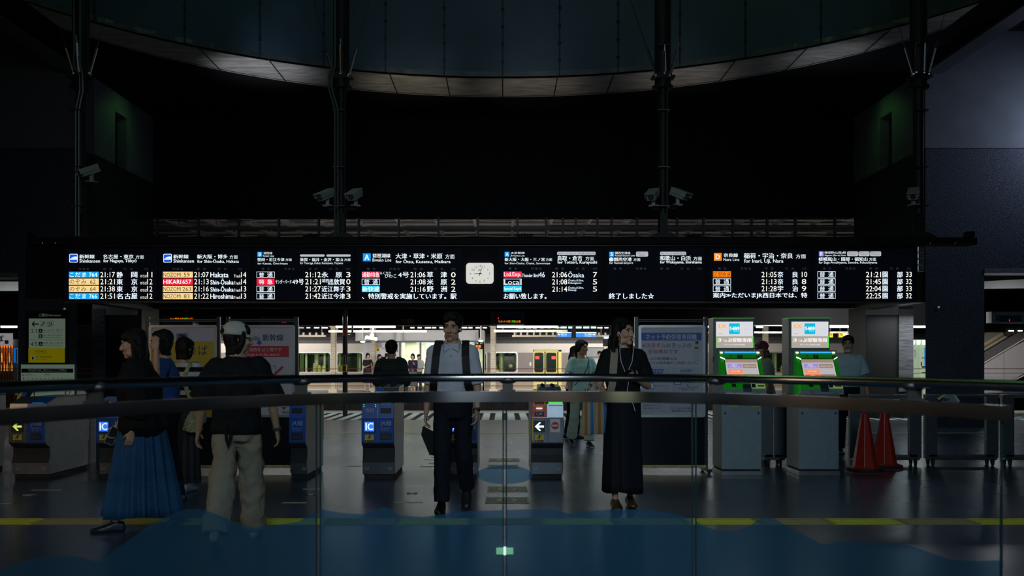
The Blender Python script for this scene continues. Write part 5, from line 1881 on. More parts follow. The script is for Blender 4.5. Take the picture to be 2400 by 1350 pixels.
# cream pipes, girders and dark ducts under the canopy
for px0, px1, py0, py1, Z, m_, lab in ((770, 1000, 774, 779, 36, CREAM, 'cream pipe girder under the canopy left of the walking man'), (1158, 1330, 773, 778.5, 36, CREAM, 'cream pipe girder above the train door'),
                                       (1660, 2000, 777, 781, 36, CREAM, 'cream pipe girder behind the ticket machines')):
    t = thing('pipe_girder', lab, 'girder', ((WX(px0, Z) + WX(px1, Z)) / 2, Z, WZ(py1, Z)))
    mb = MB()
    mb.pbox(px0, py0, px1, py1, Z, 0.08)
    mb.build('beam', m_, t)
    mb = MB()
    for px in range(int(px0) + 20, int(px1) - 5, 77):
        mb.box(WX(px, Z), Z - 0.01, WZ(py1 + 1, Z), WX(px + 1.6, Z), Z + 0.09, 3.05)
    mb.build('hanger', DGREY, t)
for px0, px1, Z, lab in ((690, 763, 38, 'ladder girder at the left notice stands'), (1200, 1306, 38, 'ladder girder left of the blue direction sign'), (1398, 1490, 38, 'ladder girder right of the blue direction sign')):
    t = thing('ladder_girder', lab, 'girder', ((WX(px0, Z) + WX(px1, Z)) / 2, Z, WZ(789, Z)))
    mb = MB()
    mb.pbox(px0, 785.5, px1, 789.5, Z, 0.1)
    mb.build('lower_chord', CREAM, t)
    mb = MB()
    for px in (px0 + 10, px1 - 10):
        mb.box(WX(px, Z), Z + .02, WZ(787, Z), WX(px + 2, Z), Z + .08, 3.05)
    mb.build('hanger', DGREY, t)
    for px in range(px0 + 4, px1 - 3, 15):
        mb = MB()
        mb.pbox(px, 779.5, px + 4, 785.5, Z, 0.1)
        mb.build('stub', CREAM, t)
mb = MB()
for px in list(range(700, 765, 18)) + list(range(962, 1140, 17)) + list(range(1215, 1306, 17)) + list(range(1400, 1480, 17)):
    mb.pbox(px, 767, px + random.choice((9, 12, 14)), 769.5, 37, 0.04)
struct(mb.build('trim_6', ALU))
# curved loudspeaker / cameras on the platform
p = W(870, 793, 35.6)
t = thing('platform_camera', 'white boxy camera hanging left of the platform building', 'camera', p)
R = Euler((0, 0.18, 0.3))
mb = MB()
M = Matrix.Translation(p) @ R.to_matrix().to_4x4()
mb.box(-0.2, -0.1, -0.05, 0.2, 0.1, 0.06, M)
mb.build('body', WHITE, t, bevel=0.01)
mb = MB()
mb.box(-0.06, -0.09, 0.06, 0.06, 0.09, 0.16, M)
mb.box(-0.02, -0.02, 0.16, 0.02, 0.02, 0.9, M)
mb.build('bracket', WHITE, t)
mb = MB()
mb.box(-0.22, -0.09, -0.09, -0.2, 0.09, 0.05, M)
mb.build('lens_end', GREYP, t)

# blue hanging direction sign with lit strip above
t = thing('hanging_sign', 'blue lit direction sign hanging over the far platform', 'sign', W(1352, 790, 36.5))
mb = MB()
mb.pbox(1304, 778, 1399, 790.5, 36.5, 0.15)
mb.build('case', DGREY, t)
mb = MB()
mb.pquad(1306, 781, 1397, 789.5, 36.48)
mb.mi = 1
mb.pquad(1306, 778.6, 1397, 780.4, 36.48)
mb.ptext('←', 1308, 781.8, 1314, 786, 36.47, .03)
mb.ptext('→', 1388, 781.8, 1395, 786, 36.47, .03)
mb.ptext('京都線・大阪', 1315, 781.5, 1328, 785, 36.47)
mb.ptext('Kyoto Line', 1316, 786, 1328, 788.5, 36.47)
mb.ptext('奈良・近鉄線', 1370, 781.5, 1386, 785, 36.47)
mb.ptext('for Nara Line', 1371, 786, 1386, 788.5, 36.47)
mb.build('lit_face', [glow('sign_blue', (0.0, 0.19, 0.72), 1.0), glow('sign_white', (0.8, 1, 1), 1.2)], t)
mb = MB()
for px0, px1 in ((1305, 1310), (1314, 1328), (1332, 1342), (1350, 1363), (1367, 1381), (1385, 1397)):
    mb.pquad(px0, 765.5, px1, 769.5, 36.48)
    mb.cut()
mb.build('upper_lamp', glow('sign_upper_lamp', (0.7, 1.0, 1.0), 1.6), t)
mb = MB()
mb.pbox(1340, 770, 1350, 792, 35.8, 0.2)
mb.box(WX(1342, 36.2), 35.9, WZ(772, 36), WX(1348, 36.2), 36.7, 3.05)
mb.build('bracket', BLACK, t)
# amber LED signs
AMB = glow('led_amber_letters', (1.0, 0.24, 0.0), 1.3)
GRL = glow('led_green_letters', (0.15, 0.75, 0.02), 1.0)
REDL = glow('led_red_letters', (0.9, 0.02, 0.02), 1.0)
for px0, px1, py0, py1, Z, items, lab in ((1150, 1229, 731, 761, 30.5, [('サンダーバード49号', 1168, 750.5, 1196, 756.5, AMB), ('1号車', 1198, 750.5, 1207, 756.5, GRL), ('21:21発', 1207, 750.5, 1220, 756.5, AMB), ('1', 1167, 744, 1169, 748, REDL)], 'amber LED platform display right of the walking man'),
                                          (382, 452, 742, 762, 30.3, [('21:12 堅田 永原', 398, 745, 430, 750, AMB), ('普通', 431, 745, 438, 750, GRL), ('21:12', 438, 745, 451, 750, AMB)], 'amber LED platform display above the yellow poster stand'),
                                          (610, 690, 742, 763, 30.3, [('115', 661, 753, 670, 757, REDL)], 'dark LED display with red digits above the white poster stand')):
    t = thing('led_sign', lab, 'sign', ((WX(px0, Z) + WX(px1, Z)) / 2, Z, WZ(py1, Z)))
    mb = MB()
    mb.pbox(px0, py0, px1, py1, Z, 31.0 - Z + .002)
    mb.build('case', DGREY, t)
    mb = MB()
    mb.pquad(px0 + 10, py0 + 2, px1 - 4, py1 - 3, Z - 0.01)
    mb.build('screen', SCREEN, t)
    poster(t, 'led_lettering', items, Z - 0.02)
t = thing('exit_sign', 'small sign with orange and white halves on the header beam', 'sign', W(955, 757, 30.9))
mb = MB()
mb.pbox(941, 748, 969, 757.5, 30.9, 0.06)
mb.mi = 1
mb.pbox(942, 748.5, 956, 757, 30.88, 0.02)
mb.build('board', [GREYP, mat('dull_orange', (0.25, 0.07, 0.02), .5, var=.1)], t)
mb = MB()
mb.ptext('1', 958, 749, 961, 757, 30.85, .02)
mb.ptext('番', 963, 752, 967, 757, 30.85)
mb.build('sign_lettering', INK, t)
for px, lab in ((1951, 'yellow lit hanging sign above the masked man, left one'), (1974, 'yellow and white lit hanging sign above the masked man, right one')):
    t = thing('yellow_sign', lab, 'sign', W(px, 790, 37))
    mb = MB()
    mb.pbox(px - 9, 777, px + (2 if px < 1960 else 17), 791, 37, 0.1)
    mb.box(WX(px - 5, 37), 37.02, 2.3, WX(px - 3, 37), 37.08, 3.05)
    mb.build('case', DGREY, t)
    mb = MB()
    mb.pquad(px - 8, 778, px + 1, 790.5, 36.98)
    if px > 1960:
        mb.mi = 1
        mb.pquad(px + 2, 778, px + 16, 789, 36.98)
    mb.build('lit_face', [glow('sign_yellow', (0.95, 0.62, 0.0), 1.0), glow('sign_white2', (0.85, 0.9, 0.7), 1.1)], t)
    mb = MB()
    mb.ptext('↑', px - 6, 780, px - 1, 788, 36.96)
    mb.build('arrow', INK, t)

# thin ropes along the platform edge
for py, m_, nm in ((864.5, mat('rope_red', (0.30, 0.05, 0.04), .6, var=.1), 'red rope, upper of the four'), (874.5, mat('rope_yellow', (0.5, 0.36, 0.03), .6, var=.1), 'yellow rope just above the handrail'),
                   (894, mat('rope_yellow', (0.5, 0.36, 0.03), .6), 'yellow rope just below the handrail'), (904.5, mat('rope_red', (0.30, 0.05, 0.04), .6), 'red rope, lowest of the four')):
    mb = MB()
    mb.tube([W(-60, py, 26.4), W(2420, py, 26.4)], 0.008, 6)
    tag(mb.build('barrier_rope', m_), 'thin %s stretched along the platform edge' % nm, 'rope', 'ropes along the platform edge')
for px in (-40, 700, 1480, 2420):
    mb = MB()
    a = W(px, 860, 26.45)
    mb.tube([(a.x, 26.45, 0.0), (a.x, 26.45, a.z)], 0.02, 8)
    tag(mb.build('rope_post', DGREY), 'slim dark post holding the ropes at the platform edge', 'post', 'rope posts')

# ------------------------------------------------------------------ platform building with lit waiting room
ZP = 43.2
t = thing('platform_building', 'white platform building with a lit glazed waiting room', 'building', (WX(990, ZP), ZP + 0.9, 0))
BW = mat('building_white', (0.62, 0.62, 0.66), 0.5, var=0.04)
ROOMW = mat('room_cream_wall', (0.72, 0.75, 0.58), 0.5, var=0.03)
MULL = paint('mullion_grey', (0.13, 0.14, 0.16))
zt, zl = WZ(779, ZP), WZ(800, ZP)
xa, xb, xc = WX(852, ZP), WX(938, ZP), WX(1135, ZP)
mb = MB()
mb.box(xa, ZP, 0, xb, ZP + 0.15, zl)
mb.build('front_wall', BW, t)
mb = MB()
mb.box(xa - 0.15, ZP - 0.25, zl + 0.02, xc, ZP + 1.9, zt + 0.1)
mb.build('eaves', BW, t, bevel=0.03)
mb = MB()
mb.box(xa, ZP - 0.02, zl - 0.06, xc, ZP + 0.1, zl + 0.02)
mb.build('lintel', MULL, t)
mb = MB()
mb.box(xb, ZP + 1.7, 0, xc, ZP + 1.8, zl + 0.02)
mb.box(xb, ZP, 0, xb + 0.06, ZP + 1.8, zl)
mb.box(xc - 0.06, ZP, 0, xc, ZP + 1.8, zl)
mb.box(xb, ZP, 0, xc, ZP + 1.8, 0.03)
mb.build('room_wall', ROOMW, t)
mb = MB()
for px0, px1 in ((936, 939), (983, 987.5), (1037, 1041.5), (1088, 1091), (1112, 1117), (1131, 1135)):
    mb.pbox(px0, 800, px1, 922, ZP, 0.08)
    mb.cut()
mb.box(xb, ZP, 0.0, xc, ZP + 0.08, 0.22)
mb.build('mullion', MULL, t)
mb = MB()
mb.quad((xb, ZP + .04, .2), (xc, ZP + .04, .2), (xc, ZP + .04, zl), (xb, ZP + .04, zl))
mb.build('glazing', GLASS, t)
mb = MB()
for px0, px1 in ((976, 983), (988, 1036), (1042, 1088), (1093, 1110)):
    a, b = W(px0, 802, ZP + 0.5), W(px1, 802, ZP + 0.5)
    mb.tube([a, b], 0.035, 8)
    mb.cut()
mb.build('ceiling_tube', glow('room_tube', (0.95, 1.0, 0.9), 4.0), t)
mb = MB()
mb.pbox(998, 804.5, 1036, 817, ZP + 1.3, 0.38)
mb.build('air_conditioner', WHITE, t, bevel=0.03)
mb = MB()
for q in ((997, 838, 1012, 849), (997, 854.5, 1012, 866)):
    mb.pquad(*q, ZP + 0.03)
mb.mi = 1
mb.ptext('自動ドア', 999, 843.5, 1011, 847.5, ZP + 0.02)
mb.ptext('7', 1003, 856, 1006, 861, ZP + 0.02)
mb.build('red_notice', [mat('notice_bright_red', (0.6, 0.04, 0.06), .5, var=.05), WHITE], t)
mb = MB()
mb.pquad(881.5, 815, 890, 824, ZP - 0.01)
mb.mi = 1
mb.pquad(884, 817, 887.5, 822, ZP - 0.015)
mb.mi = 2
mb.pquad(879, 803, 895, 815, ZP - 0.012)
mb.pquad(895, 815.5, 912, 818, ZP - 0.012)
mb.build('wall_notice', [YELLOWP, INK, GREYP], t)
for px, lab in ((843, 'left'), (935, 'mid'), (1125, 'right')):
    mb = MB()
    a = W(px, 799, ZP - 0.5)
    mb.lathe([(0.19, 0), (0.18, 0.40)], (a.x, a.y, a.z), 18)
    mb.build('drum_fitting', BW, t, smooth=True)
mb = MB()
mb.pbox(852, 895, 870, 916, ZP - 0.6, 0.3)
tag(mb.build('platform_bench', GREYP), 'pale block bench at the foot of the plain cream column', 'bench')
area_light('waiting_room_lamp', (WX(1010, ZP), ZP + 0.9, zl - 0.05), (WX(1010, ZP), ZP + 0.9, 0), 2.6, 45, (0.97, 1.0, 0.85), 0.6)
t = thing('train_led', 'small amber LED destination display under the eaves right of the walking man', 'sign', W(1122, 815, 42))
mb = MB()
mb.pbox(1113, 806, 1133, 818, 42, 0.1)
mb.box(WX(1121, 42), 42.03, 2.0, WX(1125, 42), 42.08, 3.05)
mb.build('case', BLACK, t)
poster(t, 'led_lettering', [('米原', 1114, 808.5, 1127.5, 815, AMB, 0, .03), ('━', 1115, 816, 1125, 817.5, REDL)], 41.98)

# ------------------------------------------------------------------ train at the far platform
ZTn = 46.0
xl, xr = WX(330, ZTn), WX(2320, ZTn)
train = thing('train', 'commuter train with yellow doors standing at the far platform', 'train', (WX(1250, ZTn), ZTn + 1.4, 0))
TB = mat('train_taupe', (0.20, 0.165, 0.16), 0.4, 0.2, var=0.05)
TW = mat('train_white_band', (0.52, 0.47, 0.44), 0.4, 0.2, var=0.06, scale=1)
TL = mat('train_tan_panel', (0.38, 0.30, 0.22), 0.4, 0.2, var=0.06, scale=1)
TD = mat('train_roof_grey', (0.06, 0.06, 0.065), 0.6, var=0.1)
wz0, wz1 = WZ(872.5, ZTn), WZ(826.5, ZTn)
openings = [(690, 775), (790, 850), (1085, 1140), (1160, 1211.5), (1250, 1316), (1405, 1470), (1800, 1842), (1905, 1950)]
doors = {(1250, 1316)}
mb = MB()


def strip(z0, z1, cuts, mi, y=ZTn):
    mb.mi = mi
    x = xl
    for a, b in cuts:
        mb.box(x, y, z0, WX(a, ZTn), y + 0.08, z1)
        x = WX(b, ZTn)
    mb.box(x, y, z0, xr, y + 0.08, z1)


dz = WZ(820, ZTn)
strip(WZ(820, ZTn), WZ(805, ZTn), [], 1)
strip(WZ(805, ZTn), WZ(798, ZTn), [], 3)
strip(wz1, dz, [(1250, 1316)], 1)
strip(wz0, wz1, openings, 0)
strip(WZ(881, ZTn), wz0, [(1250, 1316)], 1)
strip(WZ(895, ZTn), WZ(881, ZTn), [(1250, 1316)], 4)
strip(WZ(911, ZTn), WZ(895, ZTn), [(1250, 1316)], 2)
strip(-0.25, WZ(911, ZTn), [(1250, 1316)], 1)
mb.mi = 3
mb.loft([[(xl, ZTn + a, b), (xr, ZTn + a, b), (xr, ZTn + a + .05, b), (xl, ZTn + a + .05, b)] for a, b in ((0, WZ(798, ZTn)), (0.12, WZ(790, ZTn)), (0.5, WZ(782, ZTn)), (1.4, WZ(778, ZTn)))])
mb.build('car_body', [TB, TW, TL, TD, mat('train_grey_tan', (0.30, 0.26, 0.19), .4, .2, var=.06)], train)
mb = MB()
mb.box(xl, ZTn + 2.7, 0, xr, ZTn + 2.8, 2.3)
mb.box(xl, ZTn + .08, -0.02, xr, ZTn + 2.7, 0.03)
mb.box(xl, ZTn + .08, 2.2, xr, ZTn + 2.7, 2.3)
mb.mi = 1
for x in [xl + 0.7 * k for k in range(int((xr - xl) / 0.7))]:
    mb.box(x, ZTn + 2.68, 0.75, x + 0.5, ZTn + 2.7, 1.75)
mb.build('interior', [mat('train_interior_green', (0.15, 0.22, 0.09), .5, var=.15), mat('dark_far_window', (0.01, 0.02, 0.012), .15, var=.2)], train)
mb = MB()
for k in range(9):
    x = xl + (xr - xl) * (k + 0.5) / 9
    mb.box(x - 1.4, ZTn + 1.3, 2.17, x + 1.4, ZTn + 1.45, 2.2)
mb.build('interior_lamp', glow('train_lamp', (0.9, 1.0, 0.7), 3.0), train)
area_light('train_interior_lamp', (-4, ZTn + 1.4, 2.15), (-4, ZTn + 1.4, 0), 16, 55, (0.85, 1.0, 0.6), 0.6)
area_light('train_interior_lamp_right', (11, ZTn + 1.4, 2.15), (11, ZTn + 1.4, 0), 10, 30, (0.85, 1.0, 0.6), 0.6)
RUB = mat('window_rubber', (0.02, 0.02, 0.02), .5, var=.1)
for (a, b) in openings:
    if (a, b) in doors:
        continue
    p, q = W(a, 872.5, ZTn), W(b, 826.5, ZTn)
    mb = MB()
    P_, P2 = rrect(p.x - .04, p.z - .04, q.x + .04, q.z + .04, 0.12), rrect(p.x + .02, p.z + .02, q.x - .02, q.z - .02, 0.1)
    N_ = len(P_)
    mb.add([(u, ZTn - 0.01, v) for u, v in P_] + [(u, ZTn - 0.01, v) for u, v in P2], [(i, (i + 1) % N_, N_ + (i + 1) % N_, N_ + i) for i in range(N_)])
    wf = mb.build('window', ALU, train)
    mb = MB()
    mb.quad((p.x, ZTn + .03, p.z), (q.x, ZTn + .03, p.z), (q.x, ZTn + .03, q.z), (p.x, ZTn + .03, q.z))
    mb.build('pane', GLASS, wf)
mb = MB()
LIME = mat('strap_lime', (0.5, 0.5, 0.08), .5, var=.1)
for px in (705, 712, 727, 734, 749, 756, 771, 794, 800, 818, 840, 1195):
    c_ = W(px, 828, ZTn + 0.45)
    pts = [(c_.x + 0.045 * math.cos(k * PI / 6), c_.y, c_.z + 0.045 * math.sin(k * PI / 6)) for k in range(13)]
    mb.tube(pts, 0.009, 6)
    mb.cut()
mb.build('grab_ring', LIME, train)
mb = MB()
for px, Z_ in ((718, 46.4), (742, 46.9), (761, 46.4), (1174, 46.5), (796, 47.2), (844, 46.6), (1818, 46.5)):
    a = W(px, 872, Z_)
    mb.tube([(a.x, Z_, 0.05), (a.x, Z_, 2.2)], 0.05 if px not in (742, 1174) else 0.09, 8)
    mb.cut()
mb.build('grab_pole', mat('pole_pale_green', (0.35, 0.42, 0.2), .4, var=.1), train, smooth=True)
mb = MB()
for px in (738, 749, 759, 793, 803, 1128, 1162, 1834, 1810):
    a = W(px, 872, 46.7)
    mb.ell((a.x, 46.7, WZ(866, 46.7)), (0.10, 0.08, 0.22), nu=10, nv=8)
    mb.cut()
mb.build('seat_back', mat('seat_moss', (0.32, 0.32, 0.06), .7, var=.1), train, smooth=True)
mb = MB()
for px, py in ((1197, 858), (1165, 870), (760, 870)):
    mb.ell(W(px, py, 46.45), (0.095, 0.09, 0.085), nu=12, nv=8)
    mb.cut()
mb.build('headrest_cover', mat('headrest_lime', (0.6, 0.62, 0.25), .7, var=.1), train, smooth=True)
# doors
DY = mat('door_yellow_cream', (0.70, 0.62, 0.24), .4, var=.05)
DYS = mat('door_yellow', (0.70, 0.48, 0.0), .4, var=.05)
p, q = W(1250, 912, ZTn), W(1316, 821, ZTn)
mb = MB()
for u0, z0, u1, z1 in ((p.x, p.z, p.x + .04, q.z), (q.x - .14, p.z, q.x, q.z), (p.x, q.z - .06, q.x, q.z)):
    mb.box(u0, ZTn - .02, z0, u1, ZTn + .12, z1)
df = mb.build('door_frame', DY, train)
mb = MB()
mb.box(q.x - .15, ZTn - 0.01, p.z, q.x - .10, ZTn + 0.1, q.z - .06)
mb.build('yellow_edge', DYS, df)
for a, b in ((1251.5, 1276), (1279, 1306)):
    x0, x1 = WX(a, ZTn), WX(b, ZTn)
    mb = MB()
    pa0, pa1 = WX(a + 0.5, ZTn) + 0.02, WX(b, ZTn) - 0.05
    za, zb_ = WZ(872, ZTn), WZ(827, ZTn)
    mb.box(x0, ZTn + 0.03, p.z, x1, ZTn + 0.06, za)
    mb.box(x0, ZTn + 0.03, zb_, x1, ZTn + 0.06, q.z)
    mb.box(x0, ZTn + 0.03, za, pa0, ZTn + 0.06, zb_)
    mb.box(pa1, ZTn + 0.03, za, x1, ZTn + 0.06, zb_)
    dr = mb.build('door', DY, train)
    mb = MB()
    mb.prism(rrect(pa0 - .01, za - .01, pa1 + .01, zb_ + .01, 0.09), 'y', ZTn + 0.02, ZTn + 0.05)
    mb.build('pane', mat('door_pane_dark', (0.012, 0.02, 0.016), .12, var=.1), dr)
    mb = MB()
    c0 = pa0 + (0.03 if a < 1270 else 0.24)
    mb.quad((c0, ZTn + .018, WZ(842, ZTn)), (c0 + .19, ZTn + .018, WZ(842, ZTn)), (c0 + .19, ZTn + .018, WZ(834.5, ZTn)), (c0, ZTn + .018, WZ(834.5, ZTn)))
    mb.build('red_sticker', mat('sticker_red_orange', (0.75, 0.10, 0.03), .5, var=.05), dr)
mb = MB()
mb.pbox(1241, 849, 1245, 857, ZTn - .02, .02)
mb.build('number_plate', WHITE, train)

# ------------------------------------------------------------------ notice boards far right of centre
for px0, px1, lab in ((1375, 1415, 'pale route map board behind the woman in the green shirt'), (1423, 1450, 'pale route map board behind the shoulder of the woman in black')):
    t = thing('map_board', lab, 'notice board', ((WX(px0, 42) + WX(px1, 42)) / 2, 42, WZ(905, 42)))
    mb = MB()
    mb.pbox(px0 - 1.5, 814, px1 + 1.5, 924, 42.02, 0.08)
    mb.build('frame', DGREY, t)
    mb = MB()
    mb.pquad(px0, 816, px1, 836, 42)
    mb.pquad(px0, 838, px1, 864, 42)
    mb.mi = 1
    for k in range(7):
        mb.pquad(px0 + 2, 819 + k * 2.3, px0 + 16 - k % 3, 819.6 + k * 2.3, 41.99)
        mb.pquad(px0 + 19, 840 + k * 2.6, px1 - 2, 840.6 + k * 2.6, 41.99)
    mb.build('map_sheet', [mat('map_paper', (0.5, 0.53, 0.56), .5, var=.05), GREYP], t)
mb = MB()
mb.pbox(1414, 796, 1440, 812, 36.5, .15)
mb.box(WX(1430, 36.6), 36.52, WZ(797, 36.5), WX(1433, 36.6), 36.6, 3.05)
tag(mb.build('black_monitor', BLACK), 'black monitor hanging under the short tube lamp', 'monitor')

# ------------------------------------------------------------------ right hand opening: escalator, tiled wall, sign box
ZE = 33.0
WT = mat('white_wall_panels', (0.52, 0.50, 0.53), .4, var=.04)
mb = MB()
mb.box(WX(2290, 36), 36, 0, 27, 36.3, 6)
mb.build('wall_hall', mat('hall_wall', (0.42, 0.42, 0.36), .5, var=.05))['kind'] = 'structure'
esc = thing('escalator', 'escalator with glass balustrade and orange handrails rising behind the granite pier', 'escalator', (WX(2400, ZE), ZE, 0))
mb = MB()
P_ = [W(2303, 850, ZE), W(2303, 920, ZE), W(2620, 920, ZE), W(2620, 688, ZE)]
mb.prism([(p.x, max(0, p.z)) for p in P_], 'y', ZE, ZE + 1.2)
mb.build('panelled_side', WT, esc)
mb = MB()
for py in (863.5, 873.5, 883, 893):
    mb.pquad(2303, py, 2600, py + 0.7, ZE - .01)
for px in (2352, 2440):
    mb.pquad(px, 800, px + 0.8, 920, ZE - .01)
mb.build('panel_groove', GREYP, esc)
a, b = W(2303, 838, ZE), W(2620, 650, ZE)


def band(dz0, dz1, y0, y1, name, m_):
    mb_ = MB()
    A_, B_ = W(2303, 838, ZE), W(2620, 650, ZE)
    mb_.loft([[(A_.x, y0, A_.z + dz0), (A_.x, y1, A_.z + dz0), (A_.x, y1, A_.z + dz1), (A_.x, y0, A_.z + dz1)], [(B_.x, y0, B_.z + dz0), (B_.x, y1, B_.z + dz0), (B_.x, y1, B_.z + dz1), (B_.x, y0, B_.z + dz1)]])
    return mb_.build(name, m_, esc)


band(-0.16, 0.16, ZE - .04, ZE + 1.0, 'skirt_panel', mat('escalator_grey', (0.14, 0.13, 0.135), .4, var=.05))
band(0.16, 0.20, ZE - .05, ZE + .1, 'steel_trim', STEEL)
band(-0.21, -0.17, ZE - .05, ZE + .1, 'lower_trim', WHITE)
band(0.20, 0.45, ZE + .02, ZE + .03, 'glass_side', mat('escalator_glass', (0.32, 0.38, 0.30), .1, var=.05))
OR = mat('handrail_orange', (0.50, 0.17, 0.03), .4, var=.05)
band(0.32, 0.36, ZE - .03, ZE + .03, 'handrail', OR)
band(0.52, 0.56, ZE + .8, ZE + .86, 'handrail', OR)
mb = MB()
mb.prism([(WX(2345, ZE - .3), 0.42), (WX(2420, ZE - .3), 0.42), (WX(2420, ZE - .3), 1.0)], 'y', ZE - .3, ZE - .05)
mb.build('stair_pit', BLACK, esc)
mb = MB()
for q0, q1 in (((2330, 915), (2420, 870)), ((2328, 908), (2420, 908))):
    mb.tube([W(*q0, ZE - .4), W(*q1, ZE - .4)], 0.02, 8)
    mb.cut()
mb.build('pit_rail', WHITE, esc)
t = thing('departure_box', 'grey display box with two dark LED rows in the right hand opening', 'sign', W(2362, 757, 26))
mb = MB()
mb.pbox(2324, 730, 2420, 757, 26, .3)
mb.build('case', mat('box_grey_green', (0.16, 0.19, 0.185), .5, var=.06), t, bevel=.01)
mb = MB()
mb.pquad(2334, 740, 2395, 754, 25.99)
mb.build('screen', SCREEN, t)
poster(t, 'box_lettering', [('新幹線中央乗換口', 2334, 732.5, 2361, 735.5, HCAP), ('Shinkansen Central Transfer Gate', 2363, 732.8, 2396, 735.2, HCAP), ('先発', 2336, 742, 2342, 746, HCAP), ('次発', 2336, 749, 2342, 752.5, HCAP), ('1', 2365, 748.5, 2367, 753.5, REDL), ('#', 2342, 746.8, 2395, 747.2, GREYP)], 25.985)
mb = MB()
mb.pbox(2306, 760, 2420, 778, 27, .5)
mb.pbox(2306, 757.5, 2420, 758.5, 26.9, .5)
struct(mb.build('trim_7', BLACK))
mb = MB()
mb.pquad(2364, 774, 2376, 776.5, 26.95)
tag(mb.build('beam_lamp', TUBE), 'small bright lamp on the dark beam before the escalator, directly above the cable loops', 'lamp', 'lamps on the beam before the escalator')
mb = MB()
mb.pquad(2386, 774, 2396, 776.5, 26.95)
tag(mb.build('beam_lamp', TUBE), 'small bright lamp on the dark beam before the escalator, nearer the picture edge', 'lamp', 'lamps on the beam before the escalator')
mb = MB()
mb.loft([[W(2300, 659.5, 20.9), W(2300, 677, 20.9)], [W(2450, 652, 20.9), W(2450, 675, 20.9)]], cap=False, closed=False)
struct(mb.build('trim_8', mat('pale_soffit_strip', (0.36, 0.37, 0.36), .5, var=.05)))
mb = MB()
mb.box(WX(2300, 21), 21, 3.3, 22, 32, 3.4)
mb.box(WX(2290, 26.4), 26.4, WZ(758, 26.4), 22, 26.6, 3.4)
struct(mb.build('ceiling', BLACKM))
t = thing('cable_bundle', 'bundle of black cables looping under the dark beam before the escalator', 'cable', W(2362, 780, 27.2))
for k in range(3):
    mb = MB()
    c_ = W(2362, 777.5, 27.2)
    r = 0.13 - k * 0.03
    mb.tube([(c_.x + r * math.cos(PI + PI * j / 8), 27.2, c_.z + r * math.sin(PI + PI * j / 8)) for j in range(9)], 0.012, 6)
    mb.build('cable', RUBBER, t, smooth=True)

# lit kiosk between the stone pillar and the pier on the right
t = thing('lit_kiosk', 'pale green lit vending corner glimpsed between stone pillar and granite pier', 'kiosk', (WX(2155, 34), 34.2, 0))
mb = MB()
mb.pbox(2120, 796, 2190, 940, 34, .6)
mb.build('cabinet', mat('kiosk_pale', (0.42, 0.50, 0.40), .4, emit=(0.10, 0.16, 0.10), strength=0.7, var=.05), t)
mb = MB()
for px in (2140, 2153, 2166):
    a = W(px, 797, 33.9)
    mb.lathe([(0.07, 0), (0.06, -0.1), (0.05, -0.16)], a, 12)
    mb.cut()
mb.build('downlight', glow('kiosk_lamp', (0.75, 1.0, 0.8), 1.2), t)
mb = MB()
mb.pquad(2157, 805, 2170, 885, 33.98)
mb.mi = 1
mb.pquad(2166, 815, 2172, 857, 33.97)
mb.mi = 2
for py, h_ in ((838, 1.5), (858, 4), (872, 3)):
    mb.pquad(2160, py, 2171, py + h_, 33.96)
mb.pquad(2158, 848, 2161, 857, 33.96)
mb.ptext('き', 2142, 820, 2146, 825, 33.96)
mb.ptext('っ', 2142, 827, 2146, 831, 33.96)
mb.ptext('ぷ', 2142, 833, 2146, 838, 33.96)
mb.build('vending_face', [mat('vending_cream', (0.5, 0.6, 0.42), .4, emit=(.12, .17, .1), strength=.7, var=.04), glow('vending_blue', (0.02, 0.25, 0.6), .8), DGREY], t)

# noodle shop at the far left
t = thing('noodle_shop', 'wooden noodle shop with glowing bottles at the far left', 'shop', (WX(-10, 30), 30.5, 0))
WOOD = mat('shop_wood', (0.22, 0.10, 0.03), .6, var=.2)
mb = MB()
mb.pbox(-80, 906, 32, 914, 30, .4)
mb.build('counter', mat('counter_brown', (0.20, 0.14, 0.10), .5, var=.1), t)
mb = MB()
mb.pbox(-80, 808, 32, 950, 30.9, .1)
mb.build('back_wall', mat('shop_back', (0.20, 0.08, 0.02), .7, var=.2), t)
for px in range(-54, 34, 6):
    mb = MB()
    mb.pbox(px, 811, px + 1.6, 905, 30.1, .03)
    mb.build('lattice_bar', WOOD, t)
BOT = mat('bottle_amber', (0.6, 0.3, 0.08), .2, emit=(0.75, 0.28, 0.05), strength=0.6, var=.1)  # orange shop light on the bottles is put in as emission
mb = MB()
mb.pbox(-80, 869.5, 32, 871, 30.5, .35)
mb.pbox(-80, 849.5, 32, 851, 30.5, .35)
mb.build('shelf', WOOD, t)
for k in range(6, 10):
    for row, py in ((0, 865), (1, 845)):
        if row and k % 2:
            continue
        a = W(-50 + k * 8.5 + row * 3, py + 4.3, 30.6)
        bo = thing('bottle', 'amber bottle with a red cap behind the wooden lattice of the noodle shop', 'bottle', a, group='bottles in the noodle shop')
        mb = MB()
        mb.lathe([(0.036, 0), (0.04, .15), (0.015, .22), (0.015, .26)], a, 10)
        mb.build('glass', BOT, bo)
        mb = MB()
        mb.lathe([(0.018, .26), (0.018, .29)], a, 8)
        mb.build('cap', glow('shop_red_glow', (1.0, 0.12, 0.02), 1.0), bo)  # bottle cap is emissive too, though no lamp
mb = MB()
for px in range(-50, 32, 6):
    mb.ell(W(px, 813, 30.5), (0.03, 0.03, 0.03), nu=8, nv=6)
    mb.cut()
mb.build('lantern_bulb', glow('shop_red_glow', (1.0, 0.12, 0.02), 1.0), t)
mb = MB()
mb.pbox(-80, 781, 28, 810, 29.9, .06)
bn = mb.build('shop_banner', mat('banner_white', (0.55, 0.53, 0.53), .6, emit=(.25, .24, .24), strength=.8, var=.04), t)
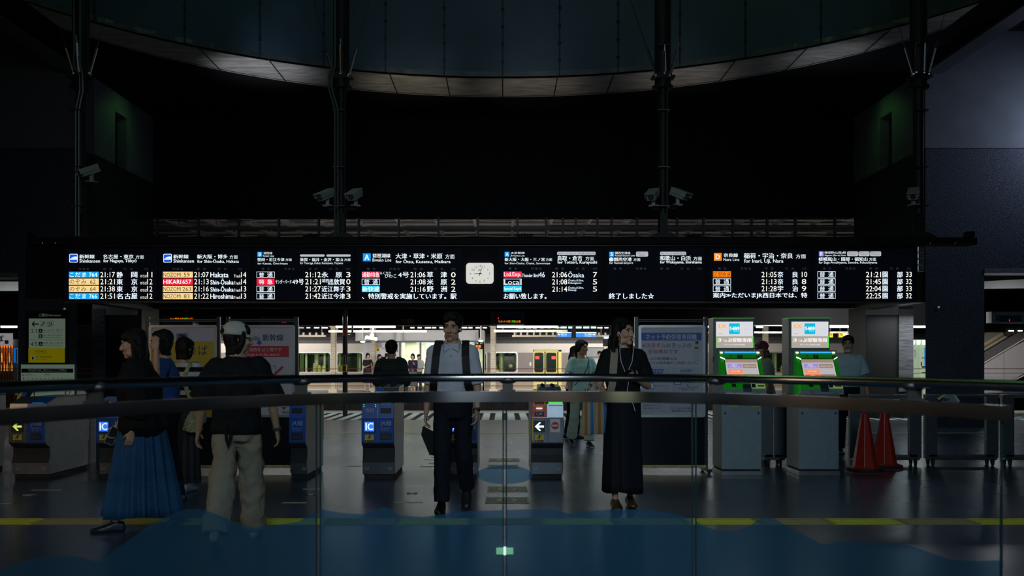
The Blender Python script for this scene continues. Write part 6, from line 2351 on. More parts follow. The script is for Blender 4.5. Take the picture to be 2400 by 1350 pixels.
poster(bn, 'banner_lettering', [('そば', -34, 786, 10, 801, INK, 0, .04), ('#', 11, 797.5, 20, 806, REDP, 1), ('印', 13, 799, 18, 804.5, WHITE, 2)], 29.89)
mb = MB()
mb.pbox(30, 795, 40, 915, 30.0, .3)
mb.build('corner_post', CREAM, t)
mb = MB()
mb.pbox(32, 816, 40, 850, 29.9, .05)
mb.mi = 1
mb.pbox(37, 818, 40, 849, 29.88, .02)
mb.build('blue_plate', [glow('plate_blue', (0.0, 0.14, 0.5), .8), WHITE], t)
area_light('shop_glow', (WX(-10, 30), 30.5, 2.0), (WX(-10, 30), 30.9, 1.0), .8, 8, (1.0, 0.5, 0.15))
mb = MB()
mb.pbox(-60, 660, 43, 681, 23, .1)
struct(mb.build('trim_9', mat('pale_soffit_strip', (0.36, 0.37, 0.36), .5)))
mb = MB()
mb.box(-22, 21, 3.3, WX(40, 21), 31, 3.4)
struct(mb.build('ceiling', BLACKM))

# information signs on the left pier
t = thing('information_sign', 'pale green and yellow information sign with arrows on the left pier', 'sign', (WX(110, 19.9), 19.95, WZ(850, 19.9)))
SG = mat('sign_pale_green', (0.30, 0.38, 0.30), .5, emit=(0.085, 0.115, 0.085), strength=.75, var=.03)
SY = mat('sign_yellow_panel', (0.35, 0.30, 0.01), .5, emit=(0.12, 0.10, 0.0), strength=.75, var=.03)
SINK = INK
SBL = mat('sign_line_blue', (0.01, 0.05, 0.16), .5, var=.05)
SBL2 = mat('sign_line_teal', (0.01, 0.10, 0.20), .5, var=.05)
mb = MB()
mb.pbox(60, 728, 160, 853, 19.95, .05)
mb.build('back_board', mat('sign_black_board', (0.006, 0.008, 0.007), .5, var=.1), t)
mb = MB()
mb.pquad(67.5, 746.5, 153, 816, 19.94)
mb.mi = 1
mb.pquad(66.5, 816, 152, 850, 19.94)
mb.build('lit_panel', [SG, SY], t)
poster(t, 'sign_lettering', [('o', W(83.5, 738, 19.93).x, .042, W(83.5, 738, 19.93).z, 0, SG), ('i', 81.8, 734, 85.2, 742, SINK, 1, .04), ('ご案内', 91, 735, 111, 742, SG), ('Information', 114, 736.5, 142, 741, SG),
                            ('poly', [(74, 759.5), (80, 753), (82.5, 753), (78.5, 758.2), (91, 758.2), (91, 760.8), (78.5, 760.8), (82.5, 766), (80, 766)], 0, 0, 0, SINK), ('2·3', 73, 771, 87.5, 780, SINK), ('4·5', 72, 801.5, 87, 811, SINK),
                            ('#', 90.5, 771, 99.5, 780.5, SBL), ('#', 90.5, 783.5, 99.5, 793, SBL2), ('#', 90.5, 801.5, 99.5, 811, SBL), ('A', 92.5, 773, 97.5, 779, SG, 1), ('B', 93, 785, 97, 791.5, SG, 1), ('A', 92.5, 803, 97.5, 809.5, SG, 1),
                            ('山科・大津・草津・米原', 101, 771.5, 138, 775.5, SINK), ('方面', 141, 772, 147, 775, SINK), ('for Yamashina, Otsu, Kusatsu, Maibara', 101, 777, 144, 779.5, SINK),
                            ('山科・堅田・近江今津', 101, 784, 137, 788, SINK), ('方面', 139, 784.5, 145, 787.5, SINK), ('for Yamashina, Katata, Omi-Imazu', 101, 789.5, 142, 792.5, SINK),
                            ('新大阪・大阪・三ノ宮', 101, 802, 138, 806, SINK), ('方面', 141, 802.5, 147, 805.5, SINK), ('for Shin-Osaka, Osaka, Sannomiya', 101, 807.5, 143, 810.5, SINK), ('#', 70, 796.5, 149, 797, SINK),
                            ('地下東口', 83, 821, 107, 826, SINK), ('Underground East Exit', 83, 827.5, 112, 829.5, SINK), ('地下鉄(烏丸線)', 83, 834, 121, 839, SINK), ('Karasuma Subway Line', 83, 841, 112, 843, SINK),
                            ('#', 73.5, 835, 81, 843, SG), ('poly', [(75, 842.5), (75, 837), (77, 835.6), (79, 837), (79, 842.5)], 0, 0, 0, SBL, 1)], 19.93)
mb = MB()
for px in (94, 111):
    for q in ((px, 752, px + 14, 752.5), (px, 765.5, px + 14, 766), (px, 752, px + .6, 766), (px + 13.4, 752, px + 14, 766)):
        mb.pquad(*q, 19.93)
mb.quad(*[W(a_, b_, 19.92) for a_, b_ in ((96, 763), (100, 763), (106, 755.5), (105, 754.5), (99, 761), (96, 761))])
mb.quad(*[W(a_, b_, 19.92) for a_, b_ in ((100, 757), (102, 757), (102, 753.5), (100, 753.5))])
mb.quad(*[W(a_, b_, 19.92) for a_, b_ in ((112.5, 764.5), (124, 759), (124, 760.5), (114, 765.3))])
for a_ in (114.5, 119.5):
    mb.quad(*[W(p_, q_, 19.92) for p_, q_ in ((a_, 762), (a_ + 1.6, 761.5), (a_ + 1.6, 754), (a_, 754))])
mb.build('pictogram', SINK, t)
t = thing('timetable_sign', 'pale green carriage position sign under the information sign on the left pier', 'sign', (WX(110, 19.9), 19.96, WZ(945, 19.9)))
mb = MB()
mb.pbox(49, 854.5, 172, 950, 19.93, .05)
mb.build('board', SG, t)
poster(t, 'sign_lettering', [('#', 50, 864, 171.5, 873.5, SINK), ('敦賀 (金沢) 方面　特急サンダーバード号乗車口', 66, 865.5, 155, 869, SG, 1), ('Limited Express "Thunderbird" Boarding Point (for Tsuruga, Kanazawa)', 68, 870, 157, 872.5, SG, 1),
                            ('←', 52, 876, 61, 882, SINK), ('進行方向', 61.5, 876, 74, 879, SINK), ('号車番号', 105, 876, 117, 879.5, SINK), ('Direction of travel', 61.5, 880, 82, 881.5, SINK),
                            ('1', 54.5, 885.5, 56.5, 889, SINK), ('2', 64, 885.5, 67, 889, SINK), ('3', 74, 885.5, 77, 889, SINK), ('4', 83.5, 885.5, 87, 889, SINK), ('5', 93.5, 885.5, 96.5, 889, SINK), ('6', 103.5, 885.5, 106.5, 889, SINK),
                            ('7', 113.5, 885.5, 116.5, 889, SINK), ('8', 123.5, 885.5, 126.5, 889, SINK), ('9', 133.5, 885.5, 136.5, 889, SINK), ('10', 143, 885.5, 147.5, 889, SINK), ('11', 153, 885.5, 157, 889, SINK), ('12', 163, 885.5, 167.5, 889, SINK)], 19.92)
for px, py, lab in ((151, 723.5, 'small pale plate on the left pier above the information sign'), (2200.5, 720, 'small pale plate on the right granite pier')):
    mb = MB()
    mb.pbox(px - 2, py - 2, px + 2, py + 2, 19.985, .012)
    tag(mb.build('wall_plate', mat('plate_pale', (0.5, 0.5, 0.5), .5, emit=(.12, .12, .12), var=.05)), lab, 'plate')

# ------------------------------------------------------------------ people
V = Vector


def skin(name, col):
    m = mat(name, col, 0.5, var=0.06, scale=30)
    m.node_tree.nodes['Principled BSDF'].inputs['Subsurface Weight'].default_value = 0.0
    return m


SKIN = skin('skin_light', (0.52, 0.30, 0.20))
SKIN2 = skin('skin_tan', (0.46, 0.27, 0.17))
HAIRB = mat('hair_black', (0.007, 0.006, 0.006), 0.62, var=0.3, scale=60, stretch=(6, 6, 0.6), spec=.2)
HAIRBR = mat('hair_brown', (0.06, 0.03, 0.015), 0.42, var=0.3, scale=60, stretch=(6, 6, 0.6))
EYEW = paint('eye_white', (0.55, 0.53, 0.5), 0.25)
EYED = paint('eye_dark', (0.012, 0.008, 0.006), 0.15)
LIPS = paint('lips', (0.30, 0.10, 0.09), 0.4)
CLOUD = bpy.data.textures.new('cloth_folds', 'CLOUDS')
CLOUD.noise_scale = 0.11
CLOUD.noise_depth = 1
HAIRTEX = bpy.data.textures.new('hair_strands', 'CLOUDS')
HAIRTEX.noise_scale = 0.025


def soft(o, voxel, it=3, fold=0.0, tex=None):
    """merge the overlapping pieces of one mesh into one continuous smooth surface"""
    r = o.modifiers.new('merge', 'REMESH')
    r.mode = 'VOXEL'
    r.voxel_size = voxel
    r.use_smooth_shade = True
    if it:
        s = o.modifiers.new('smooth', 'SMOOTH')
        s.factor = 0.5
        s.iterations = it
    if fold:
        d = o.modifiers.new('folds', 'DISPLACE')
        d.texture = tex or CLOUD
        d.texture_coords = 'LOCAL'
        d.strength = fold
        d.mid_level = 0.5
    return o


def oval(c, hw, hd, n=18, p=2.4, ux=V((1, 0, 0)), uy=V((0, 1, 0))):
    out = []
    for k in range(n):
        a = 2 * PI * k / n
        ca, sa = math.cos(a), math.sin(a)
        r = (abs(ca) ** p + abs(sa) ** p) ** (-1 / p)
        out.append(V(c) + ux * (hw * r * ca) + uy * (hd * r * sa))
    return out


MALE = [(.80, .13, .095), (.90, .168, .115), (1.06, .148, .105), (1.20, .165, .12), (1.31, .182, .118), (1.385, .172, .085), (1.43, .105, .065), (1.47, .06, .055)]
FEM = [(.80, .125, .095), (.90, .168, .118), (1.06, .125, .09), (1.20, .145, .115), (1.30, .155, .105), (1.375, .145, .07), (1.42, .085, .055), (1.46, .05, .048)]


class Person:
    def __init__(self, label, px, Z, H, heading=0.0, sex='m', legs=((4, 4, 0), (-4, 6, 0)), arms=None, lean=3.0, twist=0.0, head=(0, 0, 0), curl=(0.5, 0.5), voxel=0.006, sk=None, big=1.0):
        self.k = k = H / 1.72
        self.sex, self.vox, self.big = sex, voxel, big
        self.sk = sk or SKIN
        self.root = thing('person', label, 'person', (WX(px, Z), Z, 0), heading)
        self.tab = MALE if sex == 'm' else FEM
        self.lean, self.twist = math.radians(lean), math.radians(twist)
        # legs (left first): thigh angle forward, knee bend, splay (degrees)
        hips, pts = [], []
        for s, (a, kb, sp) in zip((1, -1), legs):
            a, kb, sp = map(math.radians, (a, kb, sp))
            hp = V((s * .085 * k, 0, 0))
            td = V((s * math.sin(sp), -math.sin(a), -math.cos(a) * math.cos(sp)))
            b = a - kb
            sd = V((s * math.sin(sp) * .7, -math.sin(b), -math.cos(b)))
            kn = hp + td.normalized() * .42 * k
            an = kn + sd.normalized() * .40 * k
            pts.append([hp, kn, an, b])
        low = min(p[2].z for p in pts)
        self.dz = .075 * k - low
        for p in pts:
            for i in range(3):
                p[i] = p[i] + V((0, 0, self.dz))
        self.leg = pts
        self.hipz = self.dz
        self.off = self.dz - .88 * k
        self.sh = []
        sw = (.160 if sex == 'm' else .146) * k
        arms = arms or (((.15, 0.02, -1), (.03, -.18, -1)), ((-.15, 0.02, -1), (-.03, -.18, -1)))
        self.arm = []
        for s, (u, f) in zip((1, -1), arms):
            sh = self.T((s * sw, .0, 1.375 * k))
            el = sh + V(u).normalized() * .285 * k
            wr = el + V(f).normalized() * .245 * k
            self.arm.append([sh, el, wr])
        self.hc = self.T((0, -.012 * k, 1.595 * k))
        y, p, r = map(math.radians, head)
        self.HR = (Euler((0, 0, y)).to_matrix() @ Euler((p, 0, 0)).to_matrix() @ Euler((0, r, 0)).to_matrix())
        self.curl = curl
        self.body()

    def T(self, p):
        """standing pose -> leaning, twisted pose"""
        p = V(p)
        z0 = .92 * self.k
        u = max(0, min(1, (p.z - z0) / (.45 * self.k)))
        p = Euler((0, 0, self.twist * u)).to_matrix() @ p
        q = p - V((0, 0, z0))
        q = Euler((self.lean * (1 if p.z > z0 else 0), 0, 0)).to_matrix() @ q
        return q + V((0, 0, z0 + self.off))

    def h(self, x, y, z):
        k = self.k * self.big
        return self.hc + self.HR @ V((x * k, y * k, z * k))

    def hand(self, mb, i):
        k = self.k * (1.0 if self.sex == 'm' else .92)
        sh, el, wr = self.arm[i]
        d = (wr - el).normalized()
        s0 = 1 if i == 0 else -1
        n = V((-s0, 0, 0)) if abs(d.z) > 0.6 else V((0, 0, -1 if d.z > -.2 else 1))
        if abs(d.z) <= 0.6:
            n = V((-s0 * .5, 0, .9))
        n = (n - d * n.dot(d)).normalized()
        t = V((0, -1, 0.3)) if abs(d.z) > 0.6 else V((0, 0, 1))
        t = (t - d * t.dot(d) - n * t.dot(n)).normalized()
        c = self.curl[i]
        self.handf = getattr(self, 'handf', {})
        self.handf[i] = (wr, d, n, t, k)
        rings = []
        for u, hw, ht in ((-.01, .024, .018), (.03, .032, .015), (.06, .037, .014), (.088, .036, .011)):
            rings.append(oval(wr + d * u * k, hw * k, ht * k, 12, 2.6, t, n))
        mb.loft(rings)
        for j, (o_, L) in enumerate(((.028, .070), (.0095, .079), (-.0095, .074), (-.027, .060))):
            p = wr + d * .082 * k + t * o_ * k
            dd = (d + t * (o_ * 3)).normalized()
            pts, rs = [p - d * .012 * k, p], [.0092 * k, .0092 * k]
            ang = 0
            for seg, (fr, be) in enumerate(((.45, 28), (.31, 42), (.24, 26))):
                ang += math.radians(be) * c * (1 + .12 * j)
                dv = dd * math.cos(ang) + n * math.sin(ang)
                p = p + dv * L * fr * k
                pts.append(p)
                rs.append((.0086, .0080, .0068)[seg] * k)
            mb.tube(pts, rs, 8)
        p = wr + d * .022 * k + t * .024 * k
        td = (d * .62 + t * .62 + n * .45 * (0.4 + c)).normalized()
        td2 = (d * .85 + t * .25 + n * .5 * (0.3 + c)).normalized()
        mb.tube([p - td * .012 * k, p, p + td * .042 * k, p + td * .042 * k + td2 * .030 * k], [.013 * k, .0125 * k, .0105 * k, .0078 * k], 9)

    def limb(self, mb, pts, rs, n=14, round_=True):
        P_, R_ = [], []
        for i in range(len(pts) - 1):
            m_ = 4
            for j in range(m_ + (1 if i == len(pts) - 2 else 0)):
                u = j / m_
                P_.append(V(pts[i]).lerp(V(pts[i + 1]), u))
                R_.append(rs[i] + (rs[i + 1] - rs[i]) * u)
        mb.tube(P_, R_, n)
        if round_:
            for p, r in ((P_[0], R_[0]), (P_[-1], R_[-1])):
                mb.ell(p, (r, r, r), nu=12, nv=8)
        for p, r in zip(pts[1:-1], rs[1:-1]):
            mb.ell(p, (r, r, r), nu=12, nv=8)

    def torso(self, mb, sc, z0, z1, grow=0.0, n=22):
        """torso rings between two standing heights (metres at 1.72 m), scaled sideways"""
        k = self.k
        tab = self.tab
        zs = sorted({z0, z1} | {z for z, _, _ in tab if z0 < z < z1})
        rings = []
        for z in zs:
            zz = min(max(z, tab[0][0]), tab[-1][0])
            for (a, w0, d0), (b, w1, d1) in zip(tab, tab[1:]):
                if a <= zz <= b:
                    u = (zz - a) / (b - a)
                    w_, d_ = w0 + (w1 - w0) * u, d0 + (d1 - d0) * u
                    break
            if z < tab[0][0]:
                w_, d_ = tab[1][1], tab[1][2]
            w_, d_ = w_ * sc + grow, d_ * sc + grow
            rings.append([self.T(p) for p in oval((0, 0, z * k), w_ * k, d_ * k, n)])
        mb.loft(rings)

    def body(self):
        k = self.k
        f = 1.0 if self.sex == 'm' else .9
        mb = MB()
        self.torso(mb, 0.93, .80, 1.47)
        for hp, kn, an, b in self.leg:
            self.limb(mb, [hp, kn], [.078 * k, .048 * k * f])
            mid = kn.lerp(an, .3)
            self.limb(mb, [kn, mid, an], [.047 * k * f, .047 * k * f, .03 * k * f])
            self.foot(mb, an, b, .9)
        for i, (sh, el, wr) in enumerate(self.arm):
            self.limb(mb, [sh, el], [.046 * k * f, .036 * k * f])
            self.limb(mb, [el, el.lerp(wr, .3), wr], [.036 * k * f, .037 * k * f, .024 * k * f])
            self.hand(mb, i)
        nb = self.T((0, .012 * k, 1.43 * k))
        mb.tube([nb, self.h(0, .02, -.06), self.h(0, .015, .0)], [.060 * k * f, .052 * k * f, .05 * k * f], 16)
        R = self.HR
        e = lambda c, r: mb.ell(self.h(*c), tuple(q * k for q in r), R, 18, 12)
        e((0, .014, .038), (.073, .094, .084))
        e((0, -.028, -.02), (.061, .062, .078))
        e((0, -.034, -.062), (.050, .050, .050))
        e((0, -.066, -.098), (.026, .022, .019))
        e((0, -.072, .034), (.050, .020, .020))
        for s in (-1, 1):
            e((s * .036, -.062, -.024), (.026, .026, .024))
            e((s * .042, -.02, -.075), (.022, .035, .03))
            e((s * .076, .008, -.008), (.010, .021, .032))
            e((s * .011, -.096, -.034), (.010, .011, .008))
        mb.tube([self.h(0, -.084, .022), self.h(0, -.099, -.004), self.h(0, -.112, -.028)], [.009 * k, .010 * k, .013 * k], 10)
        e((0, -.108, -.030), (.013, .012, .010))
        e((0, -.083, -.058), (.024, .012, .008))
        e((0, -.081, -.071), (.021, .012, .008))
        self.o = soft(mb.build('body', self.sk, self.root, local=True), self.vox, 2)
        if self.vox < .011:
            self.face()

    def face(self):
        k, R = self.k, self.HR
        for s in (-1, 1):
            mb = MB()
            mb.ell(self.h(s * .031, -.083, .008), (.014 * k, .0075 * k, .0065 * k), R, 12, 8)
            mb.mi = 1
            mb.ell(self.h(s * .031, -.0885, .008), (.0062 * k, .003 * k, .0062 * k), R, 10, 6)
            mb.build('eye', [EYEW, EYED], self.root, smooth=True, local=True)
            mb = MB()
            mb.tube([self.h(s * .012, -.0925, .027), self.h(s * .03, -.094, .033), self.h(s * .05, -.080, .028)], [.003 * k, .0042 * k, .002 * k], 6)
            mb.tube([self.h(s * .016, -.088, .012), self.h(s * .031, -.0915, .0165), self.h(s * .046, -.083, .011)], [.0012 * k, .0022 * k, .0015 * k], 6)
            mb.build('eyebrow', HAIRB, self.root, smooth=True, local=True)
        mb = MB()
        mb.ell(self.h(0, -.0915, -.059), (.019 * k, .006 * k, .0045 * k), R, 12, 6)
        mb.ell(self.h(0, -.0895, -.068), (.017 * k, .007 * k, .0055 * k), R, 12, 6)
        mb.build('mouth', LIPS, self.root, smooth=True, local=True)

    def foot(self, mb, an, b, sc):
        k = self.k * sc
        pitch = max(-.2, min(1.0, -b)) if an.z - .075 * self.k > .02 else 0
        M = Euler((pitch, 0, 0)).to_matrix()
        rings = []
        for y, hw, z0, z1 in ((.075, .018, .02, .05), (.06, .032, .002, .085), (.0, .036, .0, .10), (-.06, .042, .0, .072), (-.12, .046, .0, .052), (-.165, .038, .004, .04), (-.185, .015, .01, .03)):
            c = V((0, y, (z0 + z1) / 2 - .085))
            rings.append([an + V((0, 0, 0.01 * k)) + M @ (p * k) for p in oval(c, hw, (z1 - z0) / 2, 12, 2.6, V((1, 0, 0)), V((0, 0, 1)))])
        mb.loft(rings)

    # ---- clothing and hair
    def shoes(self, m, sole=None, top=False):
        for hp, kn, an, b in self.leg:
            mb = MB()
            self.foot(mb, an, b, 1.08)
            if top:
                self.limb(mb, [an, an + (kn - an) * .12], [.04 * self.k, .042 * self.k])
            o = soft(mb.build('shoe', m, self.root, local=True), max(.006, self.vox), 2)
            if sole:
                mb = MB()
                if an.z < .09 * self.k:
                    mb.loft([oval(an + V((0, y * self.k, 0)), hw * self.k, .011 * self.k, 12, 3, V((1, 0, 0)), V((0, 0, 1))) for y, hw in ((.09, .015), (.07, .036), (0, .041), (-.12, .052), (-.18, .042), (-.208, .014))])
                    for i, p in enumerate(mb.v):
                        mb.v[i] = p + V((0, 0, .012 - an.z))
                    mb.build('sole', sole, o, local=True, smooth=True)

    def shirt(self, m, hem=.93, neck=1.44, sleeve=.55, sc=1.10, flare=0.0, fold=.018, name='shirt', loose=.012, mat2=None):
        k = self.k
        mb = MB()
        self.torso(mb, sc, hem, neck, loose)
        f = 1.0 if self.sex == 'm' else .9
        for sh, el, wr in self.arm:
            base = self.T((0, 0, 1.36 * k))
            inn = sh.lerp(base, .3)
            r0, r1 = .064 * k * f + loose, .058 * k * f + loose + flare
            if sleeve <= 1:
                e = sh.lerp(el, sleeve)
                self.limb(mb, [inn, sh, e], [r0 * .95, r0, r1], round_=False)
                mb.ell(sh, (r0, r0, r0), nu=12, nv=8)
            else:
                e = el.lerp(wr, sleeve - 1)
                self.limb(mb, [inn, sh, el, e], [r0 * .95, r0, r1 * .88, r1 * .72], round_=False)
                mb.ell(sh, (r0, r0, r0), nu=12, nv=8)
        return soft(mb.build(name, m, self.root, local=True), max(.009, self.vox * 1.3), 4, fold)

    def trousers(self, m, rise=1.05, wide=(1.25, 1.35), length=.97, fold=.02):
        k = self.k
        f = 1.0 if self.sex == 'm' else .92
        mb = MB()
        self.torso(mb, 1.04, .80, rise, .006)
        for hp, kn, an, b in self.leg:
            e = kn.lerp(an, length)
            self.limb(mb, [hp + V((0, 0, .03)), kn, e], [.088 * k, .058 * k * f * wide[0], .050 * k * f * wide[1]], round_=False)
            mb.ell(hp + V((0, 0, .02)), (.09 * k, .095 * k, .09 * k), nu=14, nv=9)
        return soft(mb.build('trousers', m, self.root, local=True), max(.010, self.vox * 1.3), 4, fold)

    def skirt(self, m, top=1.08, hem=.12, hw=.26, hd=.24, pleats=14, amp=.018, sway=(0, 0), belly=1.25, name='skirt'):
        k = self.k
        rings = []
        n = 112
        zt = top * k + self.off
        zb = hem * k
        for i in range(13):
            u = i / 12
            z = zt + (zb - zt) * u
            w0, d0 = (.163, .125) if self.sex == 'f' else (.17, .125)
            bu = u ** .55 if u < 1 else 1
            W_, D_ = (w0 + (hw - w0) * (bu * .55 + u * .45)) * k, (d0 + (hd - d0) * (bu * .55 + u * .45)) * k
            ring = []
            for j in range(n):
                a = 2 * PI * j / n
                q = 1 + amp / .2 * u * math.sin(pleats * a + 1.3 * math.sin(3 * a)) * (1 + .3 * math.sin(5 * a))
                ring.append(V((sway[0] * u * u + W_ * q * math.cos(a), sway[1] * u * u + D_ * q * math.sin(a), z + .012 * u * math.sin(3 * a + 1))))
            rings.append(ring)
        mb = MB()
        mb.loft(rings)
        return mb.build(name, m, self.root, smooth='all', local=True)

    def hair(self, style, m=HAIRB, fold=.010):
        k, R = self.k * self.big, self.HR
        mb = MB()
        e = lambda c, r: mb.ell(self.h(*c), tuple(q * k for q in r), R, 18, 12)
        e((0, .028, .050), (.088, .096, .092))
        if style in ('short', 'fringe'):
            e((0, .06, -.01), (.070, .050, .055))
            e((0, -.03, .098), (.074, .064, .040))
            for s in (-1, 1):
                e((s * .068, .005, .03), (.015, .035, .04))
        if style == 'fringe':
            e((-.034, -.062, .080), (.036, .032, .036))
            e((.024, -.068, .092), (.044, .030, .030))
            e((.056, -.05, .062), (.022, .03, .036))
        if style in ('bob', 'long', 'pony'):
            e((0, -.02, .088), (.072, .062, .038))
            for s in (-1, 1):
                e((s * .05, -.048, .066), (.03, .032, .036))
                L = {'bob': -.12, 'long': -.20, 'pony': -.04}[style]
                yb = .032 if style == 'long' else 0
                mb.tube([self.h(s * .068, -.01 + yb, .06), self.h(s * .080, -.008 + yb, 0), self.h(s * .078, .012 + yb, L * .6), self.h(s * .070, .02 + yb, L)], [.026 * k, .028 * k, .026 * k, .012 * k], 10)
            L = {'bob': -.125, 'long': -.26, 'pony': -.06}[style]
            rings = []
            for u in range(7):
                z = .05 + (L - .05) * u / 6
                w_ = (.082 - .012 * (u / 6) ** 2) * k
                rings.append(oval(self.h(0, .055 + .01 * math.sin(u), z), w_, (.055 - .02 * u / 6) * k, 16, 2.2, R @ V((1, 0, 0)), R @ V((0, 1, 0))))
            mb.loft(rings)
        if style == 'long':
            for s in (-1, 1):
                for q, (a_, b_) in enumerate(((.0, .0), (.018, .03), (.03, -.02))):
                    mb.tube([self.h(s * .080, .045 + b_, -.02), self.h(s * (.092 + a_), .045 + b_, -.10), self.h(s * (.088 + a_ * 1.6), .035 + b_, -.17), self.h(s * (.105 + a_ * 1.8), .025 + b_, -.235)], [.026 * k, .024 * k, .02 * k, .006 * k], 8)
        if style == 'pony':
            mb.tube([self.h(0, .10, .04), self.h(0, .135, 0), self.h(0, .13, -.08), self.h(0, .115, -.17)], [.03 * k, .034 * k, .03 * k, .012 * k], 10)
        if style == 'undercap':
            e((0, .055, -.02), (.072, .05, .06))
            for s in (-1, 1):
                e((s * .066, .03, -.01), (.018, .04, .045))
        return soft(mb.build('hair', m, self.root, local=True), max(.006, self.vox), 2, fold, HAIRTEX)

    def cap(self, m, brim_m=None, brim_dir=0.0, gap=None):
        k, R = self.k, self.HR
        mb = MB()
        rings = []
        for i in range(9):
            t = PI / 2 * i / 8
            r = math.cos(t) ** .8 if i < 8 else .02
            rings.append(oval(self.h(0, .026, .030 + .112 * math.sin(t)), .096 * k * r, .110 * k * r, 24, 2.1, R @ V((1, 0, 0)), R @ V((0, 1, 0))))
        mb.loft(rings)
        o = mb.build('cap', m, self.root, smooth='all', local=True)
        RB = R @ Euler((0, 0, brim_dir)).to_matrix()
        pts_t, pts_b = [], []
        for i in range(15):
            a = math.radians(-75 + 150 * i / 14)
            pts_b.append(self.hc + RB @ V((.085 * k * math.sin(a), -.085 * k * math.cos(a) + .015 * k, .045 * k)))
            pts_t.append(self.hc + RB @ V((.082 * k * math.sin(a), (-.085 * math.cos(a) - .075 * max(0, math.cos(a)) ** .6) * k + .01 * k, (.035 - .014 * abs(math.sin(a))) * k)))
        mb = MB()
        mb.loft([[a_, b_, b_ + V((0, 0, -.004)), a_ + V((0, 0, -.004))] for a_, b_ in zip(pts_b, pts_t)])
        mb.build('brim', brim_m or m, o, local=True, smooth=True)
        if gap:
            mb = MB()
            mb.ell(self.h(0, .128, .052), (.042 * k, .012 * k, .026 * k), R, 14, 8)
            mb.build('cap_opening', gap, o, local=True, smooth=True)
        return o

    def band(self, name, i, u, r, h, m, thick=.004):
        """bracelet or watch strap around forearm i at fraction u"""
        sh, el, wr = self.arm[i]
        c = el.lerp(wr, u)
        d = (wr - el).normalized()
        mb = MB()
        mb.tube([c - d * h / 2, c + d * h / 2], r * self.k, 14)
        return mb.build(name, m, self.root, smooth=True, local=True)

    def wp(self, p):
        return self.root.matrix_basis @ V(p)

    def held(self, i, along=.085, out=.018):
        """world point in the palm of hand i and the world directions along the fingers, out of the palm, across"""
        wr, d, n, t, k = self.handf[i]
        Mx = Euler((0, 0, self.root.rotation_euler.z)).to_matrix()
        p = Mx @ (wr + d * along * k + n * out * k) + V(self.root.location)
        return p, Mx @ d, Mx @ n, Mx @ t


def phone(label, P, i, m=None, size=(.072, .148), tilt=0.0, along=.10, out=.026):
    p, d, n, t = P.held(i, along, out)
    M = Matrix((t, d, n)).transposed().to_4x4()
    M.translation = p
    th = thing('smartphone', label, 'phone', p)
    mb = MB()
    mb.box(-size[0] / 2, -size[1] / 2, -.004, size[0] / 2, size[1] / 2, .004, M)
    mb.build('body', m or mat('phone_black', (.01, .01, .012), .25, var=.1), th, bevel=.002)
    mb = MB()
    mb.box(-size[0] / 2 + .003, -size[1] / 2 + .004, .004, size[0] / 2 - .003, size[1] / 2 - .004, .0048, M)
    mb.build('screen', mat('phone_screen', (.02, .025, .03), .1, var=.1), th)
    return th


def cloth(name, col, rough=.8, var=.12, scale=9):
    return mat(name, col, rough, var=var, scale=scale, spec=.2)


def stripes(name, c1, c2, period, duty):
    m = mat(name, c1, .8, spec=.2)
    nt = m.node_tree
    b = nt.nodes['Principled BSDF']
    tc = nt.nodes.new('ShaderNodeTexCoord')
    sep = nt.nodes.new('ShaderNodeSeparateXYZ')
    nt.links.new(tc.outputs['Object'], sep.inputs['Vector'])
    fr = math_node(nt, 'FRACT', math_node(nt, 'DIVIDE', sep.outputs['Z'], period))
    g = math_node(nt, 'LESS_THAN', fr, duty)
    mix = nt.nodes.new('ShaderNodeMix')
    mix.data_type = 'RGBA'
    mix.inputs['A'].default_value = (*c1, 1)
    mix.inputs['B'].default_value = (*c2, 1)
    nt.links.new(g, mix.inputs['Factor'])
    nt.links.new(mix.outputs['Result'], b.inputs['Base Color'])
    return m


BLK = cloth('cloth_black', (.007, .008, .010))
NVY = cloth('cloth_navy_black', (.008, .010, .017))
SHOEB = mat('shoe_black', (.008, .008, .008), .35, var=.2)

# --- man walking towards the camera
P = Person('man in white shirt and black backpack straps walking towards the camera', 1061, 9.0, 1.77, math.radians(-3), 'm', legs=((-6, 34, 1), (10, 3, 0)),
           arms=(((.20, .06, -1), (.02, -.34, -1)), ((-.20, .06, -1), (-.06, -.10, -1))), head=(-8, 6, 3), lean=2, curl=(.85, .7))
man = P
SHW = cloth('shirt_white', (.52, .54, .62), .75, .04)
sh_ = P.shirt(SHW, hem=.98, neck=1.455, sleeve=.98, sc=.99, loose=.006, fold=.022)
P.trousers(NVY, rise=1.03, wide=(1.3, 1.4))
P.shoes(SHOEB)
P.hair('fringe')
mb = MB()
k = P.k
for s in (-1, 1):
    a, b_, c_ = P.T((s * .062 * k, .0, 1.50 * k)), P.T((s * .055 * k, -.066 * k, 1.46 * k)), P.T((s * .012 * k, -.098 * k, 1.415 * k))
    d_ = P.T((s * .06 * k, -.108 * k, 1.385 * k))
    mb.loft([[a, b_, c_], [a + V((s * .018, .0, -.04)), d_ + V((s * .01, 0, .03)), d_]], cap=False, closed=False)
col = mb.build('collar', SHW, P.root, local=True)
sol = col.modifiers.new('thick', 'SOLIDIFY')
sol.thickness = .006
mb = MB()
mb.loft([[P.T((x, -(.135 - .02 * abs(z - 1.2)) * k, z * k)) for x in (-.017, .017)] for z in (1.0, 1.1, 1.2, 1.3)], cap=False, closed=False)
for z in (1.02, 1.10, 1.19, 1.28, 1.36):
    mb.ell(P.T((0, -.138 * k, z * k)), (.006, .004, .006), nu=8, nv=5)
mb.build('button_placket', SHW, P.root, local=True, smooth=True)
mb = MB()
rings = [[P.T(p) for p in oval((0, 0, z * k), .166 * k, .121 * k, 24)] for z in (1.0, 1.04)]
mb.loft(rings)
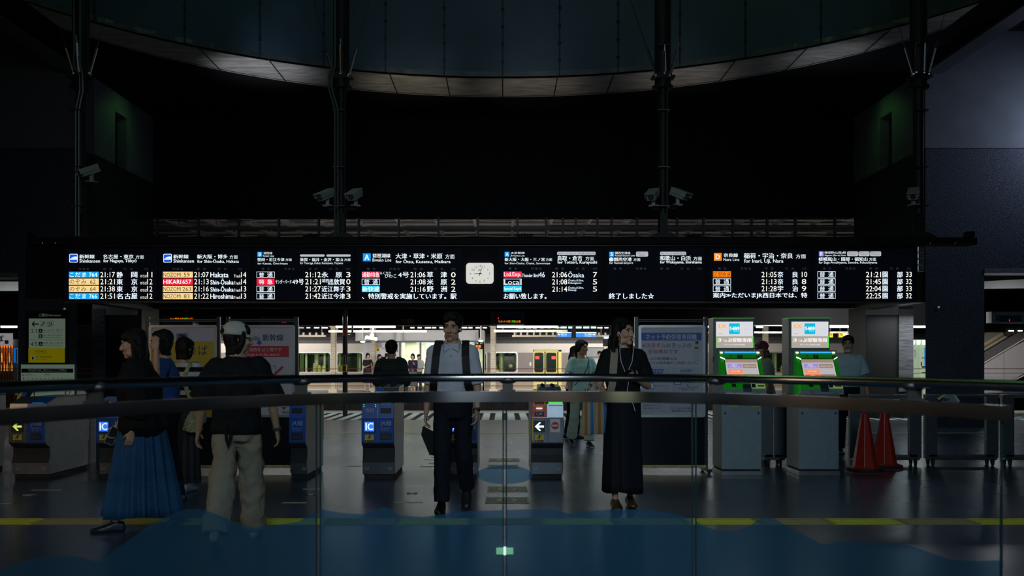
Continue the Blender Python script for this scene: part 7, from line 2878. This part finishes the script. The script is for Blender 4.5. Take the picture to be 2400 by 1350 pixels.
mb.build('belt', mat('belt_blue_black', (.012, .02, .035), .4, var=.1), P.root, local=True, smooth=True)
w_ = P.band('watch', 0, .93, .031, .022, mat('watch_metal', (.25, .25, .26), .25, .9, var=.1))
mb = MB()
sh, el, wr = P.arm[0]
c_ = el.lerp(wr, .93)
mb.ell(c_ + V((.012, -.028, 0)), (.016, .010, .018), nu=12, nv=8)
mb.build('watch_face', mat('watch_glass', (.02, .02, .025), .08, var=.1), w_, local=True, smooth=True)
# backpack
bp = thing('backpack', 'black backpack whose straps cross the shoulders of the walking man in white', 'backpack', P.wp(P.T((0, .2, 1.2 * k))))
ST = mat('strap_black', (.006, .006, .007), .7, var=.2)
for s in (-1, 1):
    mb = MB()
    rr = []
    for x, y, z in ((.10, .15, 1.40), (.112, .09, 1.455), (.118, .0, 1.472), (.122, -.08, 1.43), (.128, -.142, 1.34), (.138, -.158, 1.22), (.150, -.145, 1.10), (.165, -.06, 1.02), (.15, .12, 1.0)):
        c_ = P.T((s * x * k, y * k, z * k))
        rr.append([P.wp(c_ + V((-.033, 0, 0))), P.wp(c_ + V((.033, 0, 0))), P.wp(c_ + V((.033, -.012, .012))), P.wp(c_ + V((-.033, -.012, .012)))])
    mb.loft(rr)
    mb.build('strap', ST, bp)
mb = MB()
mb.loft([[P.wp(P.T(p)) for p in oval((0, .23 * k, z * k), w__ * k, d__ * k, 16, 3)] for z, w__, d__ in ((.98, .13, .06), (1.02, .15, .08), (1.2, .15, .085), (1.38, .14, .07), (1.44, .10, .04))])
mb.build('pack', ST, bp, smooth=True)
phone('dark phone in the left hand of the walking man, at his thigh', P, 0, along=.095)
# flat dark bag in the right hand
p, d, n, t = P.held(1, .10, .02)
bg_ = thing('document_case', 'flat dark document bag hanging from the right hand of the walking man', 'bag', p)
mb = MB()
mb.prism([(p.x - .015 + a, p.z - .02 + b) for a, b in ((-.03, 0), (.14, -.09), (.12, -.28), (.03, -.26), (-.045, -.08))], 'y', p.y + .0, p.y + .035)
mb.build('bag_body', cloth('bag_dark', (.012, .015, .018)), bg_, bevel=.006)
mb = MB()
mb.tube([p + V((-.03, .018, -.03)), p + V((-.015, .015, .012)), p + V((.02, .018, -.03))], .005, 8)
mb.build('handle', cloth('bag_dark', (.012, .015, .018)), bg_)

# --- woman in black looking to the right
P = Person('woman in black top and wide black trousers with white earphones, looking right', 1460, 9.15, 1.72, math.radians(4), 'f', legs=((-4, 7, 0), (6, 3, 0)),
           arms=(((.30, -.05, -1), (-.62, -.75, .30)), ((-.28, .0, -1), (.10, -.85, -.25))), head=(38, -1, -4), lean=1, curl=(.8, .8))
wom = P
k = P.k
P.shirt(BLK, hem=.98, neck=1.45, sleeve=.72, sc=1.08, loose=.016, flare=.014)
P.skirt(NVY, top=1.08, hem=.15, hw=.175, hd=.21, pleats=7, amp=.02, name='wide_trousers')
P.shoes(mat('sandal_gold', (.16, .10, .03), .3, .6, var=.2))
P.hair('long')
mb = MB()
mb.tube([P.h(-.079, -.02, .0), P.h(-.07, -.04, -.05), P.T((-.05 * k, -.10 * k, 1.43 * k)), P.T((-.045 * k, -.142 * k, 1.33 * k)), P.T((-.005 * k, -.158 * k, 1.22 * k)), P.T((.02 * k, -.155 * k, 1.14 * k)), P.T((.0 * k, -.16 * k, 1.02 * k)), P.T((.06 * k, -.17 * k, .95 * k)), P.T((.075 * k, -.19 * k, .88 * k))], .0028, 6)
mb.tube([P.h(.062, -.06, -.04), P.T((.075 * k, -.10 * k, 1.43 * k)), P.T((.055 * k, -.142 * k, 1.33 * k)), P.T((.005 * k, -.158 * k, 1.22 * k))], .0028, 6)
mb.ell(P.h(-.082, -.018, 0), (.008, .008, .01), nu=8, nv=6)
mb.build('earphones', paint('earphone_white', (.75, .75, .75), .4), P.root, local=True, smooth=True)
mb = MB()
mb.tube([P.T((x * k, y * k, z * k)) for x, y, z in ((-.055, -.02, 1.475), (-.045, -.07, 1.45), (0, -.092, 1.425), (.045, -.07, 1.45), (.055, -.02, 1.475))], .003, 6)
mb.build('necklace', mat('gold_chain', (.6, .4, .2), .25, 1.0, var=.1), P.root, local=True, smooth=True)
phone('dark phone in the hand of the woman in black, at her chest', P, 0, along=.10)
# striped tote bag on her right arm
sh, el, wr = P.arm[1]
fa = P.wp(el.lerp(wr, .45))
tb = thing('tote_bag', 'tote bag with orange, blue and cream stripes on the arm of the woman in black', 'bag', fa - V((0, 0, .35)))


def stripes_x(name, cols, period):
    m = mat(name, cols[0], .8, spec=.2)
    nt = m.node_tree
    b = nt.nodes['Principled BSDF']
    tc = nt.nodes.new('ShaderNodeTexCoord')
    sep = nt.nodes.new('ShaderNodeSeparateXYZ')
    nt.links.new(tc.outputs['Object'], sep.inputs['Vector'])
    fr = math_node(nt, 'FRACT', math_node(nt, 'ADD', math_node(nt, 'DIVIDE', sep.outputs['X'], period), 50.5))
    r = nt.nodes.new('ShaderNodeValToRGB')
    r.color_ramp.interpolation = 'CONSTANT'
    while len(r.color_ramp.elements) < len(cols):
        r.color_ramp.elements.new(0.5)
    for i, c in enumerate(cols):
        r.color_ramp.elements[i].position = i / len(cols)
        r.color_ramp.elements[i].color = (*c, 1)
    nt.links.new(fr, r.inputs['Fac'])
    nt.links.new(r.outputs['Color'], b.inputs['Base Color'])
    return m


TOTE = stripes_x('tote_stripes', [(.34, .27, .18), (.30, .13, .04), (.34, .28, .2), (.05, .16, .34), (.36, .30, .22)], .13)
tx, ty = WX(1394, 8.95), 8.95
for s, off in ((0, 0), (1, .10)):
    mb = MB()
    xx, yy = tx - .055 + s * .115, ty + off
    mb.loft([oval((xx + dx, yy, z), w_, d_, 16, 3) for z, w_, d_, dx in ((.68, .05, .02, -.02), (.70, .065, .032, -.02), (.82, .062, .03, -.008), (.98, .056, .02, .004), (1.06, .05, .01, .012))])
    mb.build('bag_panel', TOTE, tb, smooth=True)
mb = MB()
for s in (0, 1):
    xx = tx - .055 + s * .115
    mb.tube([(xx - .03, ty + .05 * s, 1.05), (xx, ty + .02, 1.15), fa + V((0, 0, .03)), fa + V((.02, .04, .03)), (xx + .04, ty + .06 * s, 1.05)], .006, 8)
mb.build('handle', paint('cord_cream', (.45, .38, .28)), tb, smooth=True)
mb = MB()
rr = []
for x, y, z in ((-.075, .12, 1.30), (-.085, .06, 1.44), (-.09, -.02, 1.452), (-.10, -.10, 1.40), (-.118, -.150, 1.27), (-.128, -.155, 1.12), (-.15, -.12, 1.0)):
    c_ = P.T((x * k, y * k, z * k))
    rr.append([P.wp(c_ + V((-.034, 0, 0))), P.wp(c_ + V((.034, 0, 0))), P.wp(c_ + V((.034, -.008, .008))), P.wp(c_ + V((-.034, -.008, .008)))])
mb.loft(rr)
sb_ = thing('shoulder_bag', 'bag on a wide beige strap over the right shoulder of the woman in black', 'bag', P.wp(P.T((-.15 * k, .1, 1.0 * k))))
mb.build('strap', cloth('strap_beige', (.30, .26, .20)), sb_)
mb = MB()
mb.loft([[P.wp(P.T(p)) for p in oval((-.17 * k, .16 * k, z * k), .09, .05, 12, 3)] for z in (.82, .86, 1.0, 1.04)])
mb.build('pouch', BLK, sb_, smooth=True)

# --- person in white cap and khaki trousers, seen from behind
P = Person('person in white cap, loose black tee and khaki trousers walking away from the camera', 556, 7.4, 1.64, math.radians(184), 'm', legs=((-16, 12, 1), (16, 3, 1)),
           arms=(((.42, .05, -1), (.16, -.18, -1)), ((-.40, .05, -1), (-.12, -.30, -1))), head=(-62, 4, 0), lean=2, curl=(.6, .6), sk=SKIN2)
k = P.k
P.shirt(BLK, hem=.86, neck=1.46, sleeve=.98, sc=1.08, loose=.022, flare=.035, fold=.03)
P.trousers(cloth('khaki', (.30, .26, .19), .8, .08), rise=1.0, wide=(1.75, 2.0), length=.98, fold=.04)
P.shoes(paint('shoe_pale', (.3, .3, .3)))
P.hair('bob')
P.cap(cloth('cap_white', (.50, .46, .40)), cloth('brim_lime_white', (.42, .44, .26)), 0.0, HAIRB)
P.band('bracelet', 1, .93, .036, .02, mat('beads_dark', (.06, .05, .045), .35, var=.3))
mb = MB()
mb.tube([P.T((.05, .15, .93 * k)), P.T((.045, .17, .84 * k)), P.T((.03, .175, .77 * k)), P.T((.015, .17, .84 * k)), P.T((.0, .155, .92 * k))], .012, 8)
mb.build('hanging_strap', BLK, P.root, local=True, smooth=True)

# --- woman with the blue flared skirt
P = Person('woman in black cardigan and flared blue skirt walking left, nearest the camera at left', 333, 7.98, 1.61, math.radians(-72), 'f', legs=((16, 3, 0), (-14, 14, 0)),
           arms=(((.22, .10, -1), (.05, -.25, -1)), ((-.25, -.22, -1), (-.05, -.45, -.9))), head=(-12, 8, 0), lean=5, curl=(.6, .8))
k = P.k
P.shirt(cloth('cardigan_black', (.006, .006, .007)), hem=.82, neck=1.45, sleeve=1.55, sc=1.28, loose=.05, flare=.02, fold=.03, name='cardigan')
P.skirt(cloth('skirt_blue', (.02, .085, .20), .7, .15), top=1.1, hem=.13, hw=.27, hd=.30, pleats=17, amp=.03)
P.shoes(SHOEB)
P.hair('long')
phone('pale phone in the hand of the woman in the blue skirt', P, 1, paint('phone_case_pale', (.5, .5, .55)))
hp_ = thing('dangling_strap', 'thin dark strap loop dangling in front of the blue skirt', 'strap', (WX(262, 7.9), 7.9, .12))
mb = MB()
pts = [W(px, py, 7.9) for px, py in ((275, 1020), (262, 1075), (254, 1150), (256, 1200), (264, 1238), (267, 1238), (262, 1190), (262, 1140), (268, 1070), (281, 1022))]
mb.tube(pts, .005, 6)
mb.build('cord', INK, hp_, smooth=True)

# --- striped shirt woman with crochet bag
P = Person('woman in black and white striped tee and long dark skirt seen from behind', 430, 10.3, 1.57, math.radians(168), 'f', legs=((3, 3, 0), (-3, 3, 0)),
           arms=(((.14, .0, -1), (.02, -.5, -1)), ((-.14, .0, -1), (-.05, -.35, -1))), head=(-6, 6, 0), lean=2)
k = P.k
P.shirt(stripes('stripes_black_white', (.5, .5, .5), (.006, .006, .006), .095, .5), hem=.94, neck=1.44, sleeve=.85, sc=1.12, loose=.02, flare=.016)
P.skirt(cloth('skirt_charcoal', (.04, .042, .05), .7, .15), top=1.06, hem=.10, hw=.185, hd=.17, pleats=12, amp=.02)
P.shoes(paint('sneaker_white', (.5, .5, .5)))
P.hair('bob')
cb = thing('crochet_bag', 'pale green crochet bag with a wide strap on the back of the woman in stripes', 'bag', (WX(452, 10.1), 10.08, WZ(1010, 10.1)))
CRO = mat('crochet_pale_green', (.30, .36, .20), .9, var=.55, scale=60, bump=.8)
mb = MB()
mb.loft([oval((WX(px, 10.08), 10.1, WZ(py, 10.1)), hw, .03, 14, 2.6) for px, py, hw in ((452, 1013, .05), (450, 1008, .105), (452, 985, .085), (456, 965, .05), (458, 950, .03))])
mb.build('bag_body', CRO, cb, smooth=True)
mb = MB()
rr = []
for px, py, yy in ((456, 952, 10.1), (446, 935, 10.1), (432, 900, 10.13), (433, 880, 10.13), (440, 862, 10.17), (448, 852, 10.25), (452, 848, 10.36)):
    c_ = W(px, py, yy)
    rr.append([c_ + V((-.022, 0, 0)), c_ + V((.022, 0, 0)), c_ + V((.022, .006, .004)), c_ + V((-.022, .006, .004))])
mb.loft(rr)
mb.build('strap', CRO, cb, smooth=True)

# --- woman with her hand at her brow
P = Person('woman in blue sleeves raising a hand to her brow, facing left', 393, 9.35, 1.62, math.radians(-78), 'f',
           arms=(((.92, -.06, -.32), (-.12, -.05, 1)), ((-.15, .05, -1), (-.05, -.2, -1))), head=(0, 4, 0), lean=4, curl=(.35, .5))
P.shirt(cloth('shirt_blue', (.02, .07, .26)), hem=.94, neck=1.44, sleeve=.95, sc=1.1, loose=.02, flare=.01)
P.trousers(NVY, wide=(1.3, 1.4))
P.shoes(SHOEB)
P.hair('bob')

# --- man with backpack seen from behind
P = Person('man in fine striped dark tee seen from behind at the gates, with dark straps', 917, 14.6, 1.62, math.radians(180), 'm', legs=((8, 4, 0), (-8, 6, 0)), head=(0, 2, 0), voxel=.008, big=1.12,
           arms=(((.22, .03, -1), (.02, -.35, -1)), ((-.22, .03, -1), (-.02, -.35, -1))))
k = P.k
P.shirt(stripes('stripes_fine_dark', (.010, .014, .016), (.05, .07, .075), .022, .4), hem=.92, neck=1.45, sleeve=1.2, sc=1.16, loose=.025, flare=.01)
P.trousers(BLK, wide=(1.3, 1.3))
P.shoes(SHOEB)
P.hair('short')
bp = thing('backpack', 'dark backpack straps and pack on the man in fine stripes seen from behind', 'backpack', P.wp(P.T((0, .2, 1.1 * k))))
for s in (-1, 1):
    mb = MB()
    rr = []
    for x, y, z in ((.12, .0, 1.47), (.12, .09, 1.43), (.095, .155, 1.33), (.07, .165, 1.2)):
        c_ = P.T((s * x * k, y * k, z * k))
        rr.append([P.wp(c_ + V((-.035, 0, 0))), P.wp(c_ + V((.035, 0, 0))), P.wp(c_ + V((.035, .012, .012))), P.wp(c_ + V((-.035, .012, .012)))])
    mb.loft(rr)
    mb.build('strap', ST, bp)
mb = MB()
mb.loft([[P.wp(P.T(p)) for p in oval((0, .19 * k, z * k), w__ * k, d__ * k, 16, 3)] for z, w__, d__ in ((.86, .12, .04), (.9, .14, .07), (1.08, .14, .075), (1.2, .12, .05), (1.25, .07, .02))])
mb.build('pack', ST, bp, smooth=True)

# --- woman in pale green tee
P = Person('woman in pale green tee and light trousers with a crossbody strap, looking right', 1362, 15.6, 1.66, math.radians(14), 'f', legs=((10, 4, 1), (-12, 14, 0)), head=(32, 0, 0), voxel=.008, sk=SKIN2,
           arms=(((.32, .0, -1), (-.55, -.55, -.45)), ((-.2, .03, -1), (-.03, -.2, -1))))
k = P.k
P.shirt(cloth('tee_mint', (.40, .68, .58), .8, .05), hem=.90, neck=1.42, sleeve=.62, sc=1.08, loose=.02, flare=.02)
P.trousers(cloth('trousers_pale_green', (.42, .47, .36), .8, .06), wide=(1.5, 1.9), length=.93)
P.shoes(SHOEB, paint('sole_pale', (.45, .5, .48)))
P.hair('pony')
mb = MB()
mb.tube([P.T((x * k, y * k, z * k)) for x, y, z in ((.10, .0, 1.455), (.09, -.09, 1.39), (.05, -.150, 1.28), (-.02, -.152, 1.16), (-.10, -.135, 1.06), (-.15, -.07, .98))], .006, 8)
mb.tube([P.T((x * k, y * k, z * k)) for x, y, z in ((.10, .0, 1.455), (.095, -.09, 1.39), (.08, -.147, 1.28), (.07, -.152, 1.16))], .005, 8)
mb.build('crossbody_strap', DGREY, P.root, local=True, smooth=True)
P.band('watch', 0, .88, .03, .03, RUBBER)

# --- man with lowered mask
P = Person('man in light blue short sleeved shirt with a mask under his chin, behind the machines', 1986, 14.3, 1.69, math.radians(-8), 'm', head=(-16, 2, 0), voxel=.008, sk=SKIN2,
           arms=(((.30, .02, -1), (.12, -.2, -1)), ((-.22, .02, -1), (-.02, -.4, -1))))
k = P.k
P.shirt(cloth('shirt_sky', (.40, .54, .60), .75, .05), hem=.98, neck=1.455, sleeve=.78, sc=1.12, loose=.02, flare=.02)
P.trousers(BLK, wide=(1.35, 1.4))
P.shoes(SHOEB)
P.hair('fringe')
mb = MB()
mb.ell(P.h(0, -.068, -.092), (.047 * k, .035 * k, .026 * k), P.HR, 14, 9)
mb.build('face_mask', paint('mask_white', (.55, .55, .55), .7), P.root, local=True, smooth=True)

# --- woman with maroon cap behind the first machine
P = Person('woman in maroon cap and pale green shirt with long brown hair, behind the left machine', 1789, 14.9, 1.62, math.radians(-70), 'f', head=(-5, 4, 0), voxel=.009,
           arms=(((.14, .02, -1), (.02, -.4, -1)), ((-.14, .02, -1), (-.02, -.2, -1))))
P.shirt(cloth('shirt_sage', (.24, .32, .27), .8, .05), hem=.9, neck=1.44, sleeve=.9, sc=1.15, loose=.03, flare=.02)
P.trousers(cloth('trousers_dark_blue', (.01, .015, .04)), wide=(1.4, 1.4))
P.shoes(SHOEB)
P.hair('long', HAIRBR)
P.cap(cloth('cap_maroon', (.13, .015, .04)))

# --- people on the far platform
FAR = [('woman in black tee reading a phone, leftmost of the row at the platform building', 861, 41.6, 1.64, 30, 'f', (.01, .011, .014), (.03, .018, .025), 'bob', (((.12, -.1, -1), (-.35, -.75, .35)), ((-.12, -.1, -1), (.25, -.8, .2))), 'skirt'),
       ('woman in cream top with dark bob, second from left at the platform building', 888, 42.2, 1.60, 40, 'f', (.45, .42, .36), (.35, .35, .36), 'bob', None, 'pants'),
       ('person with black hair half hidden behind the backpack man', 906, 42.4, 1.64, 180, 'm', (.02, .02, .025), (.02, .02, .025), 'short', None, 'pants'),
       ('woman in navy long sleeves and grey skirt lifting a phone before the waiting room', 968, 41.6, 1.62, -10, 'f', (.014, .016, .04), (.08, .08, .09), 'bob', (((.10, -.3, -1), (-.15, -.7, .6)), ((-.10, -.3, -1), (.15, -.7, .6))), 'skirt'),
       ('man in grey short sleeved shirt beside the woman in navy, before the lit waiting room', 981, 42.55, 1.60, 20, 'm', (.42, .43, .42), (.03, .03, .04), 'short', (((.2, 0, -1), (-.2, -.7, -.1)), ((-.2, 0, -1), (.1, -.5, -1))), 'pants'),
       ('man in white shirt standing before the pale map boards', 1404, 41.0, 1.72, 20, 'm', (.62, .62, .64), (.03, .05, .12), 'fringe', (((.2, 0, -1), (-.1, -.7, .1)), ((-.2, 0, -1), (.1, -.7, 0))), 'pants'),
       ('person in dark clothes looking at a phone, left of both ticket machines', 1667, 41.5, 1.55, 70, 'm', (.012, .013, .02), (.02, .02, .025), 'short', (((.15, -.1, -1), (-.1, -.9, .1)), ((-.15, -.1, -1), (.1, -.9, .1))), 'pants')]
for lab, px, Z_, H_, hd_, sx_, c1, c2, hs, ar, low in FAR:
    P = Person(lab, px, Z_, H_, math.radians(hd_), sx_, voxel=.016, arms=ar, head=(0, 14, 0))
    P.root['group'] = 'people waiting on the far platform'
    P.shirt(cloth('far_cloth_%d' % px, c1), hem=.92, sleeve=.7 if sx_ == 'm' or px < 880 else 1.8, sc=1.1, loose=.02, flare=.01, fold=0)
    if low == 'skirt':
        P.skirt(cloth('far_lower_%d' % px, c2), hem=.45 if px < 880 else .3, hw=.2, hd=.18, pleats=9, amp=.015)
    else:
        P.trousers(cloth('far_lower_%d' % px, c2), fold=0)
    P.shoes(SHOEB)
    P.hair(hs, HAIRB, 0)
    if ar and px in (861, 968, 1667):
        phone({861: 'phone held by the leftmost woman at the platform building', 968: 'phone lifted by the woman in navy before the lit waiting room', 1667: 'phone held by the dark dressed person left of the machines'}[px], P, 0 if px != 968 else 1,
              paint('phone_case_rose', (.35, .12, .10)) if px != 968 else None)
P = Person('dark haired woman with a white sleeve, mostly hidden behind the woman in pale green tee', 1344, 17.2, 1.58, math.radians(60), 'f', voxel=.012, head=(0, 4, 0),
           arms=(((.25, .1, -1), (.1, -.3, -1)), ((-.42, .0, -1), (-.2, -.2, -1))))
P.shirt(cloth('blouse_white', (.6, .6, .62)), hem=.92, sleeve=.75, sc=1.1, loose=.02, flare=.03, fold=0)
P.trousers(BLK, fold=0)
P.shoes(SHOEB)
P.hair('long')
for lab, px, Z_, H_, hd_, c1 in (('dark haired passenger seen through the train window left of the cream column', 735, 46.9, 1.25, 60, (.012, .014, .012)), ('passenger in dark clothes behind the train window next to the doors', 1169, 46.9, 1.25, 40, (.02, .025, .012)),
                                 ('passenger in light blue shirt seen through the left train door', 1259, 47.0, 1.68, 60, (.25, .38, .40))):
    P = Person(lab, px, Z_, H_, math.radians(hd_), 'm', voxel=.02)
    P.root['group'] = 'train passengers'
    P.root.location.z = .03
    P.shirt(cloth('rider_%d' % px, c1), sleeve=.8, loose=.02, fold=0)
    P.trousers(BLK, fold=0)
    P.hair('short', HAIRB, 0)
